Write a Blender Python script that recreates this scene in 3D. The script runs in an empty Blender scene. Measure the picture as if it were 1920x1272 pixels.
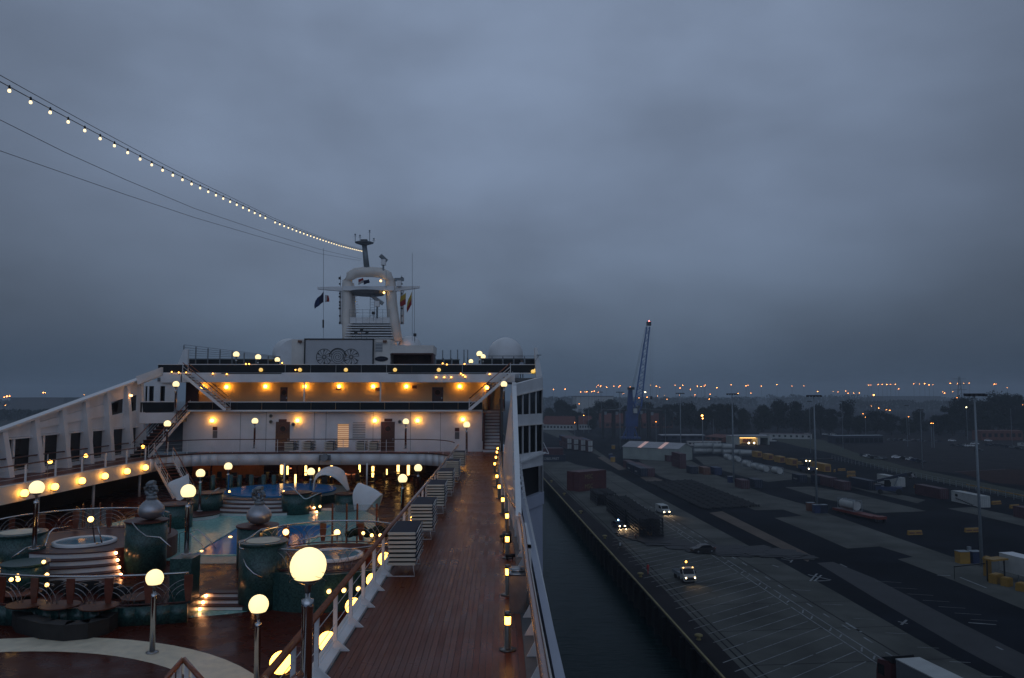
import bpy, math, random
from mathutils import Vector, Matrix
R = math.radians
sc = bpy.context.scene
C = sc.collection
random.seed(7)
sin, cos, pi = math.sin, math.cos, math.pi

# ------------------------------------------------------------------ camera
F = 1450.0
CZ = 4.8
YAW = math.atan(23 / F)
PIT = math.atan(106 / F)
FW = Vector((sin(YAW) * cos(PIT), cos(YAW) * cos(PIT), sin(PIT)))
RT = Vector((cos(YAW), -sin(YAW), 0))
UP = RT.cross(FW)
cd = bpy.data.cameras.new('camera'); cam = bpy.data.objects.new('camera', cd); C.objects.link(cam)
cam.location = (0, 0, CZ)
cam.rotation_euler = (pi / 2 + PIT, 0, -YAW)
cd.sensor_width = 36; cd.lens = 36 * F / 1920
cd.clip_start = 0.1; cd.clip_end = 9000
sc.camera = cam

# ------------------------------------------------------------------ world, sun, exposure
w = bpy.data.worlds.new("World"); sc.world = w; w.use_nodes = True
nt = w.node_tree; N = nt.nodes; L = nt.links; N.clear()
def nn(t, **k):
    n = N.new(t)
    for a, b in k.items(): setattr(n, a, b)
    return n
out = nn('ShaderNodeOutputWorld'); bg = nn('ShaderNodeBackground'); bg.inputs[1].default_value = 1.0
tc = nn('ShaderNodeTexCoord'); sep = nn('ShaderNodeSeparateXYZ'); L.new(tc.outputs['Generated'], sep.inputs[0])
ramp = nn('ShaderNodeValToRGB'); cr = ramp.color_ramp
cr.elements[0].position = 0.0; cr.elements[0].color = (.054, .086, .136, 1)
cr.elements[1].position = 1.0; cr.elements[1].color = (.19, .255, .355, 1)
for p, c in ((.09, (.100, .142, .208, 1)), (.23, (.155, .205, .300, 1)), (.45, (.208, .268, .385, 1))):
    e = cr.elements.new(p); e.color = c
L.new(sep.outputs[2], ramp.inputs[0])
mp = nn('ShaderNodeMapping'); mp.inputs['Scale'].default_value = (1.0, 1.0, 2.1); mp.inputs['Location'].default_value = (.75, .35, .15)
L.new(tc.outputs['Generated'], mp.inputs[0])
n1 = nn('ShaderNodeTexNoise'); n1.inputs['Scale'].default_value = 3.0; n1.inputs['Detail'].default_value = 4; n1.inputs['Roughness'].default_value = .46; n1.inputs['Distortion'].default_value = .1
L.new(mp.outputs[0], n1.inputs[0])
mr = nn('ShaderNodeMapRange'); mr.inputs[1].default_value = .32; mr.inputs[2].default_value = .7; mr.inputs[3].default_value = .80; mr.inputs[4].default_value = 1.2
L.new(n1.outputs[0], mr.inputs[0])
dt = nn('ShaderNodeVectorMath', operation='DOT_PRODUCT'); L.new(tc.outputs['Generated'], dt.inputs[0]); dt.inputs[1].default_value = Vector((-.03, 1, .42)).normalized()
mg = nn('ShaderNodeMapRange', interpolation_type='SMOOTHSTEP'); mg.inputs[1].default_value = .73; mg.inputs[2].default_value = .99; mg.inputs[3].default_value = .50; mg.inputs[4].default_value = 1.04; L.new(dt.outputs['Value'], mg.inputs[0])
md_ = nn('ShaderNodeMapRange', interpolation_type='SMOOTHSTEP'); md_.inputs[1].default_value = -.25; md_.inputs[2].default_value = -1.0; md_.inputs[3].default_value = 0.0; md_.inputs[4].default_value = 1.15; L.new(sep.outputs[1], md_.inputs[0])
ma_ = nn('ShaderNodeMath', operation='ADD'); L.new(mg.outputs[0], ma_.inputs[0]); L.new(md_.outputs[0], ma_.inputs[1])
mm_ = nn('ShaderNodeMath', operation='MULTIPLY'); L.new(mr.outputs[0], mm_.inputs[0]); L.new(ma_.outputs[0], mm_.inputs[1])
mul = nn('ShaderNodeVectorMath', operation='SCALE'); L.new(ramp.outputs[0], mul.inputs[0]); L.new(mm_.outputs[0], mul.inputs['Scale'])
sky = nn('ShaderNodeTexSky', sky_type='NISHITA', sun_disc=False, sun_elevation=R(1.0), sun_rotation=R(150), air_density=1.5, dust_density=4)
sm = nn('ShaderNodeVectorMath', operation='SCALE'); L.new(sky.outputs[0], sm.inputs[0]); sm.inputs['Scale'].default_value = .012
add = nn('ShaderNodeVectorMath', operation='ADD'); L.new(mul.outputs[0], add.inputs[0]); L.new(sm.outputs[0], add.inputs[1])
L.new(add.outputs[0], bg.inputs[0]); L.new(bg.outputs[0], out.inputs[0])

sl = bpy.data.lights.new('sun', 'SUN'); so = bpy.data.objects.new('sun', sl); C.objects.link(so)
sl.energy = .05; sl.angle = R(40); sl.color = (.85, .9, 1); so.rotation_euler = (R(50), 0, R(-150))

sc.view_settings.view_transform = 'Standard'; sc.view_settings.look = 'None'
sc.view_settings.exposure = 0; sc.view_settings.gamma = 1; sc.view_settings.use_curve_mapping = False
sc.render.engine = 'CYCLES'
cy = sc.cycles
cy.use_denoising = True; cy.max_bounces = 6; cy.diffuse_bounces = 3; cy.glossy_bounces = 3; cy.transmission_bounces = 4
cy.volume_bounces = 1; cy.transparent_max_bounces = 12; cy.sample_clamp_indirect = 3.0; cy.use_light_tree = True
cy.caustics_reflective = False; cy.caustics_refractive = False

# ------------------------------------------------------------------ pixel helpers: photograph pixel -> point in the place
def ray(px, py): return FW * F + RT * (px - 960) + UP * (636 - py)
def atz(px, py, z):
    d = ray(px, py); t = (z - CZ) / d.z; return Vector((d.x * t, d.y * t, z))
def aty(px, py, Y):
    d = ray(px, py); t = Y / d.y; return Vector((d.x * t, Y, CZ + d.z * t))
def atx(px, py, X):
    d = ray(px, py); t = X / d.x; return Vector((X, d.y * t, CZ + d.z * t))
def X_(px, Y): return aty(px, 742, Y).x
def Z_(py, Y, px=900): return aty(px, py, Y).z
ZQ = -24.2           # top of the quay
ZW = -28.0           # water
AZ = YAW + math.atan((880 - 960) / F)
U = Vector((sin(AZ), cos(AZ), 0)); V = Vector((cos(AZ), -sin(AZ), 0))
QA = -AZ             # rotation about z of the quay frame (local y = along the quay)
def G(px, py, h=0.0): return atz(px, py, ZQ + h)

# ------------------------------------------------------------------ mesh builder
class MB:
    def __init__(s): s.v = []; s.f = []
    def hexa(s, b, t):
        k = len(s.v); s.v += [tuple(p) for p in b] + [tuple(p) for p in t]
        s.f += [(k+3, k+2, k+1, k), (k+4, k+5, k+6, k+7), (k, k+1, k+5, k+4), (k+1, k+2, k+6, k+5), (k+2, k+3, k+7, k+6), (k+3, k, k+4, k+7)]
        return s
    def box(s, x0, x1, y0, y1, z0, z1):
        return s.hexa([(x0, y0, z0), (x1, y0, z0), (x1, y1, z0), (x0, y1, z0)], [(x0, y0, z1), (x1, y0, z1), (x1, y1, z1), (x0, y1, z1)])
    def obox(s, c, sz, rz=0.0):
        a, b, h = sz[0] / 2, sz[1] / 2, sz[2]; q = []
        for x, y in ((-a, -b), (a, -b), (a, b), (-a, b)):
            q.append((c[0] + x * cos(rz) - y * sin(rz), c[1] + x * sin(rz) + y * cos(rz)))
        return s.hexa([(x, y, c[2]) for x, y in q], [(x, y, c[2] + h) for x, y in q])
    def bar(s, p, q, wd, ht):
        p = Vector(p); q = Vector(q); d = (q - p).normalized()
        up = Vector((0, 0, 1)) if abs(d.z) < .95 else Vector((0, 1, 0))
        r = d.cross(up).normalized() * wd / 2; u = r.normalized().cross(d) * ht / 2
        return s.hexa([p - r - u, p + r - u, q + r - u, q - r - u], [p - r + u, p + r + u, q + r + u, q - r + u])
    def face(s, pts):
        k = len(s.v); s.v += [tuple(p) for p in pts]; s.f.append(tuple(range(k, k + len(pts)))); return s
    def prism(s, poly, z0, z1):
        n = len(poly); k = len(s.v)
        s.v += [(p[0], p[1], z0) for p in poly] + [(p[0], p[1], z1) for p in poly]
        s.f.append(tuple(k + n + i for i in range(n))); s.f.append(tuple(k + n - 1 - i for i in range(n)))
        for i in range(n):
            j = (i + 1) % n; s.f.append((k + i, k + j, k + n + j, k + n + i))
        return s
    def xprism(s, prof, x0, x1):      # profile of (y, z)
        n = len(prof); k = len(s.v)
        s.v += [(x0, p[0], p[1]) for p in prof] + [(x1, p[0], p[1]) for p in prof]
        s.f.append(tuple(k + i for i in range(n - 1, -1, -1))); s.f.append(tuple(k + n + i for i in range(n)))
        for i in range(n):
            j = (i + 1) % n; s.f.append((k + i, k + j, k + n + j, k + n + i))
        return s
    def tube(s, pts, r, n=6, r1=None, closed=False):
        pts = [Vector(p) for p in pts]; m = len(pts); k = len(s.v); r1 = r if r1 is None else r1
        for i, p in enumerate(pts):
            if closed: d = pts[(i + 1) % m] - pts[i - 1]
            else: d = pts[min(i + 1, m - 1)] - pts[max(i - 1, 0)]
            d.normalize(); up = Vector((0, 0, 1)) if abs(d.z) < .9 else Vector((0, 1, 0))
            a = d.cross(up).normalized(); b = a.cross(d); rr = r + (r1 - r) * (i / max(1, m - 1))
            for j in range(n):
                t = 2 * pi * (j + .5) / n; s.v.append(tuple(p + a * cos(t) * rr + b * sin(t) * rr))
        for i in range(m if closed else m - 1):
            for j in range(n):
                i2 = (i + 1) % m
                s.f.append((k + i * n + j, k + i * n + (j + 1) % n, k + i2 * n + (j + 1) % n, k + i2 * n + j))
        if not closed:
            s.f.append(tuple(k + j for j in range(n - 1, -1, -1))); s.f.append(tuple(k + (m - 1) * n + j for j in range(n)))
        return s
    def lathe(s, prof, c=(0, 0), n=16, cap=True):  # prof of (r, z), bottom to top
        k = len(s.v); m = len(prof)
        for r, z in prof:
            for j in range(n): s.v.append((c[0] + r * cos(2 * pi * j / n), c[1] + r * sin(2 * pi * j / n), z))
        for i in range(m - 1):
            for j in range(n):
                s.f.append((k + i * n + j, k + i * n + (j + 1) % n, k + (i + 1) * n + (j + 1) % n, k + (i + 1) * n + j))
        if cap: s.f.append(tuple(k + j for j in range(n - 1, -1, -1))); s.f.append(tuple(k + (m - 1) * n + j for j in range(n)))
        return s
    def ball(s, c, r, n=12, m=8, sz=1.0):
        return s.lathe([(max(r * sin(pi * i / m), r * .02), c[2] - r * sz * cos(pi * i / m)) for i in range(m + 1)], (c[0], c[1]), n)
    def build(s, name, m=None, parent=None, smooth=False, label=None, kind=None):
        me = bpy.data.meshes.new(name); off = Vector((0, 0, 0)); q = parent
        while q is not None: off += q.location; q = q.parent
        if off.length > 0: me.from_pydata([(a - off.x, b - off.y, c - off.z) for a, b, c in s.v], [], s.f)
        else: me.from_pydata(s.v, [], s.f)
        if smooth: me.polygons.foreach_set('use_smooth', [len(p.vertices) <= 4 for p in me.polygons])
        if m is not None: me.materials.append(m)
        me.update()
        o = bpy.data.objects.new(name, me); C.objects.link(o); o.parent = parent
        if label: o['label'] = label
        if kind: o['kind'] = kind
        return o

def thing(name, label, cat, loc=(0, 0, 0), group=None):
    o = bpy.data.objects.new(name, None); C.objects.link(o); o.location = loc; o.empty_display_size = .3
    o['label'] = label; o['category'] = cat
    if group: o['group'] = group
    return o
def tag(o, label, cat, group=None):
    o['label'] = label; o['category'] = cat
    if group: o['group'] = group
    return o
def struct(mb, name, m, smooth=False): return mb.build(name, m, None, smooth, kind='structure')
kids = {}
def index_kids(root):
    kids[root] = [c for c in C.objects if c.parent == root]
    for c in kids[root]: kids[c] = [d for d in C.objects if d.parent == c]
def copy_tree(root, loc, rz=0.0, label=None, mats=None, scale=None, group=None):
    if root not in kids: index_kids(root)
    r = root.copy(); C.objects.link(r); r.location = loc; r.rotation_euler = (0, 0, rz)
    if scale: r.scale = scale
    if label: r['label'] = label
    if group: r['group'] = group
    for ch in kids[root]:
        c = ch.copy(); C.objects.link(c); c.parent = r; recol(c, ch, mats)
        for g in kids[ch]:
            d = g.copy(); C.objects.link(d); d.parent = c; recol(d, g, mats)
    return r
def recol(o, src, mats):
    if not mats: return
    b = src.name.split('.')[0]
    if b in mats and o.material_slots:
        o.material_slots[0].link = 'OBJECT'; o.material_slots[0].material = mats[b]
def place(root, loc, rz=0.0, label=None, mats=None, group=None):
    if root not in kids: index_kids(root)
    root.location = loc; root.rotation_euler = (0, 0, rz)
    if label: root['label'] = label
    if group: root['group'] = group
    for ch in kids[root]:
        recol(ch, ch, mats)
        for g in kids[ch]: recol(g, g, mats)
    return root
used = set()
def spawn(tpl, loc, rz=0.0, label=None, mats=None, group=None):
    if tpl in used: return copy_tree(tpl, loc, rz, label, mats, None, group)
    if tpl not in kids: index_kids(tpl)
    for ch in kids[tpl]: pass
    used.add(tpl)
    # the first one is a copy too when it is recoloured later by others; keep the template's own mesh materials
    return place(tpl, loc, rz, label, mats, group)

# ------------------------------------------------------------------ materials
def mat(name, col, rough=.6, metal=0.0, var=.15, scale=3.0, bump=0.0, bscale=20.0, stretch=None, rvar=0.0, spec=.5, coat=0.0, alpha=None, trans=0.0, dirt=None, detail=5):
    m = bpy.data.materials.new(name); m.use_nodes = True; t = m.node_tree; n = t.nodes; l = t.links
    b = n['Principled BSDF']; b.inputs['Roughness'].default_value = rough; b.inputs['Metallic'].default_value = metal
    b.inputs['Specular IOR Level'].default_value = spec; b.inputs['Coat Weight'].default_value = coat; b.inputs['Coat Roughness'].default_value = .12
    b.inputs['Transmission Weight'].default_value = trans
    if alpha is not None: b.inputs['Alpha'].default_value = alpha
    tc = n.new('ShaderNodeTexCoord'); mp = n.new('ShaderNodeMapping'); l.new(tc.outputs['Object'], mp.inputs[0])
    if stretch: mp.inputs['Scale'].default_value = stretch
    no = n.new('ShaderNodeTexNoise'); no.inputs['Scale'].default_value = scale; no.inputs['Detail'].default_value = detail; l.new(mp.outputs[0], no.inputs[0])
    r = n.new('ShaderNodeValToRGB'); l.new(no.outputs[0], r.inputs[0])
    r.color_ramp.elements[0].position = .3; r.color_ramp.elements[1].position = .7
    lo = [c * (1 - var) for c in col]; hi = [min(1, c * (1 + var)) for c in col]
    r.color_ramp.elements[0].color = (*(dirt or lo), 1); r.color_ramp.elements[1].color = (*hi, 1)
    l.new(r.outputs[0], b.inputs['Base Color'])
    if rvar:
        q = n.new('ShaderNodeMapRange'); q.inputs[1].default_value = .35; q.inputs[2].default_value = .65
        q.inputs[3].default_value = max(.02, rough - rvar); q.inputs[4].default_value = min(1, rough + rvar)
        n2 = n.new('ShaderNodeTexNoise'); n2.inputs['Scale'].default_value = scale * .5; n2.inputs['Detail'].default_value = 4; l.new(tc.outputs['Object'], n2.inputs[0])
        l.new(n2.outputs[0], q.inputs[0]); l.new(q.outputs[0], b.inputs['Roughness'])
    if bump:
        bn = n.new('ShaderNodeBump'); bn.inputs['Strength'].default_value = bump; bn.inputs['Distance'].default_value = .02
        n3 = n.new('ShaderNodeTexNoise'); n3.inputs['Scale'].default_value = bscale; n3.inputs['Detail'].default_value = 4; l.new(mp.outputs[0], n3.inputs[0])
        l.new(n3.outputs[0], bn.inputs['Height']); l.new(bn.outputs[0], b.inputs['Normal'])
    return m
def emit(name, col, s):
    m = bpy.data.materials.new(name); m.use_nodes = True; b = m.node_tree.nodes['Principled BSDF']
    b.inputs['Base Color'].default_value = (.8, .8, .75, 1); b.inputs['Emission Color'].default_value = (*col, 1); b.inputs['Emission Strength'].default_value = s
    return m
M = {}
M['white'] = mat('white_paint', (.76, .765, .775), .45, var=.05, scale=.8, dirt=(.66, .655, .65))
M['cream'] = mat('cream_paint', (.74, .69, .63), .5, var=.06, scale=.7, dirt=(.64, .59, .54))
M['whitemetal'] = mat('white_enamel', (.72, .72, .72), .35, var=.04)
M['teak'] = mat('wet_teak', (.155, .041, .020), .34, var=.16, scale=1.2, stretch=(4, .5, 1), rvar=.09, bump=.12, bscale=14, spec=.12)
M['teakdk'] = mat('wet_teak_dark', (.148, .039, .020), .35, var=.18, scale=1.4, stretch=(4, .6, 1), rvar=.09, bump=.12, bscale=12, spec=.12)
M['caulk'] = mat('deck_caulking', (.012, .011, .011), .4, var=.2, rvar=.2)
M['varnish'] = mat('varnished_wood', (.25, .075, .03), .25, var=.3, scale=6, stretch=(1, 1, 8), coat=.6)
M['orangewood'] = mat('orange_wood', (.13, .030, .014), .3, var=.25, scale=6, coat=.4)
M['chrome'] = mat('chrome', (.55, .55, .56), .13, 1.0, var=.08)
M['dksteel'] = mat('dark_steel', (.16, .15, .14), .3, 1.0, var=.12, scale=8)
M['amberwood'] = mat('amber_wood', (.30, .13, .04), .45, var=.25, scale=2, stretch=(5, 1, 1), coat=.2)
M['steel'] = mat('brushed_steel', (.38, .38, .39), .28, 1.0, var=.12, scale=8)
M['pewter'] = mat('pewter', (.42, .43, .46), .38, .75, var=.12, scale=5)
M['dkglass'] = mat('tinted_glass', (.012, .012, .013), .08, var=.1, spec=.28)
M['glass'] = mat('clear_glass', (.35, .42, .42), .03, var=.02, alpha=.22)
M['navy'] = mat('navy_fabric', (.010, .012, .028), .8, var=.2)
M['cushion'] = mat('ivory_webbing', (.62, .55, .44), .7, var=.08)
M['black'] = mat('black_paint', (.012, .012, .013), .4, var=.2)
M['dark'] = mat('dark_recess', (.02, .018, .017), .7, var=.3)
M['greywall'] = mat('grey_wall', (.12, .13, .14), .6, var=.1)
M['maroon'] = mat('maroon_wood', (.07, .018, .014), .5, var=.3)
M['door'] = mat('brown_door', (.085, .032, .018), .35, var=.3, scale=5, stretch=(6, 1, 1), coat=.3)
M['creamstone'] = mat('cream_stone', (.74, .66, .50), .45, spec=.2, var=.12, scale=3, rvar=.15)
M['redwood'] = mat('lower_wood', (.070, .016, .010), .28, var=.25, scale=2, stretch=(1, 9, 1), rvar=.13, spec=.05)
M['hull'] = mat('hull_paint', (.40, .43, .52), .4, var=.07, scale=.35)
M['concrete'] = mat('quay_concrete', (.100, .102, .093), .9, spec=.05, var=.34, scale=.13, rvar=.1, bump=.3, bscale=.8, detail=10)
M['asphalt'] = mat('asphalt', (.011, .013, .018), .9, spec=.04, var=.45, scale=.1, rvar=.1, bump=.2, bscale=3, detail=10)
M['apron'] = mat('quay_apron', (.028, .026, .028), .9, spec=.05, var=.3, scale=.12)
M['tan'] = mat('tan_paving', (.085, .058, .038), .8, var=.3, scale=.2)
M['rubber'] = mat('black_matting', (.012, .012, .014), .7, var=.5, scale=.35)
M['paint'] = mat('road_paint', (.20, .215, .22), .7, var=.4, scale=.8)
M['yelpaint'] = mat('yellow_edge_paint', (.22, .18, .07), .7, var=.3, scale=.5)
M['qwall'] = mat('quay_wall', (.013, .014, .013), .9, var=.4, scale=.4, spec=.1)
M['grass'] = mat('rough_grass', (.02, .026, .010), .9, var=.4, scale=.2)
M['land'] = mat('far_land', (.02, .024, .022), .9, var=.4, scale=.01)
M['red'] = mat('container_red', (.085, .017, .018), .55, var=.25, scale=.6)
M['maroonc'] = mat('container_maroon', (.065, .02, .026), .55, var=.25, scale=.6)
M['blue'] = mat('container_blue', (.016, .03, .085), .55, var=.25, scale=.6)
M['navyc'] = mat('container_navy', (.010, .016, .035), .55, var=.25, scale=.6)
M['whitec'] = mat('container_white', (.42, .43, .41), .5, var=.12, scale=.5)
M['yellowc'] = mat('container_yellow', (.36, .20, .03), .5, var=.2, scale=.6)
M['brownc'] = mat('container_brown', (.14, .055, .03), .55, var=.25, scale=.6)
M['orange'] = mat('orange_steel', (.15, .022, .012), .55, var=.25, scale=1)
M['yellow'] = mat('yellow_plastic', (.30, .165, .025), .5, var=.15)
M['jibblue'] = mat('jib_blue', (.07, .15, .36), .5, var=.15, scale=.5)
M['craneblue'] = mat('crane_blue', (.02, .055, .17), .45, var=.2, scale=.5)
M['galv'] = mat('galvanised', (.22, .25, .27), .5, .3, var=.12)
M['tyre'] = mat('tyre', (.012, .012, .012), .8, var=.2)
M['amberwash'] = mat('cream_amber_wash', (.80, .60, .33), .5, var=.06, scale=.7)  # cream paint with the amber wash of the sconces mixed into its colour
M['tablewood'] = mat('table_wood', (.11, .036, .018), .5, var=.3, scale=3, spec=.2)
M['brickpave'] = mat('brick_paving', (.04, .019, .016), .9, var=.25, scale=.3, spec=.05)
M['brick'] = mat('red_brick', (.13, .045, .03), .8, var=.25, scale=1)
M['rooftile'] = mat('red_roof', (.14, .04, .028), .8, var=.25, scale=1)
M['shed'] = mat('shed_sheet', (.30, .33, .30), .6, var=.12, scale=.3)
M['shedroof'] = mat('shed_roof', (.36, .35, .36), .6, var=.12, scale=.3)
M['leaf'] = mat('foliage', (.026, .036, .020), .95, spec=.05, var=.45, scale=.35)
M['leaf2'] = mat('foliage_dark', (.020, .029, .020), .95, spec=.05, var=.45, scale=.3)
M['bark'] = mat('bark', (.05, .04, .03), .9, var=.3)
M['skin'] = mat('skin', (.42, .26, .19), .6, var=.05)
M['poolblue'] = mat('pool_water', (.015, .17, .42), .10, var=.2, scale=.8, bump=.3, bscale=5, spec=.03)
M['tubwater'] = mat('tub_water', (.07, .22, .30), .08, var=.2, scale=1, bump=.3, bscale=8, spec=.08)
M['globe'] = emit('globe_light', (1.0, .75, .33), 1.5)
M['sconce'] = emit('sconce_light', (1.0, .42, .055), 8.0)
M['wallsconce'] = emit('wall_sconce_light', (1.0, .40, .042), 23)
M['topglobe'] = emit('amber_globe', (1.0, .60, .07), .85)
M['bollardlight'] = emit('bollard_light', (1.0, .40, .05), 12.0)
M['bulb'] = emit('bulb_light', (1.0, .76, .40), 1.9)
M['steplight'] = emit('step_light', (1.0, .42, .15), 22.0)
M['warmstrip'] = emit('warm_strip', (1.0, .30, .12), 1.2)
M['added_downlight'] = emit('added_down_light', (1.0, .42, .10), 8.0)  # ceiling lamps added to light the amber wood of the bar
M['lantern'] = emit('lantern_light', (1.0, .55, .15), 5.0)
M['amberwall'] = emit('amber_panel', (1.0, .28, .04), .32)
M['sodium'] = emit('sodium_lamp', (1.0, .42, .12), 10.0)
M['farsodium'] = emit('far_sodium_lamp', (1.0, .30, .055), 26.0)
M['paleLamp'] = emit('pale_lamp', (1.0, .85, .45), 9.0)
M['headlight'] = emit('headlight', (1.0, .78, .42), 14.0)
M['redlight'] = emit('red_light', (1.0, .12, .10), 9.0)
M['tail'] = emit('tail_light', (1.0, .12, .03), 1.5)
M['bluelight'] = emit('blue_beacon', (.25, .55, 1.0), 14.0)
M['amberlight'] = emit('amber_beacon', (1.0, .42, .05), 9.0)
M['violet'] = emit('violet_light', (.13, .14, .9), .55)
M['winwarm'] = emit('warm_window', (1.0, .48, .14), .38)
M['gatelight'] = emit('gate_light', (1.0, .55, .16), 1.6)
M['sodiumglow'] = emit('painted_sodium_glow', (1.0, .35, .16), .22)  # glow painted in for sodium light falling on the shed roof

def mosaic(name, a, b, rough=.25, scale=22):
    m = mat(name, a, rough, var=.1); t = m.node_tree; n = t.nodes; l = t.links; bs = n['Principled BSDF']
    tc = n.new('ShaderNodeTexCoord'); v = n.new('ShaderNodeTexVoronoi'); v.distance = 'CHEBYCHEV'; v.inputs['Scale'].default_value = scale; v.inputs['Randomness'].default_value = .25
    l.new(tc.outputs['Object'], v.inputs[0])
    sp = n.new('ShaderNodeSeparateColor'); l.new(v.outputs['Color'], sp.inputs[0])
    mx = n.new('ShaderNodeMix'); mx.data_type = 'RGBA'; mx.inputs[6].default_value = (*a, 1); mx.inputs[7].default_value = (*b, 1)
    l.new(sp.outputs[0], mx.inputs[0]); l.new(mx.outputs[2], bs.inputs['Base Color'])
    return m
M['mosaic'] = mosaic('teal_mosaic', (.006, .034, .034), (.036, .100, .092), .3, 19)
M['aqua'] = mosaic('aqua_tiles', (.18, .44, .40), (.34, .68, .62), .25, 10)

def water_mat():
    m = mat('harbour_water', (.002, .016, .016), .08, var=.2, scale=.02, spec=.015); t = m.node_tree; n = t.nodes; l = t.links; b = n['Principled BSDF']
    tc = n.new('ShaderNodeTexCoord'); mp = n.new('ShaderNodeMapping'); mp.inputs['Scale'].default_value = (.35, 1.1, 1); mp.inputs['Rotation'].default_value = (0, 0, R(8)); l.new(tc.outputs['Object'], mp.inputs[0])
    a = n.new('ShaderNodeTexNoise'); a.inputs['Scale'].default_value = .8; a.inputs['Detail'].default_value = 5; a.inputs['Roughness'].default_value = .6; l.new(mp.outputs[0], a.inputs[0])
    bp = n.new('ShaderNodeBump'); bp.inputs['Strength'].default_value = .75; bp.inputs['Distance'].default_value = .22; l.new(a.outputs[0], bp.inputs['Height']); l.new(bp.outputs[0], b.inputs['Normal'])
    return m
M['water'] = water_mat()

ORD = ['first', 'second', 'third', 'fourth', 'fifth', 'sixth', 'seventh', 'eighth', 'ninth', 'tenth', 'eleventh', 'twelfth', 'thirteenth', 'fourteenth', 'fifteenth', 'sixteenth', 'seventeenth', 'eighteenth', 'nineteenth', 'twentieth']

# ================================================================== GROUND, WATER, HULL
def gpoly(pts, z): return [(*G(x, y).xy, z) for x, y in pts]
def q2(u, v, z=ZQ): p = U * u + V * v; return (p.x, p.y, z)
def uv(p): return (p.x * U.x + p.y * U.y, p.x * V.x + p.y * V.y)
VE = uv(G(1130, 1021))[1]      # quay edge, across
mb = MB(); mb.face([q2(-80, VE), q2(-80, 3500), q2(4200, 3500), q2(4200, VE)]); struct(mb, 'ground', M['asphalt'])
mb = MB(); mb.face([(-3500, -300, ZW), (3500, -300, ZW), (3500, 4500, ZW), (-3500, 4500, ZW)]); struct(mb, 'water', M['water'])
# far side of the dock, to the left and ahead of the ship
mb = MB(); mb.prism([(-2600, 620), (-60, 540), q2(760, VE - .5)[:2], q2(4000, VE - .5)[:2], (-2600, 4300)], ZW - 1, ZQ - .02); struct(mb, 'far_bank', M['land'])

quay = thing('quay_wall', 'dark sheet piled quay wall with a pale yellow painted edge along the water', 'quay wall', q2(0, VE, ZQ))
mb = MB(); a = q2(-80, VE + .02); b = q2(760, VE + .02)
mb.hexa([(a[0], a[1], ZW - 2), q2(-80, VE + 1.5, ZW - 2), q2(760, VE + 1.5, ZW - 2), (b[0], b[1], ZW - 2)], [q2(-80, VE + .02, ZQ - .05), q2(-80, VE + 1.5, ZQ - .05), q2(760, VE + 1.5, ZQ - .05), q2(760, VE + .02, ZQ - .05)])
mb.build('wall_face', M['qwall'], quay)
mb = MB(); mb.hexa([q2(-80, VE - .05, ZQ - .1), q2(-80, VE + .2, ZQ - .1), q2(760, VE + .2, ZQ - .1), q2(760, VE - .05, ZQ - .1)], [q2(-80, VE - .05, ZQ + .14), q2(-80, VE + .2, ZQ + .14), q2(760, VE + .2, ZQ + .14), q2(760, VE - .05, ZQ + .14)])
mb.build('edge_beam', M['yelpaint'], quay)
pl = MB(); pl.obox((0, 0, ZW - 1), (.55, .55, 3.75 + .9), 0); pil = None
for i in range(90):
    p = q2(20 + i * 4.4, VE - .28, 0)
    if pil is None: pil = pl.build('fender_pile', M['qwall']); o = pil
    else: o = pil.copy(); C.objects.link(o)
    o.parent = quay; o.location = Vector(p) - Vector((quay.location.x, quay.location.y, quay.location.z)); o.rotation_euler = (0, 0, QA)

def sheet(name, pts, m, lev): mb = MB(); mb.face(gpoly(pts, ZQ + .004 * lev)[::-1]); return struct(mb, name, m)
# dark apron beside the water, concrete lanes, tan strip, matting: outlines run along the quay
def lane(name, v0, v1, u0, u1, m, lev): mb = MB(); mb.face([q2(u0, v0, ZQ + .004 * lev), q2(u0, v1, ZQ + .004 * lev), q2(u1, v1, ZQ + .004 * lev), q2(u1, v0, ZQ + .004 * lev)]); return struct(mb, name, m)
vA = uv(G(1150, 1006.6))[1]; vB = uv(G(1410.6, 1027))[1]; uT = uv(G(1040, 865))[0]
sheet('apron', [(1016, 893), (1040, 921), (1130, 1021), (1352, 1275), (1520, 1420), (1640, 1420), (1410, 1275), (1218, 1077), (1150, 1006), (1075, 936), (1020, 883), (1000, 862)], M['apron'], 1)
sheet('concrete_lane', [(1000, 862), (1020, 883), (1075, 936), (1150, 1006), (1218, 1077), (1410, 1275), (1640, 1420), (2260, 1420), (1868, 1275), (1766, 1225), (1563, 1108), (1454, 1048), (1410, 1027), (1145, 884), (1082, 872), (1063, 865)], M['concrete'], 2)
sheet('concrete_lane', [(1196, 862), (1236, 893), (1416, 957), (1468, 955.8), (1504, 967.5), (1452, 971.4), (1520, 999), (1589, 1029), (1649, 1025), (1712, 1044.6), (1683, 1049), (1790, 1090), (1940, 1151), (1940, 1071), (1850, 1043), (1785, 1044.5), (1650, 997.5), (1560, 966), (1522, 950), (1440, 927.5), (1345, 892), (1292, 862)], M['concrete'], 3)
sheet('concrete_pad', [(1472, 914), (1522, 912.5), (1595, 924), (1737, 958.8), (1642, 962.5), (1583, 944), (1530, 932)], M['concrete'], 3)
sheet('concrete_pad', [(1777, 954), (1822, 951), (1940, 976), (1940, 992), (1837, 967)], M['concrete'], 3)
sheet('concrete_pad', [(1302, 857), (1345, 856), (1502, 893), (1497, 898), (1440, 904), (1398, 895), (1320, 872)], M['concrete'], 3)
sheet('concrete_pad', [(1400, 868), (1440, 872), (1500, 886), (1590, 905), (1735, 938), (1720, 944), (1640, 925), (1560, 905)], M['concrete'], 2)
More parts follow.
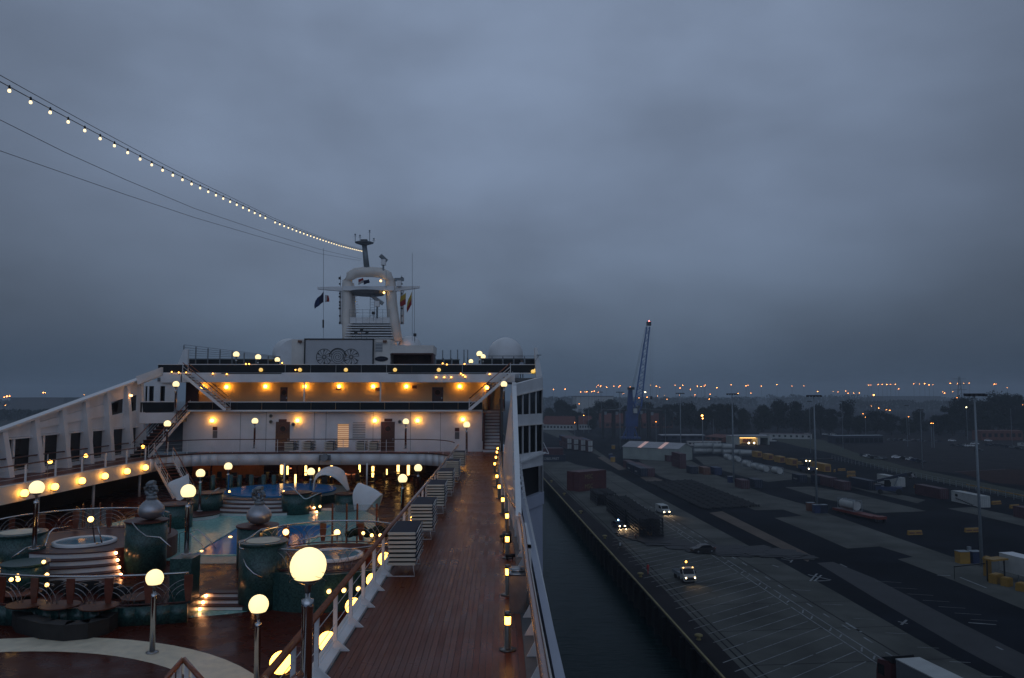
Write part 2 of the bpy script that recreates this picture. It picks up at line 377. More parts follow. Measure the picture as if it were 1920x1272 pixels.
sheet('concrete_road', [(1005, 805), (1060, 805), (1170, 880), (1130, 858), (1040, 818)], M['concrete'], 3)
sheet('tan_strip', [(1120, 858), (1132, 856), (1176, 880), (1160, 882)], M['tan'], 4)
sheet('tan_strip', [(1330, 962), (1354, 959), (1522, 1042), (1515, 1054)], M['tan'], 4)
sheet('tan_strip', [(1200, 895), (1218, 892), (1250, 903), (1216, 905)], M['tan'], 4)
sheet('car_park', [(1560, 818), (1980, 812), (1980, 900), (1690, 880), (1570, 842), (1520, 826)], M['apron'], 2)
sheet('grass_bank', [(1480, 816), (1545, 826), (1600, 848), (1700, 876), (1940, 925), (1940, 940), (1690, 888), (1600, 862), (1560, 850), (1500, 838), (1452, 826)], M['grass'], 3)
sheet('brick_paving', [(1790, 884), (1890, 880), (1980, 884), (1980, 915), (1860, 905)], M['brickpave'], 3)
# the low dark run of rubber matting and the trench with wear marks
def slab(name, label, pts, m, h, cat='matting'):
    mb = MB(); mb.prism([tuple(G(x, y).xy) for x, y in pts][::-1], ZQ + .02, ZQ + h); o = mb.build(name, m); return tag(o, label, cat)
rm = thing('rubber_matting', 'long uneven black heap of rubber matting lying across the pale concrete lane', 'matting', G(1300, 1030))
rmm = MB(); rr_ = random.Random(5)
RM = [(1172, 995), (1205, 1009), (1240, 1017), (1300, 1028), (1345, 1033), (1380, 1034), (1440, 1036), (1500, 1045)]; RH = [3, 5, 5, 5, 6, 8, 7, 2]
for i in range(len(RM) - 1):
    for k in range(26):
        u_ = rr_.random(); x = RM[i][0] + (RM[i + 1][0] - RM[i][0]) * u_; y = RM[i][1] + (RM[i + 1][1] - RM[i][1]) * u_ + rr_.uniform(-1, 1) * (RH[i] + (RH[i + 1] - RH[i]) * u_)
        p = G(x, y); rmm.obox((p.x, p.y, ZQ + .02 + rr_.uniform(0, .16)), (rr_.uniform(2.5, 7), rr_.uniform(1.5, 4), rr_.uniform(.05, .12)), QA + rr_.uniform(-.5, .5))
rmm.build('mat_pile', M['rubber'], rm, kind='stuff')
sheet('worn_track', [(1532, 1056), (1562, 1054), (1640, 1085), (1780, 1158), (1940, 1238), (1940, 1290), (1800, 1215), (1640, 1122)], M['rubber'], 4)

# painted lines
def line_uv(mb, u0, v0, u1, v1, wd, lev=6):
    d = Vector((u1 - u0, v1 - v0, 0)).normalized(); n = Vector((-d.y, d.x, 0)) * wd / 2; z = ZQ + .004 * lev
    mb.face([q2(u0 + n.x, v0 + n.y, z), q2(u0 - n.x, v0 - n.y, z), q2(u1 - n.x, v1 - n.y, z), q2(u1 + n.x, v1 + n.y, z)])
def gl(mb, x0, y0, x1, y1, wd=.16):
    a = uv(G(x0, y0)); b = uv(G(x1, y1)); line_uv(mb, a[0], a[1], b[0], b[1], wd)
pk = MB()
a = uv(G(1277.8, 1130)); b = uv(G(1400, 1262)); e1 = uv(G(1330.4, 1116)); e2 = uv(G(1468, 1110))
u0 = uv(G(1600, 1262))[0] - 8
k = 0
vL = .5 * (a[1] + b[1]) - 1.5; vR = uv(G(1500, 1150))[1]
while u0 < uv(G(1225, 1010))[0]:
    seg = random.random()
    sl_ = (a[0] - e1[0]) / (a[1] - e1[1]) if abs(a[1] - e1[1]) > .1 else 0
    v = vL + random.uniform(-.5, 1.5)
    while v < vR - 1:
        e = min(v + random.uniform(2, 6), vR - .3)
        line_uv(pk, u0 + sl_ * (v - vL), v, u0 + sl_ * (e - vL), e, random.uniform(.10, .17)); v = e + random.choice((.1, .1, .5))
    u0 += 3.0
for dv in (0, 1.35):
    v = uv(G(1400, 1084))[1] + dv; u = 78.0
    while u < 215: line_uv(pk, u, v, u + 9.4, v, .17); u += random.choice((9.5, 9.5, 10.4))
for i in range(46):
    v = uv(G(1400, 1084))[1]; u = 80 + i * 2.6
    if i % 3 != 1: line_uv(pk, u, v + .3, u + random.uniform(.8, 1.6), v + 1.1, .2)
struct(pk, 'bay_markings', M['paint'])
wk = MB()
for i in range(26):
    v = uv(G(1560, 1125))[1] + random.uniform(-.25, .25); line_uv(wk, 70 + i * 5.2, v - 4.2, 71.5 + i * 5.2 + random.random(), v - 4.2, .25)
for s in ((1515, 1078, 1558, 1088), (1519, 1090, 1532, 1076), (1530, 1090, 1556, 1089), (1540, 1079, 1527, 1090), (1586, 1168, 1612, 1184), (1605, 1180, 1616, 1186), (1684, 1166, 1702, 1170), (1690, 1172, 1700, 1163), (1816, 1168, 1868, 1172), (1868, 1213, 1880, 1219), (1575, 1058, 1588, 1064), (1757, 1079, 1782, 1080), (1800, 1083, 1850, 1103), (1465, 1048, 1482, 1052), (1482, 1055, 1488, 1048), (1448, 1060, 1460, 1064), (1790, 885, 1886, 880), (1766, 864, 1776, 865), (1895, 860, 1905, 861)):
    gl(wk, *s, wd=.3)
for i in range(7):
    gl(wk, 1480 + i * 60, 1106 + i * 27, 1520 + i * 60, 1108 + i * 27, wd=.12); gl(wk, 1640 + i * 30, 1090 + i * 12, 1690 + i * 30, 1093 + i * 12, wd=.1)
struct(wk, 'lane_markings', M['paint'])
jn = MB()
for v_ in (uv(G(1300, 1140))[1], vB - 6, vA + .1):
    line_uv(jn, 40, v_, 330, v_, .22, 5)
for u_ in range(60, 330, 12): line_uv(jn, u_, vA, u_ + 1, vB, .14, 5)
struct(jn, 'slab_joints', M['apron'])

# ================================================================== THE SHIP: hull and decks
hull = thing('ship_hull', 'pale blue grey ship hull rising from the harbour water below the walkway', 'ship', (-14.35, 30, ZW))
mb = MB(); mb.prism([(-30, -40), (1.3, -40), (1.3, 61), (3.55, 64.6), (3.55, 120), (-10, 165), (-18, 165), (-32, 120), (-32, 64), (-30, 61)], ZW - 1, -3.3); mb.build('hull_side', M['hull'], hull)
mb = MB(); mb.prism([(1.1, -20), (1.3, -20), (1.3, 60.6), (1.1, 60.6)], -3.3, -.75); mb.build('upper_strake', M['hull'], hull)
# plate joints on the hull and upper strake
mb = MB()
for i in range(9): mb.box(1.3, 1.315, 8 + i * 6, 8.05 + i * 6, -20, -.8)
for z in (-7.5, -12, -16.5): mb.box(1.3, 1.315, -20, 60, z, z + .05)
mb.build('plate_seam', M['greywall'], hull, kind='stuff')
mb = MB(); mb.box(1.31, 1.36, 10, 19.3, -3.4, -2.55); mb.build('violet_light_strip', M['violet'], hull)

# promenade (starboard) deck: individual teak planks over dark caulking
def xr(Y):   # right edge of the walkway planks
    pts = [(5, .46), (14, .43), (25, .45), (29, .30), (35, .1), (42, -.03), (50, -.2), (58, -.05), (66.4, -.05)]
    for i in range(len(pts) - 1):
        if Y <= pts[i + 1][0]: t = (Y - pts[i][0]) / (pts[i + 1][0] - pts[i][0]); return pts[i][1] + t * (pts[i + 1][1] - pts[i][1])
    return pts[-1][1]
deck = bpy.data.objects.new('promenade_deck', None); C.objects.link(deck); deck['kind'] = 'structure'; deck.location = (-1.5, 35, 0)
mb = MB(); ys = [5 + i * 2.2 for i in range(28)] + [66.9]
mb.hexa([(-3.25, 5, -.7), (.75, 5, -.7), (.6, 66.95, -.7), (-3.25, 66.95, -.7)], [(-3.25, 5, -.02), (.75, 5, -.02), (.6, 66.95, -.02), (-3.25, 66.95, -.02)])
mb.build('deck_base', M['caulk'], deck)
PW_ = .118
for i in range(31):
    x = -2.96 + i * PW_
    if x + PW_ > .5: break
    dz = random.uniform(-.0015, .0015)
    if x > -.3:
        # planks on the inner side of the curve are cut where the gutter runs in
        segs = []; y = 5; on = None
        while y <= 66.9:
            ok = xr(y) >= x + PW_ * .6
            if ok and on is None: on = y
            if (not ok) and on is not None: segs.append((on, y)); on = None
            y += .5
        if on is not None: segs.append((on, 66.9))
    else: segs = [(5, 66.9)]
    for s0, s1 in segs:
        if s1 - s0 < .6: continue
        mb = MB(); mb.box(x + .0035, x + PW_ - .0035, s0, s1, -.02, dz + .001); mb.build('plank', M['teak'] if i % 3 else M['teakdk'], deck)
# grey gutter along the bulwark
mb = MB()
for i in range(len(ys) - 1):
    a, b = ys[i], ys[i + 1]
    mb.hexa([(xr(a) + .03, a, -.02), (xr(a) + .27, a, -.02), (xr(b) + .27, b, -.02), (xr(b) + .03, b, -.02)], [(xr(a) + .03, a, .02), (xr(a) + .27, a, .02), (xr(b) + .27, b, .02), (xr(b) + .03, b, .02)])
mb.build('gutter', M['greywall'], deck)
mb = MB(); mb.box(-3.25, -3.0, 10.2, 62, -.02, .05); mb.build('kerb', M['white'], deck)
mb = MB(); mb.box(-3.32, -3.25, 10.0, 59, -.85, .06); mb.build('fascia', M['cream'], deck)

# left (port) walkway at the same level
pd = bpy.data.objects.new('port_walkway_deck', None); C.objects.link(pd); pd['kind'] = 'structure'; pd.location = (-27.4, 40, 0)
mb = MB(); mb.box(-29.4, -25.6, 20, 63.5, -.7, -.02); mb.build('deck_base', M['dark'], pd)
for i in range(12):
    mb = MB(); mb.box(-29.3 + i * .3, -29.01 + i * .3, 20, 63.5, -.02, 0); mb.build('plank', M['teakdk'], pd)
mb = MB(); mb.box(-25.62, -25.4, 20, 58.6, -.78, .14); mb.build('fascia', M['cream'], pd)

# front terrace deck with its curved white fascia
def arc_pts():
    pts = [(-25.4, 57.0)]
    for i in range(9):
        t = i / 8 * pi / 2; pts.append((-25.4 + 3.2 * (1 - cos(t)), 57.6 + 4.2 * sin(t)))
    for i in range(1, 10): x = -22.2 + i * 1.59; pts.append((x, 61.8 + .45 * sin(pi * i / 10)))
    for i in range(9):
        t = pi / 2 - i / 8 * pi / 2; pts.append((-3.25 - 3.2 * (1 - cos(t)), 56.0 + 5.8 * sin(t)))
    return pts
TA = arc_pts()
tdk = bpy.data.objects.new('terrace_deck', None); C.objects.link(tdk); tdk['kind'] = 'structure'; tdk.location = (-14, 64, 0)
mb = MB(); mb.prism([(-25.5, 67)] + TA[1:] + [(-3.25, 67)], -.5, 0); mb.build('deck_base', M['teakdk'], tdk)
def ribbon(mb, pts, z0, z1, t, flip=1):
    for i in range(len(pts) - 1):
        a = Vector((*pts[i], 0)); b = Vector((*pts[i + 1], 0)); d = (b - a).normalized(); n = Vector((d.y, -d.x, 0)) * t * flip
        mb.hexa([(a.x, a.y, z0), (b.x, b.y, z0), (b.x + n.x, b.y + n.y, z0), (a.x + n.x, a.y + n.y, z0)], [(a.x, a.y, z1), (b.x, b.y, z1), (b.x + n.x, b.y + n.y, z1), (a.x + n.x, a.y + n.y, z1)])
mb = MB(); ribbon(mb, TA, -.68, .22, .12); mb.build('fascia', M['white'], tdk, True)
mb = MB(); ribbon(mb, [(x, y + .02) for x, y in TA], .22, .3, .2); mb.build('coaming', M['maroon'], tdk)

# floodlight box on the fascia
t = thing('floodlight', 'round grey floodlight box fixed on the curved white terrace fascia', 'light', aty(610, 858, 61.9))
mb = MB(); p = aty(610, 858, 62.0); mb.tube([(p.x, 61.55, p.z), (p.x, 62.05, p.z)], .28, 12); mb.build('housing', M['galv'], t, True)
mb = MB(); mb.box(p.x - .45, p.x + .45, 61.75, 61.9, p.z - .2, p.z + .2); mb.build('bracket', M['greywall'], t)

# ================================================================== lamps
def globe_tpl(name, cat, H, base_r=.16, pole_r=.055, r=.26, foot=True):
    t = thing(name, 'lamp', cat)
    mb = MB(); mb.ball((0, 0, H), r, 20, 12); mb.build('globe', M['globe'], t, True)
    mb = MB(); mb.lathe([(.04, H - r - .12), (.05, H - r - .03)] + [(r * 1.03 * sin(a), H - r * 1.03 * cos(a)) for a in (.25, .45, .65, .85)], n=18); mb.build('globe_cup', M['steel'], t, True)
    mb = MB(); mb.lathe([(pole_r * 1.5, 0), (pole_r * 1.5, H - r - .34), (pole_r * 1.62, H - r - .33), (pole_r * 1.62, H - r - .22), (pole_r * .6, H - r - .2), (pole_r * .6, H - r - .05)], n=16); mb.build('pole', M['chrome'], t, True)
    if foot: mb = MB(); mb.lathe([(base_r * 1.15, 0), (base_r * 1.15, .03), (pole_r * 1.6, .05)], n=16); mb.build('foot_plate', M['steel'], t, True)
    return t
lampT = globe_tpl('globe_lamp', 'lamp post', 2.23)
ZP = -3.0; ZPP = -2.5
def at_lamp(px, py, zc, H=2.23):   # globe centre pixel + height of the globe centre
    p = atz(px, py, zc); return Vector((p.x, p.y, zc - H))
lamps = [((578, 1061), None, 11.5, 'tall globe lamp post nearest the camera beside the walkway railing'),
         ((290, 1084), -.77, None, 'globe lamp post standing on the cream curved band of the lower deck'),
         ((485, 1134), -.80, None, 'globe lamp post on the lower deck just left of the nearest lamp'),
         ((69, 915), None, 29.2, 'leftmost globe lamp post on the raised left hot tub terrace'),
         ((353, 922), None, 28.5, 'globe lamp post on the square mosaic pedestal by the pool'),
         ((376, 888), None, 47, 'globe lamp post behind the left white shell near the stairs'),
         ((428, 875), None, 52, 'globe lamp post left of the far round pool'),
         ((583, 885), None, 52, 'globe lamp post just left of the tall white arched shell'),
         ((784, 878), None, 52, 'upper globe lamp post at the right end of the bar'),
         ((755, 898), None, 44, 'lower globe lamp post on the wet floor behind the right shell'),
         ((478, 790), None, 64.4, 'globe lamp post on the front terrace left of the brown door'),
         ((761, 791), None, 64.4, 'globe lamp post on the front terrace beside the right brown door'),
         ((875, 797), None, 60.5, 'globe lamp post where the walkway meets the front terrace'),
         ((314, 795), None, 60.0, 'globe lamp post at the foot of the left stairway'),
         ((330, 721), None, 63.5, 'globe lamp post at the head of the left stairway'),
         ((945, 721), None, 63.5, 'globe lamp post at the head of the right stairway')]
for i, ((px, py), zc, Y, lab) in enumerate(lamps):
    p = atz(px, py, zc) if zc is not None else aty(px, py, Y)
    o = spawn(lampT, (p.x, p.y, p.z - 2.23), 0, lab, group='globe lamp posts on the ship')
# stay wires looping over the nearest globe
p = aty(578, 1061, 11.5)
for k in (0, 1):
    mb = MB(); mb.tube([(p.x + .262 * cos(t_) , p.y - .262 * abs(sin(t_)) * .8, p.z - .10 - .09 * k + .09 * cos(t_ * 1.3)) for t_ in [pi * j / 14 + pi for j in range(15)]], .004, 5)
    tag(mb.build('guard_wire', M['steel'], None, True), ('upper' if k == 0 else 'lower') + ' thin wire curving across the face of the nearest globe lamp', 'wire')

# bollard lights
bt = thing('bollard_light', 'b', 'bollard light')
mb = MB(); mb.lathe([(.165, 0), (.165, .02), (.07, .03), (.062, .03), (.062, .47), (.05, .475)], n=16); mb.build('post', M['dksteel'], bt, True)
mb = MB(); mb.lathe([(.056, .475), (.058, .60), (.056, .625)], n=16); mb.build('lens', M['bollardlight'], bt, True)
mb = MB(); mb.lathe([(.062, .625), (.064, .70), (.05, .715), (.02, .718)], n=16); mb.build('cap', M['dksteel'], bt, True)
heads = [(952, 1163), (952, 1072), (951, 1011), (950.7, 967.5), (942.7, 937), (936, 912.7), (931.7, 893.3), (927.7, 869.8), (929.9, 857.8), (931.7, 848), (933.2, 841)]
for i, (px, py) in enumerate(heads):
    p = atz(px, py, .55)
    spawn(bt, (p.x, p.y, 0), 0, f'lit steel bollard light on the wet teak walkway, {ORD[i]} from the camera', group='bollard lights along the walkway')

# wall lamps: globe held off a wall by a bracket (local -y points away from the wall)
def wall_lamp_tpl(name, r, m, off=.22):
    t = thing(name, 'l', 'wall lamp')
    mb = MB(); mb.ball((0, -off, 0), r, 14, 10); mb.build('globe', m, t, True)
    mb = MB(); mb.tube([(0, 0, -r * .9), (0, -off * .7, -r * 1.15), (0, -off, -r * .98)], .018, 6); mb.lathe([(r * .35, -r - .05), (r * .45, -r + .03)], (0, -off), 10); mb.build('bracket', M['black'], t, True)
    return t
fasT = wall_lamp_tpl('wall_globe', .2, M['sconce'], .26)
for i in range(6):
    px, py = [(46, 925), (103, 913), (154, 902), (197, 893), (238.6, 884), (273, 877)][i]
    p = atx(px, py, -25.14)
    spawn(fasT, (-25.4, p.y, p.z), R(90), f'round yellow wall globe on the cream port fascia, {ORD[i]} from the left', group='wall globes along the deck edges')
for i, (px, py) in enumerate([(533, 1243), (625, 1203), (672, 1137), (708, 1088), (728, 1048)]):
    p = atx(px, py, -3.46 if i else -3.9)
    spawn(fasT, (-3.32 if i else -3.7, p.y, p.z), R(-90), f'round yellow wall globe below the walkway railing, {ORD[i]} from the camera', group='wall globes along the deck edges')
for i in range(5):
    spawn(fasT, (-3.32, 27.2 + i * 2.9, -.42), R(-90), f'round yellow wall globe under the walkway edge behind stack {["two", "two and three", "three", "four", "five"][i]} of the loungers', group='wall globes along the deck edges')
scT = wall_lamp_tpl('wall_sconce', .17, M['wallsconce'], .24)
for i, (px, py) in enumerate([(398, 789), (558, 789), (703, 789), (783, 789), (868, 787)]):
    p = aty(px, py, 66.8); spawn(scT, (p.x, 66.98, p.z), 0, f'glowing orange sconce on the white front wall, {ORD[i]} from the left', group='sconces on the lower white wall')

# ================================================================== railings
def railing(name, label, pts, h=1.1, post_gap=1.5, wires=3, post=(.05, .05), hand='varnish', hw=.055, foot=None, z=0.0, post_m='whitemetal', wr=.008):
    pts = [Vector((p[0], p[1], (p[2] if len(p) > 2 else z))) for p in pts]
    t = thing(name, label, 'railing', tuple(pts[0]))
    mb = MB(); mb.tube([p + Vector((0, 0, h)) for p in pts], hw, 8); mb.build('handrail', M[hand], t, True)
    for k in range(wires):
        mb = MB(); zz = h * (k + .6) / (wires + .45); mb.tube([p + Vector((0, 0, zz)) for p in pts], wr, 5); mb.build('wire', M[post_m], t)
    # posts at even distances
    seg = [0]
    for i in range(1, len(pts)): seg.append(seg[-1] + (pts[i] - pts[i - 1]).length)
    tot = seg[-1]; n = max(1, round(tot / post_gap)); base = None; fb = None
    for k in range(n + 1):
        s = tot * k / n; i = 1
        while i < len(seg) - 1 and seg[i] < s: i += 1
        u = (s - seg[i - 1]) / max(1e-6, seg[i] - seg[i - 1]); p = pts[i - 1].lerp(pts[i], u)
        if base is None:
            mb = MB(); mb.box(-post[0] / 2, post[0] / 2, -post[1] / 2, post[1] / 2, 0, h - .01); base = mb.build('post', M[post_m]); o = base
        else: o = base.copy(); C.objects.link(o)
        o.parent = t; o.location = p - pts[0]
        if foot:
            if fb is None:
                mb = MB(); mb.hexa([(0, -.02, .0), (foot, -.02, 0), (foot, .02, 0), (0, .02, 0)], [(0, -.02, .22), (foot * .2, -.02, .2), (foot * .2, .02, .2), (0, .02, .22)]); fb = mb.build('foot_bracket', M[post_m]); q = fb
            else: q = fb.copy(); C.objects.link(q)
            q.parent = t; q.location = p - pts[0]
    return t
railing('walkway_railing', 'white post railing with brown varnished handrail along the left edge of the walkway', [(-3.1, 10.5), (-3.1, 58.6)], 1.08, 1.5, 3, (.075, .05), foot=.28, hw=.06)
mb = MB(); mb.tube([(-3.1, 10.52, 1.08), (-2.95, 10.3, 1.08), (-2.72, 10.3, 1.08), (-2.72, 10.9, 1.0)], .06, 8); tag(mb.build('handrail_end', M['varnish'], None, True), 'rounded brown end of the handrail at the near corner of the walkway railing', 'handrail')
railing('terrace_railing', 'thin white wire railing with dark handrail along the curved front terrace', [(x, y + .1, .28) for x, y in TA[1:-1]], 1.05, 1.7, 3, (.04, .03), hand='maroon', hw=.035, wr=.006)
railing('port_railing', 'white post railing with dark handrail along the left walkway above the glowing globes', [(-25.7, 20), (-25.7, 57)], 1.1, 2.8, 4, (.09, .07), hand='maroon', hw=.04)
railing('port_outer_rail', 'dark handrail running along the inside of the ribbed white port windscreen', [(-28.9, 22), (-28.9, 62.5)], 1.1, 4, 1, (.05, .05), hand='maroon', hw=.045)

# starboard bulwark, handrail and glazed windscreen wedge
def xh(Y):
    pts = [(5, .60), (12, .60), (17, .60), (22, .66), (24.5, .64), (27.5, .42), (30, .28), (37, .12), (44.5, -.0), (51, -.03), (62, .05)]
    for i in range(len(pts) - 1):
        if Y <= pts[i + 1][0]: t = (Y - pts[i][0]) / (pts[i + 1][0] - pts[i][0]); return pts[i][1] + t * (pts[i + 1][1] - pts[i][1])
    return pts[-1][1]
bw = thing('starboard_bulwark', 'white steel bulwark with brown varnished handrail along the right edge of the walkway', 'bulwark', (.7, 20, 0))
yy = [5 + i * 1.5 for i in range(12)] + [23.4]
mb = MB()
for a, b in zip(yy[:-1], yy[1:]):
    if a >= 19.8: continue
    xa = xr(a) + .27; xb = xr(b) + .27
    mb.hexa([(xa, a, -.7), (xa + .1, a, -.7), (xb + .1, b, -.7), (xb, b, -.7)], [(xa - .05, a, 1.02), (xa + .0, a, 1.02), (xb + .0, b, 1.02), (xb - .05, b, 1.02)])
mb.build('plating', M['cream'], bw)
mb = MB(); mb.tube([(xh(5 + i), 5 + i, 1.1) for i in range(57)], .065, 8); mb.build('handrail', M['varnish'], bw, True)
kb = None
for i in range(12):
    y = 9.6 + i * 1.25
    mb = MB(); x = xr(y) + .25; mb.hexa([(x - .18, y - .02, .02), (x + .08, y - .02, .02), (x + .08, y + .02, .02), (x - .18, y + .02, .02)], [(x + .0, y - .02, .34), (x + .08, y - .02, .34), (x + .08, y + .02, .34), (x + .0, y + .02, .34)])
    mb.build('knee_bracket', M['white'], bw)
for i in range(7):
    y = 24.5 + i * 4.4; mb = MB(); mb.box(xh(y) - .03, xh(y) + .03, y - .03, y + .03, 0, 1.05); mb.build('post', M['whitemetal'], bw)
# glass panel in its frame where the bulwark turns in
gp = thing('glass_screen', 'dark glass panel in a white frame set in the bulwark behind the bin', 'glass screen', (.7, 21.6, 0))
mb = MB(); mb.hexa([(.70, 20.0, .02), (.74, 20.0, .02), (.74, 23.2, .02), (.70, 23.2, .02)], [(.68, 20.0, .96), (.72, 20.0, .96), (.72, 23.2, .96), (.68, 23.2, .96)]); mb.build('pane', M['dkglass'], gp)
for y0, y1, z0, z1 in ((19.8, 20.0, -.7, 1.04), (23.2, 23.4, -.7, 1.04), (19.8, 23.4, .96, 1.04), (19.8, 23.4, -.7, .02)):
    mb = MB(); mb.box(.66, .80, y0, y1, z0, z1 - .001 * y0); mb.build('frame', M['white'], gp)
# the wedge
def ztop(Y): return 1.02 + (Y - 24.2) * (5.75 - 1.02) / (62.5 - 24.2)
wd = thing('starboard_windscreen', 'tall white wedge shaped windscreen wall rising forward along the right of the walkway', 'windscreen', (.8, 43, 0))
Yw = [24.2 + i * (62.5 - 24.2) / 14 for i in range(15)]
for i in range(14):
    a, b = Yw[i], Yw[i + 1]; ta, tb = ztop(a), ztop(b)
    Xa = .53 + (a - 24.2) / 38.3 * .5; Xb = .53 + (b - 24.2) / 38.3 * .5
    ba, bb_ = xh(a) + .14, xh(b) + .14
    mb = MB(); mb.hexa([(ba, a, -.7), (ba + .12, a, -.7), (bb_ + .12, b - .01, -.7), (bb_, b - .01, -.7)], [(Xa, a, ta), (Xa + .12, a, ta), (Xb + .12, b - .01, tb), (Xb, b - .01, tb)])
    mb.build('panel', M['white'], wd)
    mb = MB(); mb.bar((Xb - .02, b - .2, 0), (Xb - .06, b - .2, tb - .1), .06, .1); mb.build('rib', M['whitemetal'], wd)
mb = MB(); mb.hexa([(.50, 24.1, ztop(24.1)), (.68, 24.1, ztop(24.1)), (1.34, 62.6, ztop(62.6)), (1.0, 62.6, ztop(62.6))], [(.50, 24.1, ztop(24.1) + .1), (.68, 24.1, ztop(24.1) + .1), (1.34, 62.6, ztop(62.6) + .1), (1.0, 62.6, ztop(62.6) + .1)]); mb.build('capping', M['whitemetal'], wd)
# hull side opposite: outboard beam, brackets and outside stair
ob = thing('outboard_beam', 'long white outboard beam running along the ship side above the dark water', 'beam', (1.5, 30, -2))
P0 = (1.40, 9, -2.02); P1 = (1.70, 54, -2.02); P2 = (1.52, 60, .05)
mb = MB(); mb.bar(P0, P1, .17, .16); mb.build('beam', M['whitemetal'], ob); mb = MB(); mb.bar(P1, P2, .17, .16); mb.build('beam', M['whitemetal'], ob)
for i in range(10):
    y = 13.3 + i * 3.6; mb = MB(); mb.hexa([(1.28, y, -2.5), (1.5, y, -2.15), (1.5, y + .35, -2.15), (1.28, y + .35, -2.5)], [(1.28, y, -2.1), (1.5, y, -2.08), (1.5, y + .35, -2.08), (1.28, y + .35, -2.1)]); mb.build('bracket', M['cream'], ob)
st = thing('outside_stair', 'narrow white outside stair between the windscreen and the outboard beam', 'stairs', (1.45, 56, -1))
for i in range(9):
    mb = MB(); y = 47.5 + i * 1.35; z = -1.9 + i * .22; mb.box(1.3, 1.62, y, y + .75, z, z + .1); mb.build('step', M['whitemetal'], st)

# bin
bn = thing('litter_bin', 'stainless litter bin with a stepped lid standing against the bulwark', 'bin', (.42, 17.8, 0))
mb = MB(); mb.box(.22, .60, 17.45, 18.05, 0, .82); mb.build('body', M['steel'], bn)
mb = MB(); mb.box(.20, .62, 17.42, 18.08, .82, .87); mb.box(.26, .56, 17.55, 17.95, .87, .93); mb.build('lid', M['steel'], bn, True)
for i, (x, y) in enumerate(((.22, 24.9), (.3, 23.1), (.13, 26.2))):
    t = thing('fire_hose_reel' if i == 0 else 'deck_cleat', ['dark metal hose reel standing on the deck beside the fourth bollard light', 'dark mooring cleat on the deck by the glass screen', 'small dark cleat on the deck beyond the hose reel'][i], ['hose reel', 'cleat', 'cleat'][i], (x, y, 0))
    mb = MB(); mb.tube([(x - .13, y, .3 if i == 0 else .12), (x + .16, y, .3 if i == 0 else .12)], .16 if i == 0 else .05, 10); mb.build('drum', M['black'], t, True)
    mb = MB(); mb.box(x - .1, x - .06, y - .05, y + .05, 0, .3 if i == 0 else .12); mb.box(x + .06, x + .1, y - .05, y + .05, 0, .3 if i == 0 else .12); mb.build('stand', M['black'], t)

# ================================================================== stacked sun loungers
def lounger_tpl():
    t = thing('sun_lounger', 'l', 'sun lounger')   # foot end at y=0, lies towards +y; frame height .0 - .09
    mb = MB(); mb.box(0, .68, 0, 1.9, .055, .085); mb.build('webbing', M['navy'], t)
    mb = MB(); mb.box(-.02, .70, -.05, -.004, .018, .084); mb.build('foot_bar', M['cushion'], t)
    for x in (-.03, .71):
        mb = MB(); mb.tube([(x, -.03, .05), (x, 1.92, .05)], .015, 6); mb.build('side_rail', M['galv'], t, True)
    mb = MB(); mb.tube([(.72, .15, .05), (.76, .3, .16), (.76, .75, .16), (.72, .9, .05)], .011, 5); mb.build('armrest', M['whitemetal'], t, True)
    return t
lt = lounger_tpl()
legT = thing('lounger_legs', 'l', 'leg frame')
mb = MB()
for y in (.1, 1.6): mb.tube([(.03, y, .33), (.0, y, .01), (.66, y, .01), (.62, y, .33)], .016, 6)
mb.build('leg_frame', M['whitemetal'], legT, True)
mb = MB(); mb.tube([(.03, .1, .3), (.03, 1.6, .3)], .014, 6); mb.tube([(.62, .1, .3), (.62, 1.6, .3)], .014, 6); mb.build('stretcher', M['whitemetal'], legT, True)
stacks = [(-2.92, 20.9), (-2.94, 26.2), (-2.95, 31.9), (-2.95, 37.4), (-2.95, 43.2), (-2.95, 49.7)]
WH = ['nearest', 'second', 'third', 'fourth', 'fifth', 'farthest']
for k, (x, y) in enumerate(stacks):
    n = 8
    spawn(legT, (x, y, 0), 0, f'white folding leg frame carrying the {WH[k]} stack of sun loungers', group='leg frames under lounger stacks')
    for j in range(n):
        pos = 'topmost' if j == n - 1 else 'lowest' if j == 0 else ORD[j] + ' from the bottom'
        spawn(lt, (x + random.uniform(-.012, .012), y + random.uniform(-.03, .03), .31 + j * .112), random.uniform(-.008, .008), f'navy and white sun lounger, {pos} in the {WH[k]} walkway stack', group='sun loungers stacked along the walkway')
# small stacks on the front terrace
for k, (px, n) in enumerate(((536, 6), (568, 6), (610, 6), (668, 6), (692, 6))):
    x = X_(px, 63.4)
    for j in range(n):
        spawn(lt, (x, 63.4, .3 + j * .13), 0, f'white sun lounger {ORD[j]} from the bottom of the terrace stack {["by the left door", "right of the left door", "before the window", "left of the louvre", "right of the louvre"][k]}', group='sun loungers stacked on the terrace')

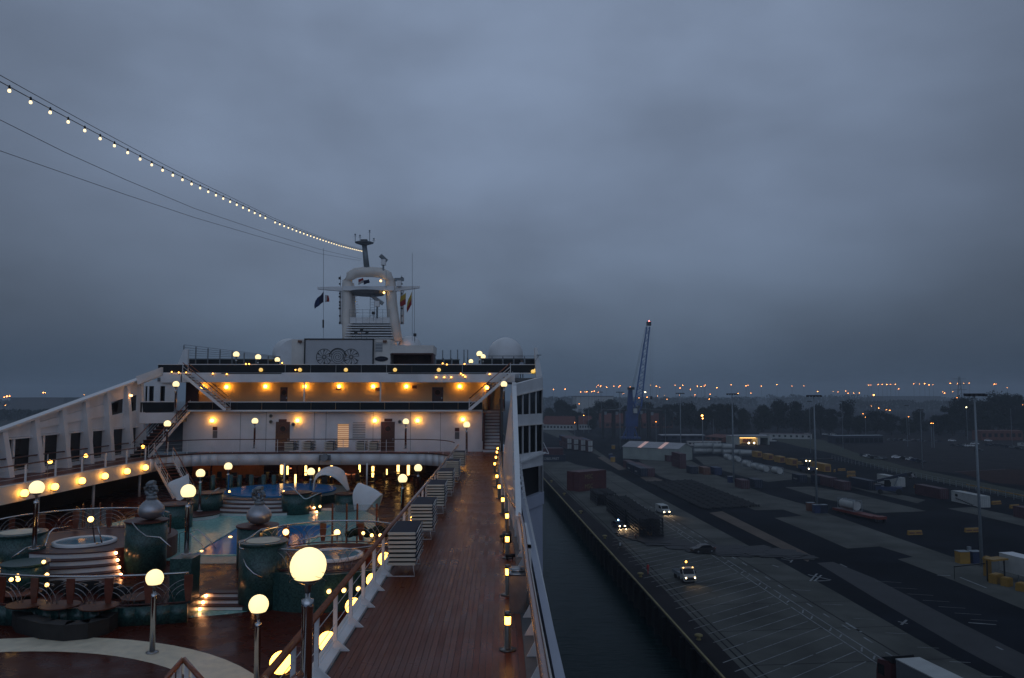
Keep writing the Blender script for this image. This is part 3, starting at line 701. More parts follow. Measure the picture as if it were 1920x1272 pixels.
# ================================================================== FRONT SUPERSTRUCTURE
FY = 67.0
sup = thing('ship_superstructure', 'white lit front superstructure of the ship with three tiers of decks', 'ship superstructure', (-14, 69, 0))
def wall_open(parent, x0, x1, z0, z1, y, t, ops, m, name='wall_panel'):
    xs = sorted({x0, x1} | {v for o in ops for v in (o[0], o[1])}); zs = sorted({z0, z1} | {v for o in ops for v in (o[2], o[3])})
    for i in range(len(xs) - 1):
        mb = MB(); run = None; any_ = False
        for j in range(len(zs) - 1):
            cx, cz = (xs[i] + xs[i + 1]) / 2, (zs[j] + zs[j + 1]) / 2
            if any(o[0] < cx < o[1] and o[2] < cz < o[3] for o in ops): continue
            mb.box(xs[i], xs[i + 1], y, y + t, zs[j], zs[j + 1]); any_ = True
        if any_: mb.build(name, m, parent)
def porthole_door(parent, x0, x1, z0, z1, y, lab=None):
    mb = MB(); mb.box(x0, x1, y + .06, y + .12, z0, z1); d = mb.build('door', M['door'], parent, label=lab)
    cx = (x0 + x1) / 2; cz = z0 + (z1 - z0) * .76; r = .26
    mb = MB(); mb.tube([(cx + r * cos(a), y + .05, cz + r * sin(a)) for a in [2 * pi * i / 20 for i in range(20)]], .035, 6, closed=True); mb.build('porthole_ring', M['orangewood'], d, True)
    mb = MB(); mb.tube([(cx, y + .045, cz), (cx, y + .07, cz)], r, 20); mb.build('porthole', M['dark'], d)
    mb = MB(); mb.box(cx + (x1 - x0) * .32, cx + (x1 - x0) * .42, y, y + .06, z0 + .95, z0 + 1.1); mb.build('handle', M['steel'], d)
def PX(px, Y=FY): return X_(px, Y)
z1f = 3.42
# lower wall (terrace level) with two doors, a window and a louvre
D1 = (PX(518), PX(545), 0.02, 2.55); D2 = (PX(715), PX(741), .02, 2.55); W1 = (PX(634), PX(655), .35, 2.35); LV = (PX(662), PX(686), .9, 2.5)
wall_open(sup, PX(345), PX(904), 0, z1f, FY, .2, [D1, D2, W1, LV], M['white'])
porthole_door(sup, *D1, FY); porthole_door(sup, *D2, FY)
mb = MB(); mb.box(W1[0], W1[1], FY + .1, FY + .14, W1[2], W1[3]); wn = mb.build('window', M['winwarm'], sup)
mb = MB()
for i in range(12): mb.box(W1[0], W1[1], FY + .06, FY + .085, W1[2] + i * .17, W1[2] + i * .17 + .03)
mb.build('blind_slats', M['brownc'], wn)
mb = MB(); mb.box(W1[0] - .06, W1[1] + .06, FY - .1, FY - .002, W1[3] + .02, W1[3] + .08); mb.build('window_hood', M['white'], wn)
lv = MB(); lv.box(LV[0], LV[1], FY + .12, FY + .16, LV[2], LV[3]); lvo = lv.build('louvre', M['greywall'], sup)
for i in range(11):
    mb = MB(); z = LV[2] + .03 + i * .144; mb.hexa([(LV[0], FY - .01, z), (LV[1], FY - .01, z), (LV[1], FY + .1, z + .07), (LV[0], FY + .1, z + .07)], [(LV[0], FY - .01, z + .02), (LV[1], FY - .01, z + .02), (LV[1], FY + .1, z + .09), (LV[0], FY + .1, z + .09)]); mb.build('slat', M['white'], lvo)
for px, py, nm in ((403, 804, 'notice'), (857, 806, 'notice'), (403, 815, 'notice'), (857, 817, 'notice'), (530, 789, 'exit_sign'), (728, 788, 'exit_sign')):
    p = aty(px, py, FY - .03); mb = MB(); wdt = .19 if nm == 'notice' else .34; h = .16 if nm == 'notice' and py < 810 else (.3 if nm == 'notice' else .12)
    mb.box(p.x - wdt, p.x + wdt, FY - .035, FY - .005, p.z - h, p.z + h); mb.build(nm, M['maroon'] if py < 810 else M['greywall'], sup)
for px, py in ((509, 780), (509, 791), (551, 796), (750, 791)):
    p = aty(px, py, FY - .1); t = thing('deck_speaker', f'small grey round loudspeaker on the white wall {"above" if py < 785 else "beside"} the {"left" if px < 600 else "right"} brown door' + (' at its left' if px == 509 else ' at its right'), 'loudspeaker', (p.x, FY, p.z))
    mb = MB(); mb.tube([(p.x, FY - .3, p.z), (p.x, FY - .004, p.z)], .17, 10, .1); mb.build('horn', M['galv'], t, True)
    mb = MB(); mb.tube([(p.x, FY - .305, p.z), (p.x, FY - .302, p.z)], .11, 10); mb.build('grille', M['black'], t)
# frame strips in the lower wall: vertical seams
mb = MB()
for px in (452, 500, 590, 612, 700, 770, 826): x = PX(px); mb.box(x, x + .03, FY - .012, FY - .001, .05, z1f - .02)
mb.build('wall_seam', M['greywall'], sup, kind='stuff')
# second tier floor, tinted glass band, rails
mb = MB(); mb.box(PX(343), PX(905), FY - .6, 72, z1f + .02, z1f + .14); mb.build('tier_floor', M['maroon'], sup)
gz0, gz1 = z1f + .16, 4.22
xs = [PX(358) + i * (PX(905) - PX(358)) / 12 for i in range(13)]
for i in range(12):
    mb = MB(); mb.box(xs[i] + .012, xs[i + 1] - .012, FY - .62, FY - .59, gz0, gz1); mb.build('glass_panel', M['dkglass'], sup)
mb = MB(); mb.box(xs[0], xs[-1], FY - .66, FY - .56, gz1, gz1 + .07); mb.build('glass_rail', M['whitemetal'], sup)
mb = MB(); mb.box(xs[0], xs[-1], FY - .66, FY - .56, z1f + .02, gz0); mb.build('glass_sill', M['whitemetal'], sup)
# second tier wall set back and lit
y2 = 70.0
DD = (X_(525, y2), X_(539, y2), z1f + .14, 5.55); DE = (X_(810, y2), X_(831, y2), z1f + .14, 5.55)
wall_open(sup, X_(350, y2), X_(912, y2), z1f + .14, 6.0, y2, .2, [DD, DE], M['amberwash'])
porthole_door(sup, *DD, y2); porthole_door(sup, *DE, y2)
mb = MB(); mb.box(X_(455, y2) - 1.0, X_(455, y2) + 1.5, y2 - .9, y2 - .3, 4.1, 4.2); mb.box(X_(455, y2) - .8, X_(455, y2) + 1.3, y2 - .8, y2 - .4, 3.56, 4.1); tag(mb.build('side_bar', M['black']), 'dark side counter against the yellow lit wall of the second tier', 'counter')
for i, (px, py) in enumerate([(380, 723), (425, 723), (498, 722), (572, 722), (636, 722), (700, 722), (762, 722), (862, 722), (913, 724)]):
    p = aty(px, py + 3, y2 - .2)
    spawn(scT, (p.x, y2 - .02, p.z), 0, f'glowing sconce under the second tier ceiling, {ORD[i]} from the left', group='sconces on the second tier wall')
for px, py in ((708, 730), (635, 728), (777, 726)):
    p = aty(px, py, y2 - .02); mb = MB(); mb.box(p.x - .22, p.x + .22, y2 - .06, y2 - .01, p.z - .14, p.z + .14); mb.build('notice', M['maroon'], sup)
for px in (573, 715): # slim columns between tiers
    x = PX(px); mb = MB(); mb.tube([(x, FY - .5, z1f), (x, FY - .5, 6.0)], .07, 8); mb.build('column', M['whitemetal'], sup, True)
# upper fascia and top deck glass
mb = MB(); mb.box(PX(345), PX(965), FY - .8, FY - .6, 5.93, 6.62); mb.build('upper_fascia', M['white'], sup)
mb = MB(); mb.box(PX(300), PX(1008), FY - .6, 84, 6.0, 6.3); mb.build('top_deck', M['greywall'], sup)
for a, b in ((PX(420), PX(532)), (PX(730), PX(912))): mb = MB(); mb.box(a, b, FY - .81, FY - .79, 6.64, 6.72); mb.build('scupper_slot', M['black'], sup)
tz0, tz1 = 6.76, 7.42
n = 15; a0 = PX(300); a1 = PX(1008)
mb = MB(); mb.box(a0, a1, FY - .64, FY - .54, tz1, tz1 + .06); mb.build('glass_rail', M['whitemetal'], sup)
for i in range(n):
    mb = MB(); mb.box(a0 + (a1 - a0) * i / n + .015, a0 + (a1 - a0) * (i + 1) / n - .015, FY - .6, FY - .57, tz0, tz1); mb.build('glass_panel', M['dkglass'], sup)
mb = MB(); mb.box(a0, a1, FY - .7, FY - .5, 6.64, 6.74); mb.build('glass_sill', M['white'], sup)
tg = wall_lamp_tpl('rail_globe', .17, M['topglobe'], .2)
for i, px in enumerate((490, 563, 649, 741, 823)):
    p = aty(px, 694, FY - .7); spawn(tg, (p.x, FY - .62, p.z), 0, f'dim amber globe on the top deck glass, {ORD[i]} from the left', group='amber globes on the top deck glass')
for i, px in enumerate((999, 1004)):
    p = aty(px, 697 - i * 2, FY - .7); spawn(tg, (p.x, FY - .62, p.z), 0, f'amber globe on the dark glass at the right end of the top deck, {"left" if i == 0 else "right"} one', group='amber globes on the top deck glass')
# small lights seen on the top deck
sml = thing('deck_spot', 's', 'small lamp')
mb = MB(); mb.ball((0, 0, .11), .055, 8, 6); mb.build('lens', M['sconce'], sml, True)
mb = MB(); mb.box(-.05, .05, -.05, .05, -.02, .04); mb.build('base', M['black'], sml)
for i, (px, py) in enumerate([(322, 698), (335, 699), (349, 699), (399, 701), (425, 702), (554, 694), (818, 708), (833, 708), (846, 708), (864, 701), (868, 704), (872, 707), (918, 702), (461, 683), (467, 683), (529, 681), (830, 682), (838, 684), (871, 683)]):
    Y = FY - .9; p = aty(px, py, Y)
    spawn(sml, (p.x, Y, p.z - .1), 0, f'tiny warm deck spot on the top deck, {ORD[i] if i < 13 else "behind the glass, " + ORD[i - 13]} from the left', group='tiny deck spots')

# housing with the big screen, dome and bar recess
Yh = 78.0
def HX(px): return X_(px, Yh)
def HZ(py): return Z_(py, Yh)
hs = thing('screen_house', 'white deckhouse on the top deck behind the big decorated screen', 'deckhouse', (-14, 80, 6.3))
mb = MB(); mb.box(HX(545), HX(731), Yh, Yh + 5, 6.3, HZ(637)); mb.build('wall', M['cream'], hs)
mb = MB(); pr = [(HX(515), 6.3), (HX(545) - .001, 6.3), (HX(545) - .001, HZ(637)), (HX(536), HZ(640)), (HX(526), HZ(647)), (HX(518), HZ(658)), (HX(515), HZ(668))]
k = MB(); k.v = [(x, Yh, z) for x, z in pr] + [(x, Yh + 4, z) for x, z in pr]; m_ = len(pr); k.f = [tuple(range(m_))[::1], tuple(range(2 * m_ - 1, m_ - 1, -1))] + [(i, i + m_, (i + 1) % m_ + m_, (i + 1) % m_) for i in range(m_)]; k.build('rounded_end', M['white'], hs)
mb = MB(); mb.box(HX(731) + .001, HX(812), Yh + .02, Yh + 4, HZ(663), HZ(648)); mb.build('canopy', M['cream'], hs)
mb = MB(); mb.box(HX(731), HX(812), Yh + 2.5, Yh + 2.7, 6.3, HZ(663) - .01); mb.box(HX(808), HX(812), Yh + .1, Yh + 2.5, 6.3, HZ(663) - .01); mb.build('bar_recess', M['maroon'], hs)
mb = MB(); mb.box(HX(731) + .1, HX(811), Yh - .02, Yh + .1, HZ(665), HZ(662.5)); mb.build('recess_trim', M['maroon'], hs)
mb = MB(); mb.box(HX(732), HX(806), Yh + .3, Yh + .9, 6.3, 7.5); mb.build('bar_counter', M['maroon'], hs)
lvu = MB(); lvu.box(HX(703), HX(716), Yh - .03, Yh - .005, HZ(660), HZ(643)); lo = lvu.build('louvre', M['greywall'], hs)
for i in range(6):
    mb = MB(); z = HZ(660) + .05 + i * .15; mb.box(HX(703), HX(716), Yh - .08, Yh - .03, z, z + .05); mb.build('slat', M['white'], lo)
mb = MB(); cx, cz = HX(714.5), HZ(673.5); k = len(mb.v)
mb.face([(cx + .66 * cos(a), Yh - .03, cz + .25 * sin(a)) for a in [2 * pi * i / 24 for i in range(24)]]); mb.build('oval_sign', M['navy'], hs)
mb = MB(); mb.tube([(cx + .66 * cos(a), Yh - .035, cz + .25 * sin(a)) for a in [2 * pi * i / 24 for i in range(24)]], .02, 5, closed=True); mb.tube([(cx - .4 + .05 * i, Yh - .04, cz + .05 * sin(i * 1.9)) for i in range(17)], .014, 4); mb.build('sign_lettering', M['greywall'], hs)
for px in (563, 722):
    p = aty(px, 641, Yh); mb = MB(); mb.box(p.x - .18, p.x + .18, Yh - .3, Yh - .01, p.z - .1, p.z + .12); mb.build('floodlight', M['brownc'], hs)
# screen
scn = thing('deck_screen', 'large grey screen in a black frame with a shell and spiral drawing', 'screen', (HX(635), Yh - .2, HZ(686)))
sx0, sx1, sz0, sz1 = HX(572), HX(698), HZ(688), HZ(638)
mb = MB(); mb.box(sx0, sx1, Yh - .2, Yh - .06, sz0, sz1); mb.build('panel', mat('screen_cloth', (.48, .48, .49), .7, var=.05, scale=1), scn)
mb = MB(); f_ = .13
mb.box(sx0 - f_, sx0, Yh - .26, Yh - .05, sz0, sz1 + f_); mb.box(sx1, sx1 + f_, Yh - .26, Yh - .05, sz0, sz1 + f_); mb.box(sx0, sx1, Yh - .26, Yh - .05, sz1, sz1 + f_); mb.build('frame', M['black'], scn)
orn = MB(); yo = Yh - .215
def T2(pts, r): orn.tube([(HX(x), yo, HZ(y)) for x, y in pts], r * 1.7, 4)
for cx, cy, sgn in ((607.5, 670, 1), (658, 670, 1)):
    r = 14.6
    T2([(cx + r * cos(a), cy + r * sin(a) * 1.02) for a in [pi * .12 + 2 * pi * i / 36 * .92 for i in range(37)]], .02)
    for i in range(12):
        a = 2 * pi * i / 12 + .2; b_ = a + .22
        if i % 2 == 0:
            pts = [(cx + 5 * cos(a), cy + 5 * sin(a)), (cx + 13.5 * cos(b_), cy + 13.5 * sin(b_)), (cx + 13.2 * cos(b_ + .22), cy + 13.2 * sin(b_ + .22)), (cx + 9 * cos(a + .26), cy + 9 * sin(a + .26))]
            orn.face([(HX(x), yo - .02, HZ(y)) for x, y in pts])
        T2([(cx + q_ * cos(a + q_ * .02), cy + q_ * sin(a + q_ * .02)) for q_ in (2, 6, 10, 14)], .012)
    T2([(cx + 3.5 * cos(a), cy + 3.5 * sin(a)) for a in [2 * pi * i / 14 for i in range(15)]], .014)
T2([(633 + (15 - 13.5 * i / 70) * cos(i * .33 - 2.6), 670 + (15 - 13.5 * i / 70) * sin(i * .33 - 2.6)) for i in range(70)], .018)
T2([(633 + 15.6 * cos(a), 669.5 + 15.6 * sin(a)) for a in [pi * 1.0 + pi * i / 16 for i in range(17)]], .03)
T2([(640, 682), (648, 684), (660, 684), (671, 681)], .02); T2([(606, 680), (612, 683), (625, 683), (636, 684)], .02)
orn.build('shell_drawing', M['black'], scn)

# radar domes
def dome(px, py, rpx, Y, lab, m, warm=False):
    p = aty(px, py, Y); r = rpx * Y / F
    t = thing('radar_dome', lab, 'radar dome', (p.x, Y, 6.3))
    mb = MB(); mb.lathe([(r * cos(a), p.z + r * sin(a)) for a in [-.45 + (pi / 2 + .43) * i / 12 for i in range(13)]], (p.x, Y), 28); mb.build('shell', m, t, True)
    mb = MB(); mb.lathe([(r * .75, 6.3), (r * .8, p.z - r * .45)], (p.x, Y), 20); mb.build('pedestal', M['white'], t, True)
    return t
dome(541, 664, 29, 84, 'large white radar dome partly hidden behind the left end of the screen house', M['white'])
dome(948, 666, 33, 80, 'large white radar dome above the right end of the top deck', M['white'])
dome(768, 652, 22, 84, 'low dome behind the screen house lit salmon pink by a lamp', M['white'])
t = thing('deck_floodlight', 'amber lamp hidden behind the screen house lighting the dome and the mast leg', 'light', aty(752, 652, 82.2))
p = aty(752, 652, 82.2); mb = MB(); mb.ball((p.x, p.y, p.z - .3), .16, 8, 6); mb.build('lens', M['sodium'], t, True); mb = MB(); mb.box(p.x - .1, p.x + .1, p.y + .2, p.y + .3, 9.0, p.z - .1); mb.build('bracket', M['steel'], t)

# top deck windscreens: dark panels between white posts
def screens(label, p0, p1, z0, n, Y, h0=1.3, h1=1.3, bars=0):
    t = thing('deck_windscreen', label, 'windscreen', (X_(p0, Y), Y, z0))
    x0, x1 = X_(p0, Y), X_(p1, Y); g = (x1 - x0) / n
    for i in range(n):
        ha = h0 + (h1 - h0) * i / n; hb = h0 + (h1 - h0) * (i + 1) / n
        mb = MB(); mb.box(x0 + i * g + .06, x0 + (i + 1) * g - .06, Y, Y + .03, z0, z0 + 1.15); mb.build('pane', M['dkglass'], t)
        mb = MB(); mb.box(x0 + i * g - .04, x0 + i * g + .04, Y - .02, Y + .05, z0, z0 + 1.2 + ha - 1.2); mb.build('post', M['greywall'], t)
    mb = MB(); mb.box(x0, x1, Y - .03, Y + .04, z0 + 1.16, z0 + 1.22); mb.build('top_rail', M['greywall'], t)
    for k in range(bars):
        u = (k + 1) / bars; mb = MB(); mb.bar((x0, Y, z0 + 1.25 + (h0 - 1.2) * u), (x1, Y, z0 + 1.25 + (h1 - 1.2) * u), .03, .03); mb.build('bar', M['greywall'], t)
    return t
screens('dark glass windscreen panels with sloping wires at the left end of the top deck', 342, 524, 7.0, 8, 72, 2.45, 1.35, 5)
screens('dark glass windscreen panels between the bar recess and the middle of the top deck', 816, 862, 7.0, 3, 73)
screens('dark glass windscreen panels below the right radar dome', 902, 1004, 7.0, 5, 71, 1.4, 1.4, 2)
for i, (px, y0, y1) in enumerate([(830, 657, 682), (845, 657, 682), (858, 656, 682), (870, 656, 682), (877, 656, 682)]):
    p = aty(px, y1, 74); q_ = aty(px, y0, 74); mb = MB(); mb.tube([p, q_], .06, 6); tag(mb.build('deck_post', M['galv'], None, True), f'slim grey pole on the top deck beside the globe cluster, {ORD[i]} from the left', 'pole', 'slim poles on the top deck')
gl2 = globe_tpl('small_globe_lamp', 'lamp post', 1.0, r=.27, pole_r=.05)
for i, (px, py, s) in enumerate([(443, 665, 1), (484, 670, .95), (520, 675, .85), (899, 664, 1), (906, 669, .8), (883, 678, .75)]):
    p = aty(px, py, 70 + i * .2); o = spawn(gl2, (p.x, p.y, p.z - 1.0 * s), 0, ['leftmost globe lamp above the top deck windscreen', 'second globe lamp above the top deck windscreen', 'third globe lamp above the top deck windscreen', 'large globe lamp on the top deck beside the right radar dome', 'globe lamp just behind the one beside the right dome', 'small globe lamp low on the top deck left of the right dome'][i], group='globe lamps on the top deck')
    o.scale = (s, s, s)
# low wall that carries the left lamps
mb = MB(); mb.box(X_(345, 71), X_(524, 71), 72.2, 72.4, 6.3, 7.0); tag(mb.build('low_wall', M['greywall']), 'low grey wall under the left windscreen on the top deck', 'wall')
# left sloping end fin and right end fin
mb = MB(); A = [aty(340, 690, 69), aty(345, 655, 69), aty(352, 655, 69), aty(352, 690, 69)]
mb.hexa([A[0], A[3], A[3] + Vector((0, .3, 0)), A[0] + Vector((0, .3, 0))], [A[1] + Vector((.0, 0, 0)), A[2], A[2] + Vector((0, .3, 0)), A[1] + Vector((0, .3, 0))]); mb.build('end_fin', M['white'], sup)
mb = MB(); A = [aty(332, 686, 69.5), aty(344, 656, 69.5), aty(347, 656, 69.5), aty(340, 686, 69.5)]; mb.hexa([A[0], A[3], A[3] + Vector((0, .15, 0)), A[0] + Vector((0, .15, 0))], [A[1], A[2], A[2] + Vector((0, .15, 0)), A[1] + Vector((0, .15, 0))]); mb.build('end_strut', M['white'], sup)
mb = MB(); A = [aty(1005, 708, 65), aty(1003, 652, 65), aty(1007, 652, 65), aty(1017, 706, 65)]
mb.hexa([A[0], A[3], A[3] + Vector((0, 1.3, 0)), A[0] + Vector((0, 1.3, 0))], [A[1], A[2], A[2] + Vector((0, 1.3, 0)), A[1] + Vector((0, 1.3, 0))]); mb.build('end_fin', M['white'], sup)
cm = thing('security_camera', 'small grey camera on an arm at the right end of the top deck', 'camera', aty(1010, 668, 64.8))
p = aty(1010, 667, 64.8); mb = MB(); mb.box(p.x - .16, p.x + .2, p.y, p.y + .12, p.z, p.z + .08); mb.build('body', M['galv'], cm); mb = MB(); mb.tube([(p.x - .3, p.y, p.z - .5), (p.x, p.y, p.z)], .02, 5); mb.build('arm', M['galv'], cm)

# outboard window bay (faces aft), two rows of four windows
bay = thing('window_bay', 'white outboard bay with two rows of dark windows at the right of the ship', 'window bay', (2.4, 62, 0))
BA = Vector((1.28, 60.2, 0)); BB = Vector((3.58, 64.6, 0))
def bl(s): return BA.lerp(BB, s)
nrm = Vector(((BB - BA).y, -(BB - BA).x, 0)).normalized()
def bay_slab(s0, s1, z00, z01, z10, z11, d0, d1, name, m):   # z00 bottom at s0, z01 bottom at s1, z10/z11 top
    a, b = bl(s0), bl(s1); ao, bo = a + nrm * d0, b + nrm * d0; ai, bi = a + nrm * d1, b + nrm * d1
    mb = MB(); mb.hexa([(ao.x, ao.y, z00), (bo.x, bo.y, z01), (bi.x, bi.y, z01), (ai.x, ai.y, z00)], [(ao.x, ao.y, z10), (bo.x, bo.y, z11), (bi.x, bi.y, z11), (ai.x, ai.y, z10)]); return mb.build(name, m, bay)
bay_slab(0, 1, -.55, -.55, .24, .24, .02, -.3, 'lower_panel', M['white'])
bay_slab(0, 1, 2.42, 2.42, 3.32, 3.32, .02, -.3, 'middle_panel', M['white'])
bay_slab(0, 1, 4.78, 5.3, 5.7, 6.35, .02, -.3, 'upper_panel', M['white'])
for r_, (zb0, zb1, zt0, zt1) in enumerate(((.245, .245, 2.415, 2.415), (3.325, 3.325, 4.775, 5.295))):
    for i in range(4):
        s0, s1 = i / 4 + .015, (i + 1) / 4 - .015; t0, t1 = zt0 + (zt1 - zt0) * s0, zt0 + (zt1 - zt0) * s1
        bay_slab(s0, s1, zb0, zb1, t0 - .002, t1 - .002, -.08, -.12, 'window_pane', M['dkglass'])
        if i: bay_slab(i / 4 - .012, i / 4 + .012, zb0, zb1, zt0 + (zt1 - zt0) * i / 4, zt0 + (zt1 - zt0) * i / 4, .0, -.2, 'mullion', M['whitemetal'])
    bay_slab(0, .012, zb0, zb1, zt0, zt0, .0, -.2, 'mullion', M['whitemetal']); bay_slab(.988, 1, zb0, zb1, zt1, zt1, .0, -.2, 'mullion', M['whitemetal'])
    bay_slab(0, 1, zt0 - .0, zt1 - .0, zt0 + .07, zt1 + .07, .12, .025, 'drip_rail', M['cream'])
mb = MB(); mb.prism([(1.3, 60.6), (3.45, 64.75), (3.5, 72), (1.3, 72)], .0, 5.6); mb.build('core', M['dark'], bay)
mb = MB(); mb.prism([(3.55, 64.4), (3.6, 64.6), (3.6, 100), (3.45, 100), (3.45, 64.8)], -3.3, 6.3); mb.build('side_wall', M['white'], bay)
# platform lip with rail at its outer corner
mb = MB(); a = aty(1018, 851, 63.5); mb.bar((1.3, 60.0, -.42), (3.7, 64.3, .1), .3, .12); mb.build('walk_lip', M['whitemetal'], bay)
mb = MB(); mb.bar((3.6, 64.2, .12), (4.05, 64.2, .02), .08, .08); mb.bar((3.6, 64.2, .95), (4.05, 64.2, .05), .06, .06); mb.build('corner_bracket', M['whitemetal'], bay)
# lower dark opening with beams
bay_slab(0, 1, -3.4, -3.4, -.56, -.56, -.4, -.5, 'dark_opening', M['black'])
bay_slab(0, 1, -4.3, -4.1, -3.35, -3.1, .1, -.3, 'lower_beam', M['hull'])
bay_slab(0, 1, -.95, -.95, -.56, -.56, .03, -.3, 'soffit_beam', M['white'])

# ================================================================== stairs
def stair(name, label, a, b, width, n, hand='varnish', str_m='white', rails=(1, 1), riser=None):
    a = Vector(a); b = Vector(b); t = thing(name, label, 'stairs', tuple(a))
    d = Vector((b.x - a.x, b.y - a.y, 0)); L_ = d.length; dn = d.normalized(); r = Vector((dn.y, -dn.x, 0)) * width / 2
    for i in range(n):
        u = (i + .5) / n; p = a.lerp(b, u); p.z = a.z + (b.z - a.z) * (i + 1) / n
        h = dn * (L_ / n * .55)
        mb = MB(); mb.hexa([p - r - h - Vector((0, 0, .05)), p + r - h - Vector((0, 0, .05)), p + r + h - Vector((0, 0, .05)), p - r + h - Vector((0, 0, .05))], [p - r - h, p + r - h, p + r + h, p - r + h])
        mb.build('step', M['teakdk'], t)
        if riser:
            q = p - h * .85; zb = Vector((0, 0, .05)); zc = Vector((0, 0, abs(b.z - a.z) / n - .005)); e = dn * .02
            mb = MB(); mb.hexa([q - r - zc, q + r - zc, q + r + e - zc, q - r + e - zc], [q - r - zb, q + r - zb, q + r + e - zb, q - r + e - zb]); mb.build('riser', M[riser], t)
    for s in (-1, 1):
        rr = r * s * 1.03
        mb = MB(); mb.bar(a + rr - Vector((0, 0, .02)), b + rr - Vector((0, 0, .02)), .05, .24); mb.build('stringer', M[str_m], t)
        if rails[0 if s < 0 else 1]:
            mb = MB(); mb.tube([a + rr + Vector((0, 0, .95)), b + rr + Vector((0, 0, .95))], .035, 6); mb.build('handrail', M[hand], t, True)
            for hz in (.35, .65):
                mb = MB(); mb.tube([a + rr + Vector((0, 0, hz)), b + rr + Vector((0, 0, hz))], .014, 5); mb.build('rail_bar', M['whitemetal'], t)
            for k in range(4):
                p = a.lerp(b, k / 3) + rr; mb = MB(); mb.tube([p, p + Vector((0, 0, .95))], .022, 5); mb.build('baluster', M['whitemetal'], t)
    return t
stair('stairway', 'straight white and brown stairway at the far end of the walkway', (-.72, 66.2, 0), (-.72, 70.6, z1f + .1), 1.45, 13, hand='maroon', str_m='door', riser='white')
stair('stairway', 'left stairway climbing from the port walkway to the second tier', (-28.0, 61.0, 0), (-27.2, 66.8, z1f + .1), 1.5, 14, riser='dark')
stair('stairway', 'upper right stairway leading from the second tier to the top deck', (X_(880, 65.8), 65.8, 3.6), (X_(957, 65.8), 65.8, 6.6), 1.1, 12)
stair('stairway', 'upper left stairway leading from the second tier to the top deck', (X_(428, 65.8), 65.8, 3.6), (X_(346, 65.8), 65.8, 6.6), 1.1, 12)
stair('stairway', 'lower left stairway curving down from the terrace into the pool area', (-25.0, 58.4, 0), (-22.6, 56.4, -2.5), 1.4, 11)
# recess walls round the right stair head and the left tiers
mb = MB(); mb.box(PX(905) + .02, PX(909), 66.3, 70.5, 0, 3.3); mb.build('stair_cheek', M['maroon'], sup)
mb = MB(); mb.box(.05, .3, 66.95, 72, 0, 6.0); mb.build('stair_wall', M['greywall'], sup)
mb = MB(); mb.box(-1.5, .05, 72.5, 72.7, 3.4, 6.0); mb.build('lobby_wall', M['cream'], sup)
mb = MB(); mb.box(-1.1, -.85, 71, 71.2, 3.5, 5.6); mb.build('lobby_post', M['maroon'], sup)
pb = thing('port_balcony', 'left balcony of the second tier with tinted glass and white fascia', 'balcony', (-30, 64, 3))
x0, x1 = X_(266, 63.5), X_(332, 65)
mb = MB(); mb.hexa([(x0, 63.2, 2.55), (x1, 64.6, 2.55), (x1, 64.9, 2.55), (x0, 63.5, 2.55)], [(x0, 63.2, 3.4), (x1, 64.6, 3.4), (x1, 64.9, 3.4), (x0, 63.5, 3.4)]); mb.build('fascia', M['white'], pb)
mb = MB(); mb.hexa([(x0, 63.3, 3.45), (x1, 64.7, 3.45), (x1, 64.75, 3.45), (x0, 63.35, 3.45)], [(x0, 63.3, 4.25), (x1, 64.7, 4.25), (x1, 64.75, 4.25), (x0, 63.35, 4.25)]); mb.build('glass_panel', M['dkglass'], pb)
mb = MB(); mb.bar((x0, 63.3, 4.3), (x1, 64.7, 4.3), .09, .08); mb.build('rail', M['whitemetal'], pb)
mb = MB(); mb.box(-30.2, -26.9, 67.4, 67.6, 0, 2.6); mb.build('recess_wall', M['greywall'], pb)
mb = MB(); mb.box(-30.5, -26.8, 65, 72, 2.6, 3.42); mb.build('floor', M['greywall'], pb)
wall_open(pb, X_(262, 66.5), X_(331, 66.5), 3.45, 6.1, 66.5, .15, [(X_(272, 66.5), X_(276, 66.5), 3.9, 5.6), (X_(279, 66.5), X_(288, 66.5), 3.9, 5.6), (X_(300, 66.5), X_(309, 66.5), 3.9, 5.6)], M['white'], 'back_wall')
mb = MB(); mb.box(X_(262, 66.9), X_(331, 66.9), 66.8, 66.9, 3.45, 6.1); mb.build('window_glass', M['dkglass'], pb)
mb = MB(); mb.box(X_(333, 66.8), X_(357, 66.8), 68.5, 68.7, 3.45, 6.0); mb.build('dark_doorway', M['maroon'], pb)
mb = MB(); A = [aty(258, 722, 62.3), aty(255, 706, 62.3), aty(302, 689, 64.5), aty(302, 704, 64.5)]
e = Vector((0, .4, 0)); mb.hexa([A[0], A[3], A[3] + e, A[0] + e], [A[1], A[2], A[2] + e, A[1] + e]); mb.build('sloping_fascia', M['white'], pb)
mb = MB(); mb.box(X_(300, 66.2), X_(340, 66.2), 66.2, 66.4, 5.9, 6.65); mb.build('upper_fascia', M['white'], pb)

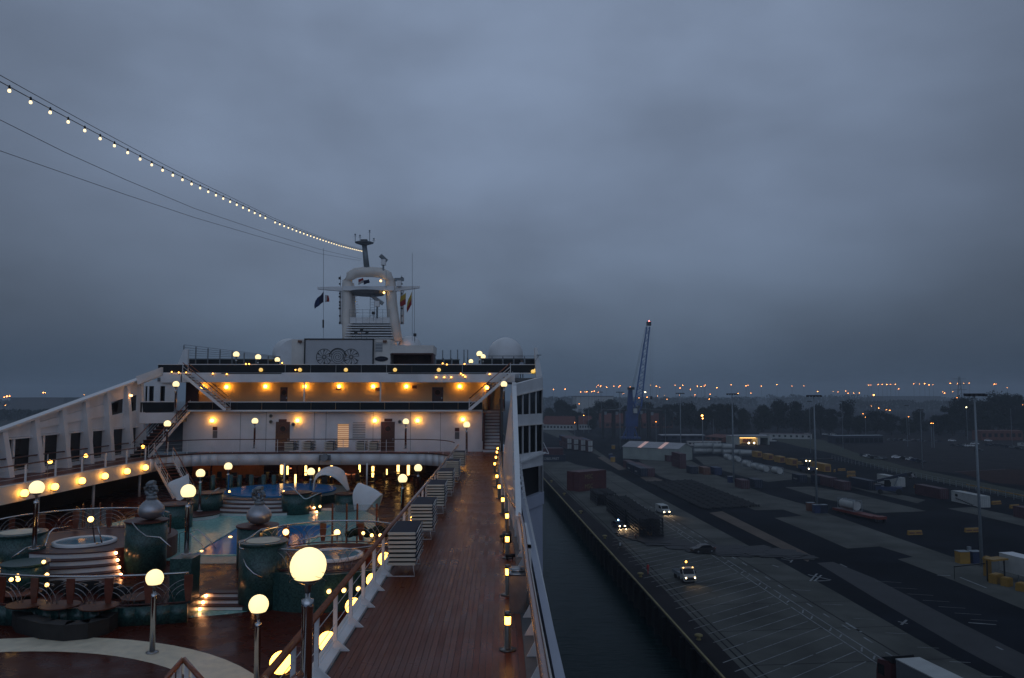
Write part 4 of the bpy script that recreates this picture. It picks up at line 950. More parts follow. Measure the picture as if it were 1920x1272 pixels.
# port windscreen: ribbed white wall with dark openings, top edge climbing forward
pw = thing('port_windscreen', 'long ribbed white windscreen wall with tall dark openings along the left of the ship', 'windscreen', (-29.3, 45, 0))
XP = -29.35
def zt(Y):
    a = atx(0, 808, XP); b = atx(258, 712, XP); u = (Y - a.y) / (b.y - a.y); return a.z + (b.z - a.z) * u
edges = [atx(px, 860, XP).y for px in (-190, -150, -105, -55, 3, 62, 113, 156, 196, 233, 258)]
for i in range(len(edges) - 1):
    a, b = edges[i], edges[i + 1]; g = b - a
    za, zb = max(.3, zt(a)), max(.5, zt(b))
    oh = min(2.35, min(za, zb) - .5)
    # header above the openings, in louvred strips
    if oh > .6:
        nst = 3 if zt(a) > 3.2 else 1
        for k in range(nst):
            u0, u1 = k / nst, (k + 1) / nst
            lo_a, lo_b = oh + (za - oh) * u0, oh + (zb - oh) * u0; hi_a, hi_b = oh + (za - oh) * u1 - .02, oh + (zb - oh) * u1 - .02
            if i >= 8 and k == 1: 
                mb = MB(); mb.hexa([(XP - .1, a + .9, lo_a), (XP - .05, a + .9, lo_a), (XP - .05, b - .5, lo_b), (XP - .1, b - .5, lo_b)], [(XP - .1, a + .9, hi_a), (XP - .05, a + .9, hi_a), (XP - .05, b - .5, hi_b), (XP - .1, b - .5, hi_b)]); mb.build('upper_window', M['dkglass'], pw)
            off = .1 if k % 2 == 0 else 0
            if i >= 8 and k == 1: continue
            mb = MB(); mb.hexa([(XP - .15 - off, a, lo_a), (XP + .06 - off, a, lo_a), (XP + .06 - off, b - .02, lo_b), (XP - .15 - off, b - .02, lo_b)], [(XP - .15, a, hi_a), (XP - .02, a, hi_a), (XP - .02, b - .02, hi_b), (XP - .15, b - .02, hi_b)]); mb.build('header_panel', M['white'], pw)
        mb = MB(); mb.box(XP - .15, XP + .12, a + .05, b, oh - .12, oh - .02); mb.build('lintel', M['white'], pw)
        mb = MB(); mb.box(XP - .12, XP - .08, a + .1, b - .05, .25, oh - .13); mb.build('dark_opening', M['dkglass'], pw)
        for s, wth in ((.30, .22), (.0, .12)):
            mb = MB(); mb.box(XP - .1, XP + .05, a + g * s, a + g * s + wth, .25, oh - .12); mb.build('mullion', M['white'], pw)
        mb = MB(); mb.box(XP - .1, XP + .02, a + .05, b - .05, 0, .25); mb.build('sill', M['white'], pw)
    # raked rib
    mb = MB(); mb.hexa([(XP - .1, b - .35, 0), (XP + .75, b - .35, 0), (XP + .75, b + .12, 0), (XP - .1, b + .12, 0)], [(XP - .1, b - .35, zb - .05), (XP + .2, b - .35, zb - .05), (XP + .2, b + .12, zb - .05), (XP - .1, b + .12, zb - .05)]); mb.build('rib', M['white'], pw)
a, b = edges[0], edges[-1]
mb = MB(); mb.hexa([(XP - .25, a, zt(a)), (XP + .3, a, zt(a)), (XP + .3, b + .3, zt(b)), (XP - .25, b + .3, zt(b))], [(XP - .25, a, zt(a) + .14), (XP + .3, a, zt(a) + .14), (XP + .3, b + .3, zt(b) + .14), (XP - .25, b + .3, zt(b) + .14)]); mb.build('capping', M['whitemetal'], pw)
ptl = wall_lamp_tpl('port_lamp', .12, M['sconce'], .1)
for i, (px, py) in enumerate([(94, 866), (161, 855), (268, 838)]):
    p = atx(px, py, -26.2); spawn(ptl, (-26.3, p.y, p.z), R(90), f'small amber lamp above the port railing, {ORD[i]} from the left', group='small lamps along the port railing')
    mb = MB(); mb.tube([(-26.32, p.y, 0), (-26.32, p.y, p.z - .1)], .02, 5); tag(mb.build('lamp_stem', M['steel']), f'thin steel stem under the {ORD[i]} amber lamp by the port railing', 'pole')
p = atx(242, 742, XP + .3); t = thing('floodlight', 'pinkish lit floodlight at the front end of the port windscreen top', 'light', p); mb = MB(); mb.ball(p + Vector((.15, 0, 0)), .13, 8, 6, .6); mb.build('lens', M['sodium'], t, True); mb = MB(); mb.box(p.x - .2, p.x + .05, p.y - .05, p.y + .05, p.z - .08, p.z + .3); mb.build('bracket', M['white'], t)
# slim columns below the port walkway, shaded walls of the pool area
for i, px in enumerate((103, 193, 268)):
    p = aty(px, 905, 0.1 + [44.6, 50.6, 57.0][i]); mb = MB(); mb.tube([(-26.1, p.y, -2.5), (-26.1, p.y, -.7)], .09, 8); tag(mb.build('column', M['whitemetal'], None, True), f'slim white column under the port walkway, {ORD[i]} from the left', 'column', 'columns under the walkways')
# white stairs landing near camera: brown railing apex
st2 = thing('stair_railing', 'brown topped white stair railing at the bottom edge of the picture', 'railing', (-4.9, 12.6, -.6))
pA = atz(344, 1236, -.9); Yv = pA.y
for s, (px2, py2) in ((-1, (296, 1290)), (1, (392, 1290))):
    q_ = aty(px2, py2, Yv - .4); mb = MB(); mb.tube([pA, q_], .06, 8); mb.build('handrail', M['varnish'], st2, True)
    for u in (.15, .45, .8): p = pA.lerp(q_, u); mb = MB(); mb.box(p.x - .05, p.x + .05, p.y - .03, p.y + .03, ZP, p.z); mb.build('post', M['whitemetal'], st2)

# ================================================================== POOL AREA
mb = MB(); mb.face([(-29.3, 2, ZP), (-3.3, 2, ZP), (-3.3, 31, ZP), (-29.3, 31, ZP)]); struct(mb, 'lower_deck', M['redwood'])
def ringpoly(cx, cy, r0, r1, a0, a1, z, n=40):
    mb = MB()
    for i in range(n):
        a, b = a0 + (a1 - a0) * i / n, a0 + (a1 - a0) * (i + 1) / n
        mb.face([(cx + r0 * cos(a), cy + r0 * sin(a), z), (cx + r1 * cos(a), cy + r1 * sin(a), z), (cx + r1 * cos(b), cy + r1 * sin(b), z), (cx + r0 * cos(b), cy + r0 * sin(b), z)])
    return mb
struct(ringpoly(-14.27, 16.3, 8.2, 9.6, 0, 2 * pi, ZP + .004, 72), 'cream_band', M['creamstone'])
def arcq(px0, px1, pyf, z, n=10):
    return [tuple(atz(px0 + (px1 - px0) * i / n, pyf(px0 + (px1 - px0) * i / n), z).xy) for i in range(n + 1)]
lowA = lambda px: 1147 + 16 * max(0, 1 - ((px - 230) / 240) ** 2) - max(0, px - 470) * .16
aq = arcq(-60, 640, lowA, ZP)
mb = MB(); mb.face([(x, y, ZP + .004) for x, y in aq] + [(-3.3, 33, ZP + .004), (-26, 33, ZP + .004)]); struct(mb, 'aqua_floor', M['aqua'])
# raised pool platform: wood in front, aqua tiles round the pool, wood to the right
pf = []
mb = MB(); mb.prism([(-24, 29.6), (-18.6, 28.6), (-17, 27.6), (-14.2, 27.0), (-10.9, 27.6), (-10.9, 29.7), (-8.6, 29.7), (-3.3, 30.5), (-3.3, 80), (-29.3, 80), (-29.3, 29.6)], ZP + .02, ZPP - .02); mb.build('pool_platform', M['mosaic'], None, kind='structure')
def flat(name, pts, z, m): mb = MB(); mb.face([(x, y, z) for x, y in pts]); return struct(mb, name, m)
flat('wood_floor', [(-24, 29.6), (-18.6, 28.6), (-17, 27.6), (-14.2, 27.0), (-10.9, 27.6), (-10.9, 29.7), (-8.6, 29.7), (-3.3, 30.5), (-3.3, 80), (-29.3, 80), (-29.3, 29.6)], ZPP - .012, M['redwood'])
# pool: basin wall and water
PL = [(-14.2, 36.2), (-9.6, 36.2), (-9.3, 44.6), (-14.6, 44.6)]
AQ = [(-21.5, 35.2), (-7.2, 35.2), (-6.4, 40), (-7.2, 47), (-9.5, 52), (-21.5, 52), (-22.3, 45)]
mb = MB(); z = ZPP - .004
oc = [(AQ[0], AQ[1], PL[1], PL[0]), (AQ[1], AQ[2], AQ[3], PL[2]), (AQ[1], PL[2], PL[1]), (AQ[3], AQ[4], AQ[5], PL[3], PL[2]), (AQ[5], AQ[6], AQ[0], PL[0], PL[3])]
for f_ in oc: mb.face([(x, y, z) for x, y in f_])
struct(mb, 'aqua_floor', M['aqua'])
flat('pool_water', PL, ZPP - .01, M['poolblue'])
for i in range(4):
    a, b = PL[i], PL[(i + 1) % 4]; mb = MB(); mb.bar((a[0], a[1], ZPP + .01), (b[0], b[1], ZPP + .01), .22, .05); o = mb.build('pool_coping', M['aqua'], None, kind='structure')
mb = MB(); mb.box(-14.3, -9.5, 34.5, 36.08, ZPP - .002, ZPP + .006); mb.build('pool_apron', mosaic('pale_mosaic', (.09, .15, .13), (.22, .32, .29), .3, 9), None, kind='structure')
p = atz(432, 1007, ZPP); t = thing('pool_light', 'small bright underwater light glinting in the blue pool', 'light', p); mb = MB(); mb.ball((p.x, p.y, ZPP + .01), .1, 8, 6, .3); mb.build('lens', M['lantern'], t)
t = thing('pool_light', 'small bright pool light at the near left corner of the pool', 'light', atz(378, 1033, ZPP)); p = atz(378, 1034, ZPP); mb = MB(); mb.ball((p.x, p.y, ZPP + .02), .08, 8, 6, .3); mb.build('lens', M['lantern'], t)
# pool ladder rails
for k, (px, py) in enumerate(((352, 1035), (372, 1032))):
    p = atz(px, py, ZPP); tt = thing('pool_ladder', ['left', 'right'][k] + ' chrome handrail loop at the near left corner of the pool', 'handrail', p)
    mb = MB(); mb.tube([(p.x - .4, p.y, ZPP), (p.x - .4, p.y, ZPP + .85), (p.x - .1, p.y + .1, ZPP + .95), (p.x + .5, p.y + .3, ZPP + .3), (p.x + .8, p.y + .3, ZPP - .1)], .025, 6); mb.build('rail', M['chrome'], tt, True)

def steps_curved(label, cx, cy, r0, a0, a1, z0, n, rise, run, n_seg=12, lights=1, lip='maroon'):
    # concentric curved steps; outermost is the lowest; facing angle range a0..a1
    t = thing('curved_steps', label, 'steps', (cx + r0 * cos((a0 + a1) / 2), cy + r0 * sin((a0 + a1) / 2), z0))
    for k in range(n):
        r = r0 + run * (n - 1 - k); zb, zt_ = z0 + rise * k, z0 + rise * (k + 1)
        mb = MB()
        for i in range(n_seg):
            a, b = a0 + (a1 - a0) * i / n_seg, a0 + (a1 - a0) * (i + 1) / n_seg
            q = [(cx + (r - run - .25) * cos(a), cy + (r - run - .25) * sin(a)), (cx + r * cos(a), cy + r * sin(a)), (cx + r * cos(b), cy + r * sin(b)), (cx + (r - run - .25) * cos(b), cy + (r - run - .25) * sin(b))]
            mb.hexa([(x, y, zb) for x, y in q], [(x, y, zt_ - .045) for x, y in q])
        s_ = mb.build('step', M['whitemetal'], t)
        mb = MB()
        for i in range(n_seg):
            a, b = a0 + (a1 - a0) * i / n_seg, a0 + (a1 - a0) * (i + 1) / n_seg
            q = [(cx + (r - run - .25) * cos(a), cy + (r - run - .25) * sin(a)), (cx + (r + .05) * cos(a), cy + (r + .05) * sin(a)), (cx + (r + .05) * cos(b), cy + (r + .05) * sin(b)), (cx + (r - run - .25) * cos(b), cy + (r - run - .25) * sin(b))]
            mb.hexa([(x, y, zt_ - .043) for x, y in q], [(x, y, zt_) for x, y in q])
        mb.build('tread', M[lip], s_)
        if lights:
            for a in ((a0, a1) if lights == 2 else (a1,)):
                mb = MB(); mb.ball((cx + (r + .12) * cos(a), cy + (r + .12) * sin(a), zb + rise * .5), .055, 8, 6); mb.build('step_lamp', M['steplight'], t, True)
    return t
def steps_straight(label, xa, xb, y0, z0, n, rise, run, lights=(0, 1)):
    t = thing('lit_steps', label, 'steps', ((xa + xb) / 2, y0, z0))
    for k in range(n):
        y = y0 + run * k; zb = z0 + rise * k
        mb = MB(); mb.box(xa, xb, y, y0 + run * n + .1, zb, zb + rise - .045); s_ = mb.build('step', M['whitemetal'], t)
        mb = MB(); mb.box(xa - .02, xb + .02, y - .05, y0 + run * n + .1, zb + rise - .043, zb + rise); mb.build('tread', M['maroon'], s_)
        for side in lights:
            x = (xa, xb)[side] ; mb = MB(); mb.ball((x + (-.06 if side else .06), y - .11, zb + rise * .45), .055, 8, 6); mb.build('step_lamp', M['steplight'], t, True)
    return t
steps_straight('three lit white steps between the mosaic walls at the front of the pool terrace', -10.9, -8.85, 28.9, ZP + .02, 3, .165, .28, (0, 1))
steps_curved('wide curved lit steps rising to the far round pool', -15.0, 54.0, 4.9, pi * 1.5 - .62, pi * 1.5 + .62, ZPP, 4, .2, .42, 16, 2)
steps_curved('curved lit steps rising to the left hot tub', -18.1, 36.0, 3.6, pi * 1.5 - .52, pi * 1.5 + .62, ZPP, 4, .22, .4, 14, 2)
mb = MB(); mb.lathe([(4.6, ZPP), (4.6, ZPP + .78), (4.0, ZPP + .79)], (-15.0, 54.0), 40); tag(mb.build('round_pool_wall', M['mosaic']), 'round mosaic basin of the far blue pool', 'pool basin')
mb = MB(); mb.lathe([(3.7, ZPP + .78), (3.7, ZPP + .86), (.1, ZPP + .865)], (-15.0, 54.0), 40); struct(mb, 'pool_water', M['poolblue'])
# round mosaic island platforms with tub
def tub(label, cx, cy, z, r):
    t = thing('hot_tub', label, 'hot tub', (cx, cy, z))
    mb = MB(); mb.lathe([(r * 1.1, z), (r * 1.1, z + .1), (r * 1.0, z + .13), (r * .97, z + .06)], (cx, cy), 36, False); mb.build('rim', M['white'], t, True)
    mb = MB(); mb.lathe([(r, z + .07), (.05, z + .08)], (cx, cy), 36); mb.build('water', M['tubwater'], t)
    return t
c1 = atz(150, 1010, -1.35)
mb = MB(); mb.lathe([(3.3, ZPP), (3.3, -1.62), (.1, -1.615)], (-18.2, 36.0), 44); tag(mb.build('tub_platform', M['maroon']), 'round brown raised platform of the left hot tub', 'platform')
tub('left hot tub with pale blue water and white rim', c1.x, c1.y + .4, -1.6, 1.15)
c2 = atz(618, 1036, -1.4); 
mb = MB(); mb.lathe([(3.05, ZP), (3.05, -1.66), (.1, -1.65)], (c2.x, c2.y + .3), 44); tag(mb.build('tub_platform', M['mosaic']), 'round teal mosaic platform of the right hot tub', 'platform')
mb = MB(); mb.lathe([(2.85, -1.64), (.1, -1.63)], (c2.x, c2.y + .3), 44); struct(mb, 'platform_floor', M['redwood'])
tub('right hot tub with grey blue water beside the walkway', c2.x, c2.y + .3, -1.62, 1.15)

def fan_rail(label, cx, cy, r, a0, a1, z, h, ns):
    t = thing('fan_railing', label, 'railing', (cx + r * cos(a0), cy + r * sin(a0), z))
    P = lambda a, zz: (cx + r * cos(a), cy + r * sin(a), zz)
    n = 40; aa = [a0 + (a1 - a0) * i / n for i in range(n + 1)]
    mb = MB(); mb.tube([P(a, z + h) for a in aa], .035, 8); mb.build('handrail', M['chrome'], t, True)
    mb = MB(); mb.tube([P(a, z + .06) for a in aa], .022, 6); mb.build('bottom_rail', M['maroon'], t, True)
    g = (a1 - a0) / ns
    for i in range(ns + 1):
        a = a0 + g * i; wv = .135 / r
        q0 = [P(a - wv * .6, z + .1), P(a + wv * .6, z + .1)]; q1 = [P(a - wv, z + h - .06), P(a + wv, z + h - .06)]
        o_ = Vector((cos(a), sin(a), 0)) * .05
        mb = MB(); B0 = [Vector(v_) for v_ in q0]; B1 = [Vector(v_) for v_ in q1]; md = [Vector(P(a - wv * 1.05, z + h * .6)), Vector(P(a + wv * 1.05, z + h * .6))]
        mb.hexa([B0[0], B0[1], B0[1] + o_, B0[0] + o_], [md[0], md[1], md[1] + o_, md[0] + o_]); mb.hexa([md[0], md[1], md[1] + o_, md[0] + o_], [B1[0], B1[1], B1[1] + o_, B1[0] + o_]); mb.build('wood_shield', M['orangewood'], t)
        if i < ns:
            mb = MB()
            for side in (0, 1):
                ca = a + g * (0 if side == 0 else 1)
                for k in (1, 2, 3):
                    rr = g * r * .5 * (.45 + .27 * k) ; pts = []
                    for j in range(9):
                        th = (pi / 2) * j / 8; dx = rr * cos(th) / r * (1 if side == 0 else -1); pts.append(P(ca + dx, z + .08 + min(h - .14, rr * sin(th) * .95)))
                    mb.tube(pts, .011, 4)
            mb.build('arc_tracery', M['steel'], t, True)
    return t
fan_rail('long curved fan railing with wood shields in front of the left hot tub', -14.3, 38.5, 11.4, pi * 1.5 - .36, pi * 1.5 + .31, ZPP + .1, 1.05, 6)
fan_rail('curved fan railing with wood shields behind the left hot tub', -18.3, 34.6, 3.6, .55, pi + .15, -1.62, 1.0, 7)
fan_rail('curved fan railing with wood shields behind the right hot tub', c2.x, c2.y + .3, 2.9, .2, pi - .1, -1.62, .95, 5)
fan_rail('curved fan railing with wood shields in front of the right hot tub', c2.x, c2.y + .3, 2.9, pi + .35, 2 * pi - .25, -1.62, .8, 4)

def pillar(label, cx, cy, r, z0, z1, cap='maroon', top=None):
    t = thing('mosaic_pillar', label, 'pillar', (cx, cy, z0))
    mb = MB(); mb.lathe([(r, z0), (r, z1 - .06)], (cx, cy), 26); mb.build('shaft', M['mosaic'], t, True)
    mb = MB(); mb.lathe([(r * 1.06, z1 - .06), (r * 1.06, z1), (.05, z1 + .004)], (cx, cy), 26); mb.build('cap', M[cap], t)
    if top: mb = MB(); mb.lathe([(r * .72, z1 + .006), (r * .72, z1 + .02), (.05, z1 + .022)], (cx, cy), 26); mb.build('top_disc', M[top], t)
    return t
def urn(label, px, py, Y, zb):
    p = aty(px, py, Y); t = thing('shell_sculpture', label, 'sculpture', (p.x, Y, zb)); r = .53
    mb = MB(); mb.lathe([(.12, zb), (r * .75, zb + .1), (r * .97, zb + .27), (r, zb + .40), (r * .93, zb + .55), (r * .7, zb + .70), (.25, zb + .8), (.2, zb + .86)], (p.x, Y), 24); mb.build('bowl', M['pewter'], t, True)
    mb = MB(); c = Vector((p.x, Y, zb + 1.25)); pts = []; 
    for i in range(40): a = i * .32 + 1.2; q_ = .30 * (1 - i / 46); pts.append(c + Vector((q_ * cos(a), .05 * sin(i * 2.2) , q_ * sin(a))))
    mb.tube([p_ for p_ in pts], .105, 7, .04); mb.lathe([(.16, zb + .84), (.24, zb + .9), (.2, zb + 1.0)], (p.x, Y), 14); mb.build('ammonite', M['galv'], t, True)
    return t
pillar('round mosaic pillar carrying the left shell sculpture', X_(283, 33.5), 33.5, .82, ZPP, -.45)
urn('pewter urn with an ammonite on top, on the left mosaic pillar', 284, 950, 33.5, -.44)
pillar('round mosaic pillar carrying the middle shell sculpture', X_(489, 34), 34, .84, ZPP, -.75)
urn('pewter urn with an ammonite on top, on the middle mosaic pillar by the pool', 486, 960, 34, -.74)
pillar('broad mosaic drum with a pale disc on top in front of the middle sculpture', X_(500, 29.6), 29.6, .86, ZP, -.62, 'mosaic', 'creamstone')
pillar('broad mosaic drum with a white top at the far left edge of the pool area', X_(48, 33.2), 33.2, 1.0, ZPP, -.9, 'mosaic', 'creamstone')
pillar('mosaic drum at the front left of the left hot tub steps', X_(62, 30.4), 30.4, .8, ZPP, -1.55, 'mosaic')
mb = MB(); p = aty(348, 1036, 28.5); mb.box(p.x - .38, p.x + .38, 28.1, 28.9, ZP, -.98); tag(mb.build('mosaic_pedestal', M['mosaic']), 'square mosaic pedestal under the lamp post by the pool', 'pedestal')
# front mosaic retaining walls
mb = MB(); ribbon(mb, [(-14.3 + 11.4 * cos(a), 38.5 + 11.4 * sin(a)) for a in [pi * 1.5 - .36 + .67 * i / 14 for i in range(15)]], ZP, ZPP + .1, .18, 1); tag(mb.build('retaining_wall', M['mosaic'], None, True), 'low teal mosaic wall curving under the front fan railing', 'wall')
mb = MB(); mb.box(-8.2, -3.35, 29.3, 29.6, ZP, -1.75); tag(mb.build('retaining_wall', M['mosaic'], None), 'teal mosaic wall with three round lights beside the walkway', 'wall')
for i, (px, py) in enumerate(((617, 1109), (645, 1107), (672, 1104))):
    p = aty(px, py, 28.6); t = thing('recessed_wall_light', f'small round white wall light low on the mosaic wall, {ORD[i]} from the left', 'wall light', (p.x, 28.6, p.z), 'round lights in the mosaic wall'); mb = MB(); mb.ball((p.x, 28.55, p.z), .075, 10, 6); mb.build('lens', M['lantern'], t, True); mb = MB(); mb.tube([(p.x, 28.6, p.z), (p.x, 29.35, p.z)], .1, 12); mb.build('housing', M['steel'], t)
for i, (px, py, Y) in enumerate(((632, 999, 33), (536, 998, 33), (604, 1108, 28.8), (170, 974, 36), (88, 1097, 28.2), (33, 1080, 28.2), (21, 1087, 28.2), (34, 1087, 28), (88, 1078, 29.5), (82, 1054, 30), (697, 1004, 33), (713, 1004, 33), (600, 950, 42), (430, 922, 50), (532, 922, 50), (681, 1000, 33), (255, 1026, 33.4), (266, 1034, 32.8))):
    p = aty(px, py, Y); t = thing('small_lamp', f'small warm lamp glowing in the pool area, {["behind the middle drum", "left behind the drum", "beside the nearest globe", "behind the left hot tub", "below the front fan railing", "lower left, upper of three", "lower left, leftmost of three", "lower left, lowest of three", "left of the lit steps", "at the left end of the lit steps", "beside the right glass screen", "by the walkway railing", "on the step by the arched shell", "left of the round pool", "right of the round pool", "under the right glass screen", "upper right end of the hot tub steps", "lower right end of the hot tub steps"][i]}', 'small lamp', p)
    r = .13 if i in (0, 1, 3) else .07
    mb = MB(); mb.ball(p, r, 10, 6); mb.build('lens', M['lantern'], t, True); mb = MB(); mb.tube([(p.x, p.y, p.z - r - .25), (p.x, p.y, p.z - r * .8)], .02, 5); mb.build('stem', M['steel'], t)
# grab rails, bent chrome tubes
def bent(label, pts, Y, r=.028):
    P = [aty(x, y, Y_) for (x, y), Y_ in zip(pts, Y if isinstance(Y, (list, tuple)) else [Y] * len(pts))]
    t = thing('grab_rail', label, 'handrail', P[0]); mb = MB(); mb.tube(P, r, 7); mb.build('tube', M['chrome'], t, True)
bent('bent chrome grab rail between left pillar and steps', [(247, 980), (260, 995), (275, 1006), (300, 1008), (320, 1026)], [32.6, 32.3, 32, 32, 31.8])
bent('chrome grab rail hooking round the middle drum', [(505, 990), (490, 993), (460, 1014), (449, 1018), (449, 1028), (458, 1030)], [29.6, 29.2, 28.9, 28.7, 28.6, 28.6])
bent('chrome grab rail sweeping down the front of the middle drum', [(457, 1048), (462, 1062), (475, 1075), (492, 1084)], [28.7, 28.6, 28.6, 28.6])
bent('chrome grab rail curving left of the hot tub', [(85, 1024), (92, 1000), (100, 992), (130, 987)], [31, 31.5, 32, 33])
bent('chrome grab rail at the lower left of the pool area', [(22, 1046), (48, 1028), (60, 1025), (80, 1024)], [29, 29.3, 29.5, 30])
bent('chrome rail by the far steps on the right', [(535, 912), (545, 913), (556, 922), (570, 935), (575, 936), (600, 924)], 47)
bent('chrome rail by the far steps on the left', [(386, 936), (400, 922), (412, 915)], 47)
bent('white pool ladder loop behind the middle sculpture', [(471, 944), (474, 918), (480, 918), (478, 944)], 50)
bent('bright ladder loop at the left hot tub', [(178, 1018), (174, 990), (184, 988), (191, 1018), (180, 1020)], 33.2, .03)
bent('bent chrome rail beside the right hot tub', [(541, 1022), (556, 1015), (600, 1006), (640, 1003)], [30, 31, 32, 33])

# white sail shells
def shell(label, Y, outline, inner):
    # outline: the front edge arch, inner: the rear edge arch, joined by a curved skin (pixel pairs)
    n = 14
    def arch(pts):
        P = [aty(x, y, Y_) for x, y, Y_ in pts]; out = []
        for i in range(n + 1):
            u = i / n * (len(P) - 1); k = min(int(u), len(P) - 2); f_ = u - k
            p0 = P[max(k - 1, 0)]; p1 = P[k]; p2 = P[k + 1]; p3 = P[min(k + 2, len(P) - 1)]
            out.append(.5 * ((2 * p1) + (p2 - p0) * f_ + (2 * p0 - 5 * p1 + 4 * p2 - p3) * f_ * f_ + (3 * p1 - p0 - 3 * p2 + p3) * f_ ** 3))
        return out
    A, B = arch(outline), arch(inner); mb = MB(); m_ = 5
    cc = sum(A, Vector()) / len(A); cc.z -= .6
    rows = []
    for j in range(m_ + 1):
        v = j / m_; rows.append([a.lerp(b, v) + (a.lerp(b, v) - cc).normalized() * .12 * sin(pi * v) for a, b in zip(A, B)])
    for off in (0, .04):
        k = len(mb.v)
        for r_ in rows: mb.v += [tuple(p + (cc - p).normalized() * off) for p in r_]
        for j in range(m_):
            for i in range(n): q = k + j * (n + 1) + i; f = (q, q + 1, q + n + 2, q + n + 1); mb.f.append(f if off == 0 else f[::-1])
    t = thing('sail_shell', label, 'canopy', (cc.x, cc.y, ZPP)); mb.build('shell_skin', M['white'], t, True)
    mb = MB(); e = rows[0]; mb.tube(e, .03, 5); mb.build('edge_tube', M['whitemetal'], t, True)
    return t
shell('tall white arched shell canopy seen from the side near the middle of the bar', 50, [(588, 920, 48.6), (590, 902, 48.6), (602, 891, 48.6), (622, 893, 48.8), (638, 904, 49.2), (651, 920, 49.6)], [(590, 918, 50.8), (594, 889, 51.4), (608, 877.5, 51.8), (627, 874.5, 51.8), (646, 885, 51.4), (655, 917, 50.8)])
shell('white shell canopy opening to the right beside the walkway', 42, [(686, 958, 40.6), (698, 944, 40.6), (713, 929, 40.7), (717, 930, 40.9), (708, 955, 41.4)], [(664, 956, 41.8), (661, 930, 42.2), (666, 914, 42.6), (677, 907, 42.9), (700, 950, 43.2)])
shell('white shell canopy at the left, half hidden behind the lamp', 44, [(337, 939, 43.5), (348, 930, 43.5), (354, 912, 43.6), (353, 892, 43.8)], [(330, 936, 44), (320, 918, 44.2), (317, 905, 44.4), (353, 891, 44.6)])
pillar('short mosaic pillar under the arched shell, left foot', X_(588, 50), 50, .6, ZPP, -1.4)
pillar('short mosaic pillar under the arched shell, right foot', X_(652, 50), 50, .7, ZPP, -1.4)
pillar('mosaic pillar under the left shell', X_(336, 44), 44, .9, ZPP, -1.2)
pillar('mosaic block right of the far steps', X_(560, 49), 49, .9, ZPP, -1.2)
pillar('mosaic block left of the far steps', X_(395, 49), 49, .9, ZPP, -1.2)
# glass screens by the right hot tub
gs = thing('glass_wind_panel', 'frosted glass panels on slim posts below the right white shell', 'glass screen', (X_(650, 39), 39, ZPP))
for a, b in ((628, 652), (655, 672), (674, 708)):
    mb = MB(); mb.box(X_(a, 39), X_(b, 39), 39, 39.03, ZPP + .3, ZPP + 1.9); mb.build('pane', M['glass'], gs)
for x in (627, 653.5, 673, 709): mb = MB(); mb.tube([(X_(x, 39), 39.02, ZPP), (X_(x, 39), 39.02, ZPP + 1.95)], .05, 6); mb.build('post', M['varnish'], gs)
# curved sun islands on the pool floor
for px, py, Y, r, lab in ((620, 955, 43.5, 1.7, 'low round brown sun island with white edge right of the far steps'), (350, 975, 38.5, 1.5, 'low round sun island with a lit edge left of the pool'), (330, 1000, 36.3, .0, ''), (395, 962, 42, 1.3, 'second low round sun island left of the far steps')):
    if not r: continue
    p = atz(px, py, ZPP); mb = MB(); mb.lathe([(r, ZPP), (r, ZPP + .18), (r * .8, ZPP + .19)], (p.x, p.y + r * .6), 30); t = thing('sun_island', lab, 'platform', (p.x, p.y + r * .6, ZPP)); mb.build('rim', M['white'], t)
    mb = MB(); mb.lathe([(r * 1.03, ZPP + .19), (r * 1.03, ZPP + .25), (.1, ZPP + .26)], (p.x, p.y + r * .6), 30); mb.build('top', M['maroon'], t)
# planter rocks by the right screen
for i in range(7):
    p = atz(655 + i * 11, 1002 - (i % 3) * 4, -1.5); mb = MB(); mb.ball(p, .22 + .05 * (i % 3), 8, 5, .7); tag(mb.build('planter_bush', M['leaf2'], None), f'small dark planter bush behind the right hot tub, {ORD[i]} from the left', 'shrub', 'planter bushes behind the right hot tub')

# tables and chairs at the lower left
tt = thing('round_table', 't', 'table')
mb = MB(); mb.lathe([(.58, .70), (.62, .72), (.62, .75), (.02, .755)], n=30); mb.build('table_top', M['tablewood'], tt)
mb = MB(); mb.tube([(0, 0, .03), (0, 0, .7)], .05, 8); mb.lathe([(.28, 0), (.26, .03), (.05, .05)], n=14); mb.build('pedestal', M['black'], tt, True)
for i, (px, py) in enumerate(((50, 1132), (113, 1134), (186, 1136), (262, 1118), (42, 1111))):
    p = atz(px, py, ZP + .75); spawn(tt, (p.x, p.y, ZP), i, ['round wooden table at the lower left, leftmost of the front row', 'round wooden table in the middle of the front row at the lower left', 'round wooden table at the right of the front row', 'round wooden table under the front fan railing, farthest right', 'round wooden table behind the front row at the far left'][i], group='round tables on the lower deck')
ct = thing('tub_chair', 'c', 'chair')
mb = MB(); mb.lathe([(.26, .3), (.3, .36), (.3, .44), (.02, .46)], n=16); mb.build('seat', M['navy'], ct, True)
mb = MB()
for i in range(10):
    a, b = -.3 + i * (pi + .6) / 10, -.3 + (i + 1) * (pi + .6) / 10
    mb.hexa([(.3 * cos(a), .3 * sin(a), .35), (.36 * cos(a), .36 * sin(a), .35), (.36 * cos(b), .36 * sin(b), .35), (.3 * cos(b), .3 * sin(b), .35)], [(.33 * cos(a), .33 * sin(a), .85), (.4 * cos(a), .4 * sin(a), .85), (.4 * cos(b), .4 * sin(b), .85), (.33 * cos(b), .33 * sin(b), .85)])
mb.build('backrest', M['black'], ct)
for a in (.8, 2.3, 3.9, 5.4):
    mb = MB(); mb.tube([(.22 * cos(a), .22 * sin(a), .32), (.28 * cos(a), .28 * sin(a), 0)], .02, 5); mb.build('leg', M['chrome'], ct)
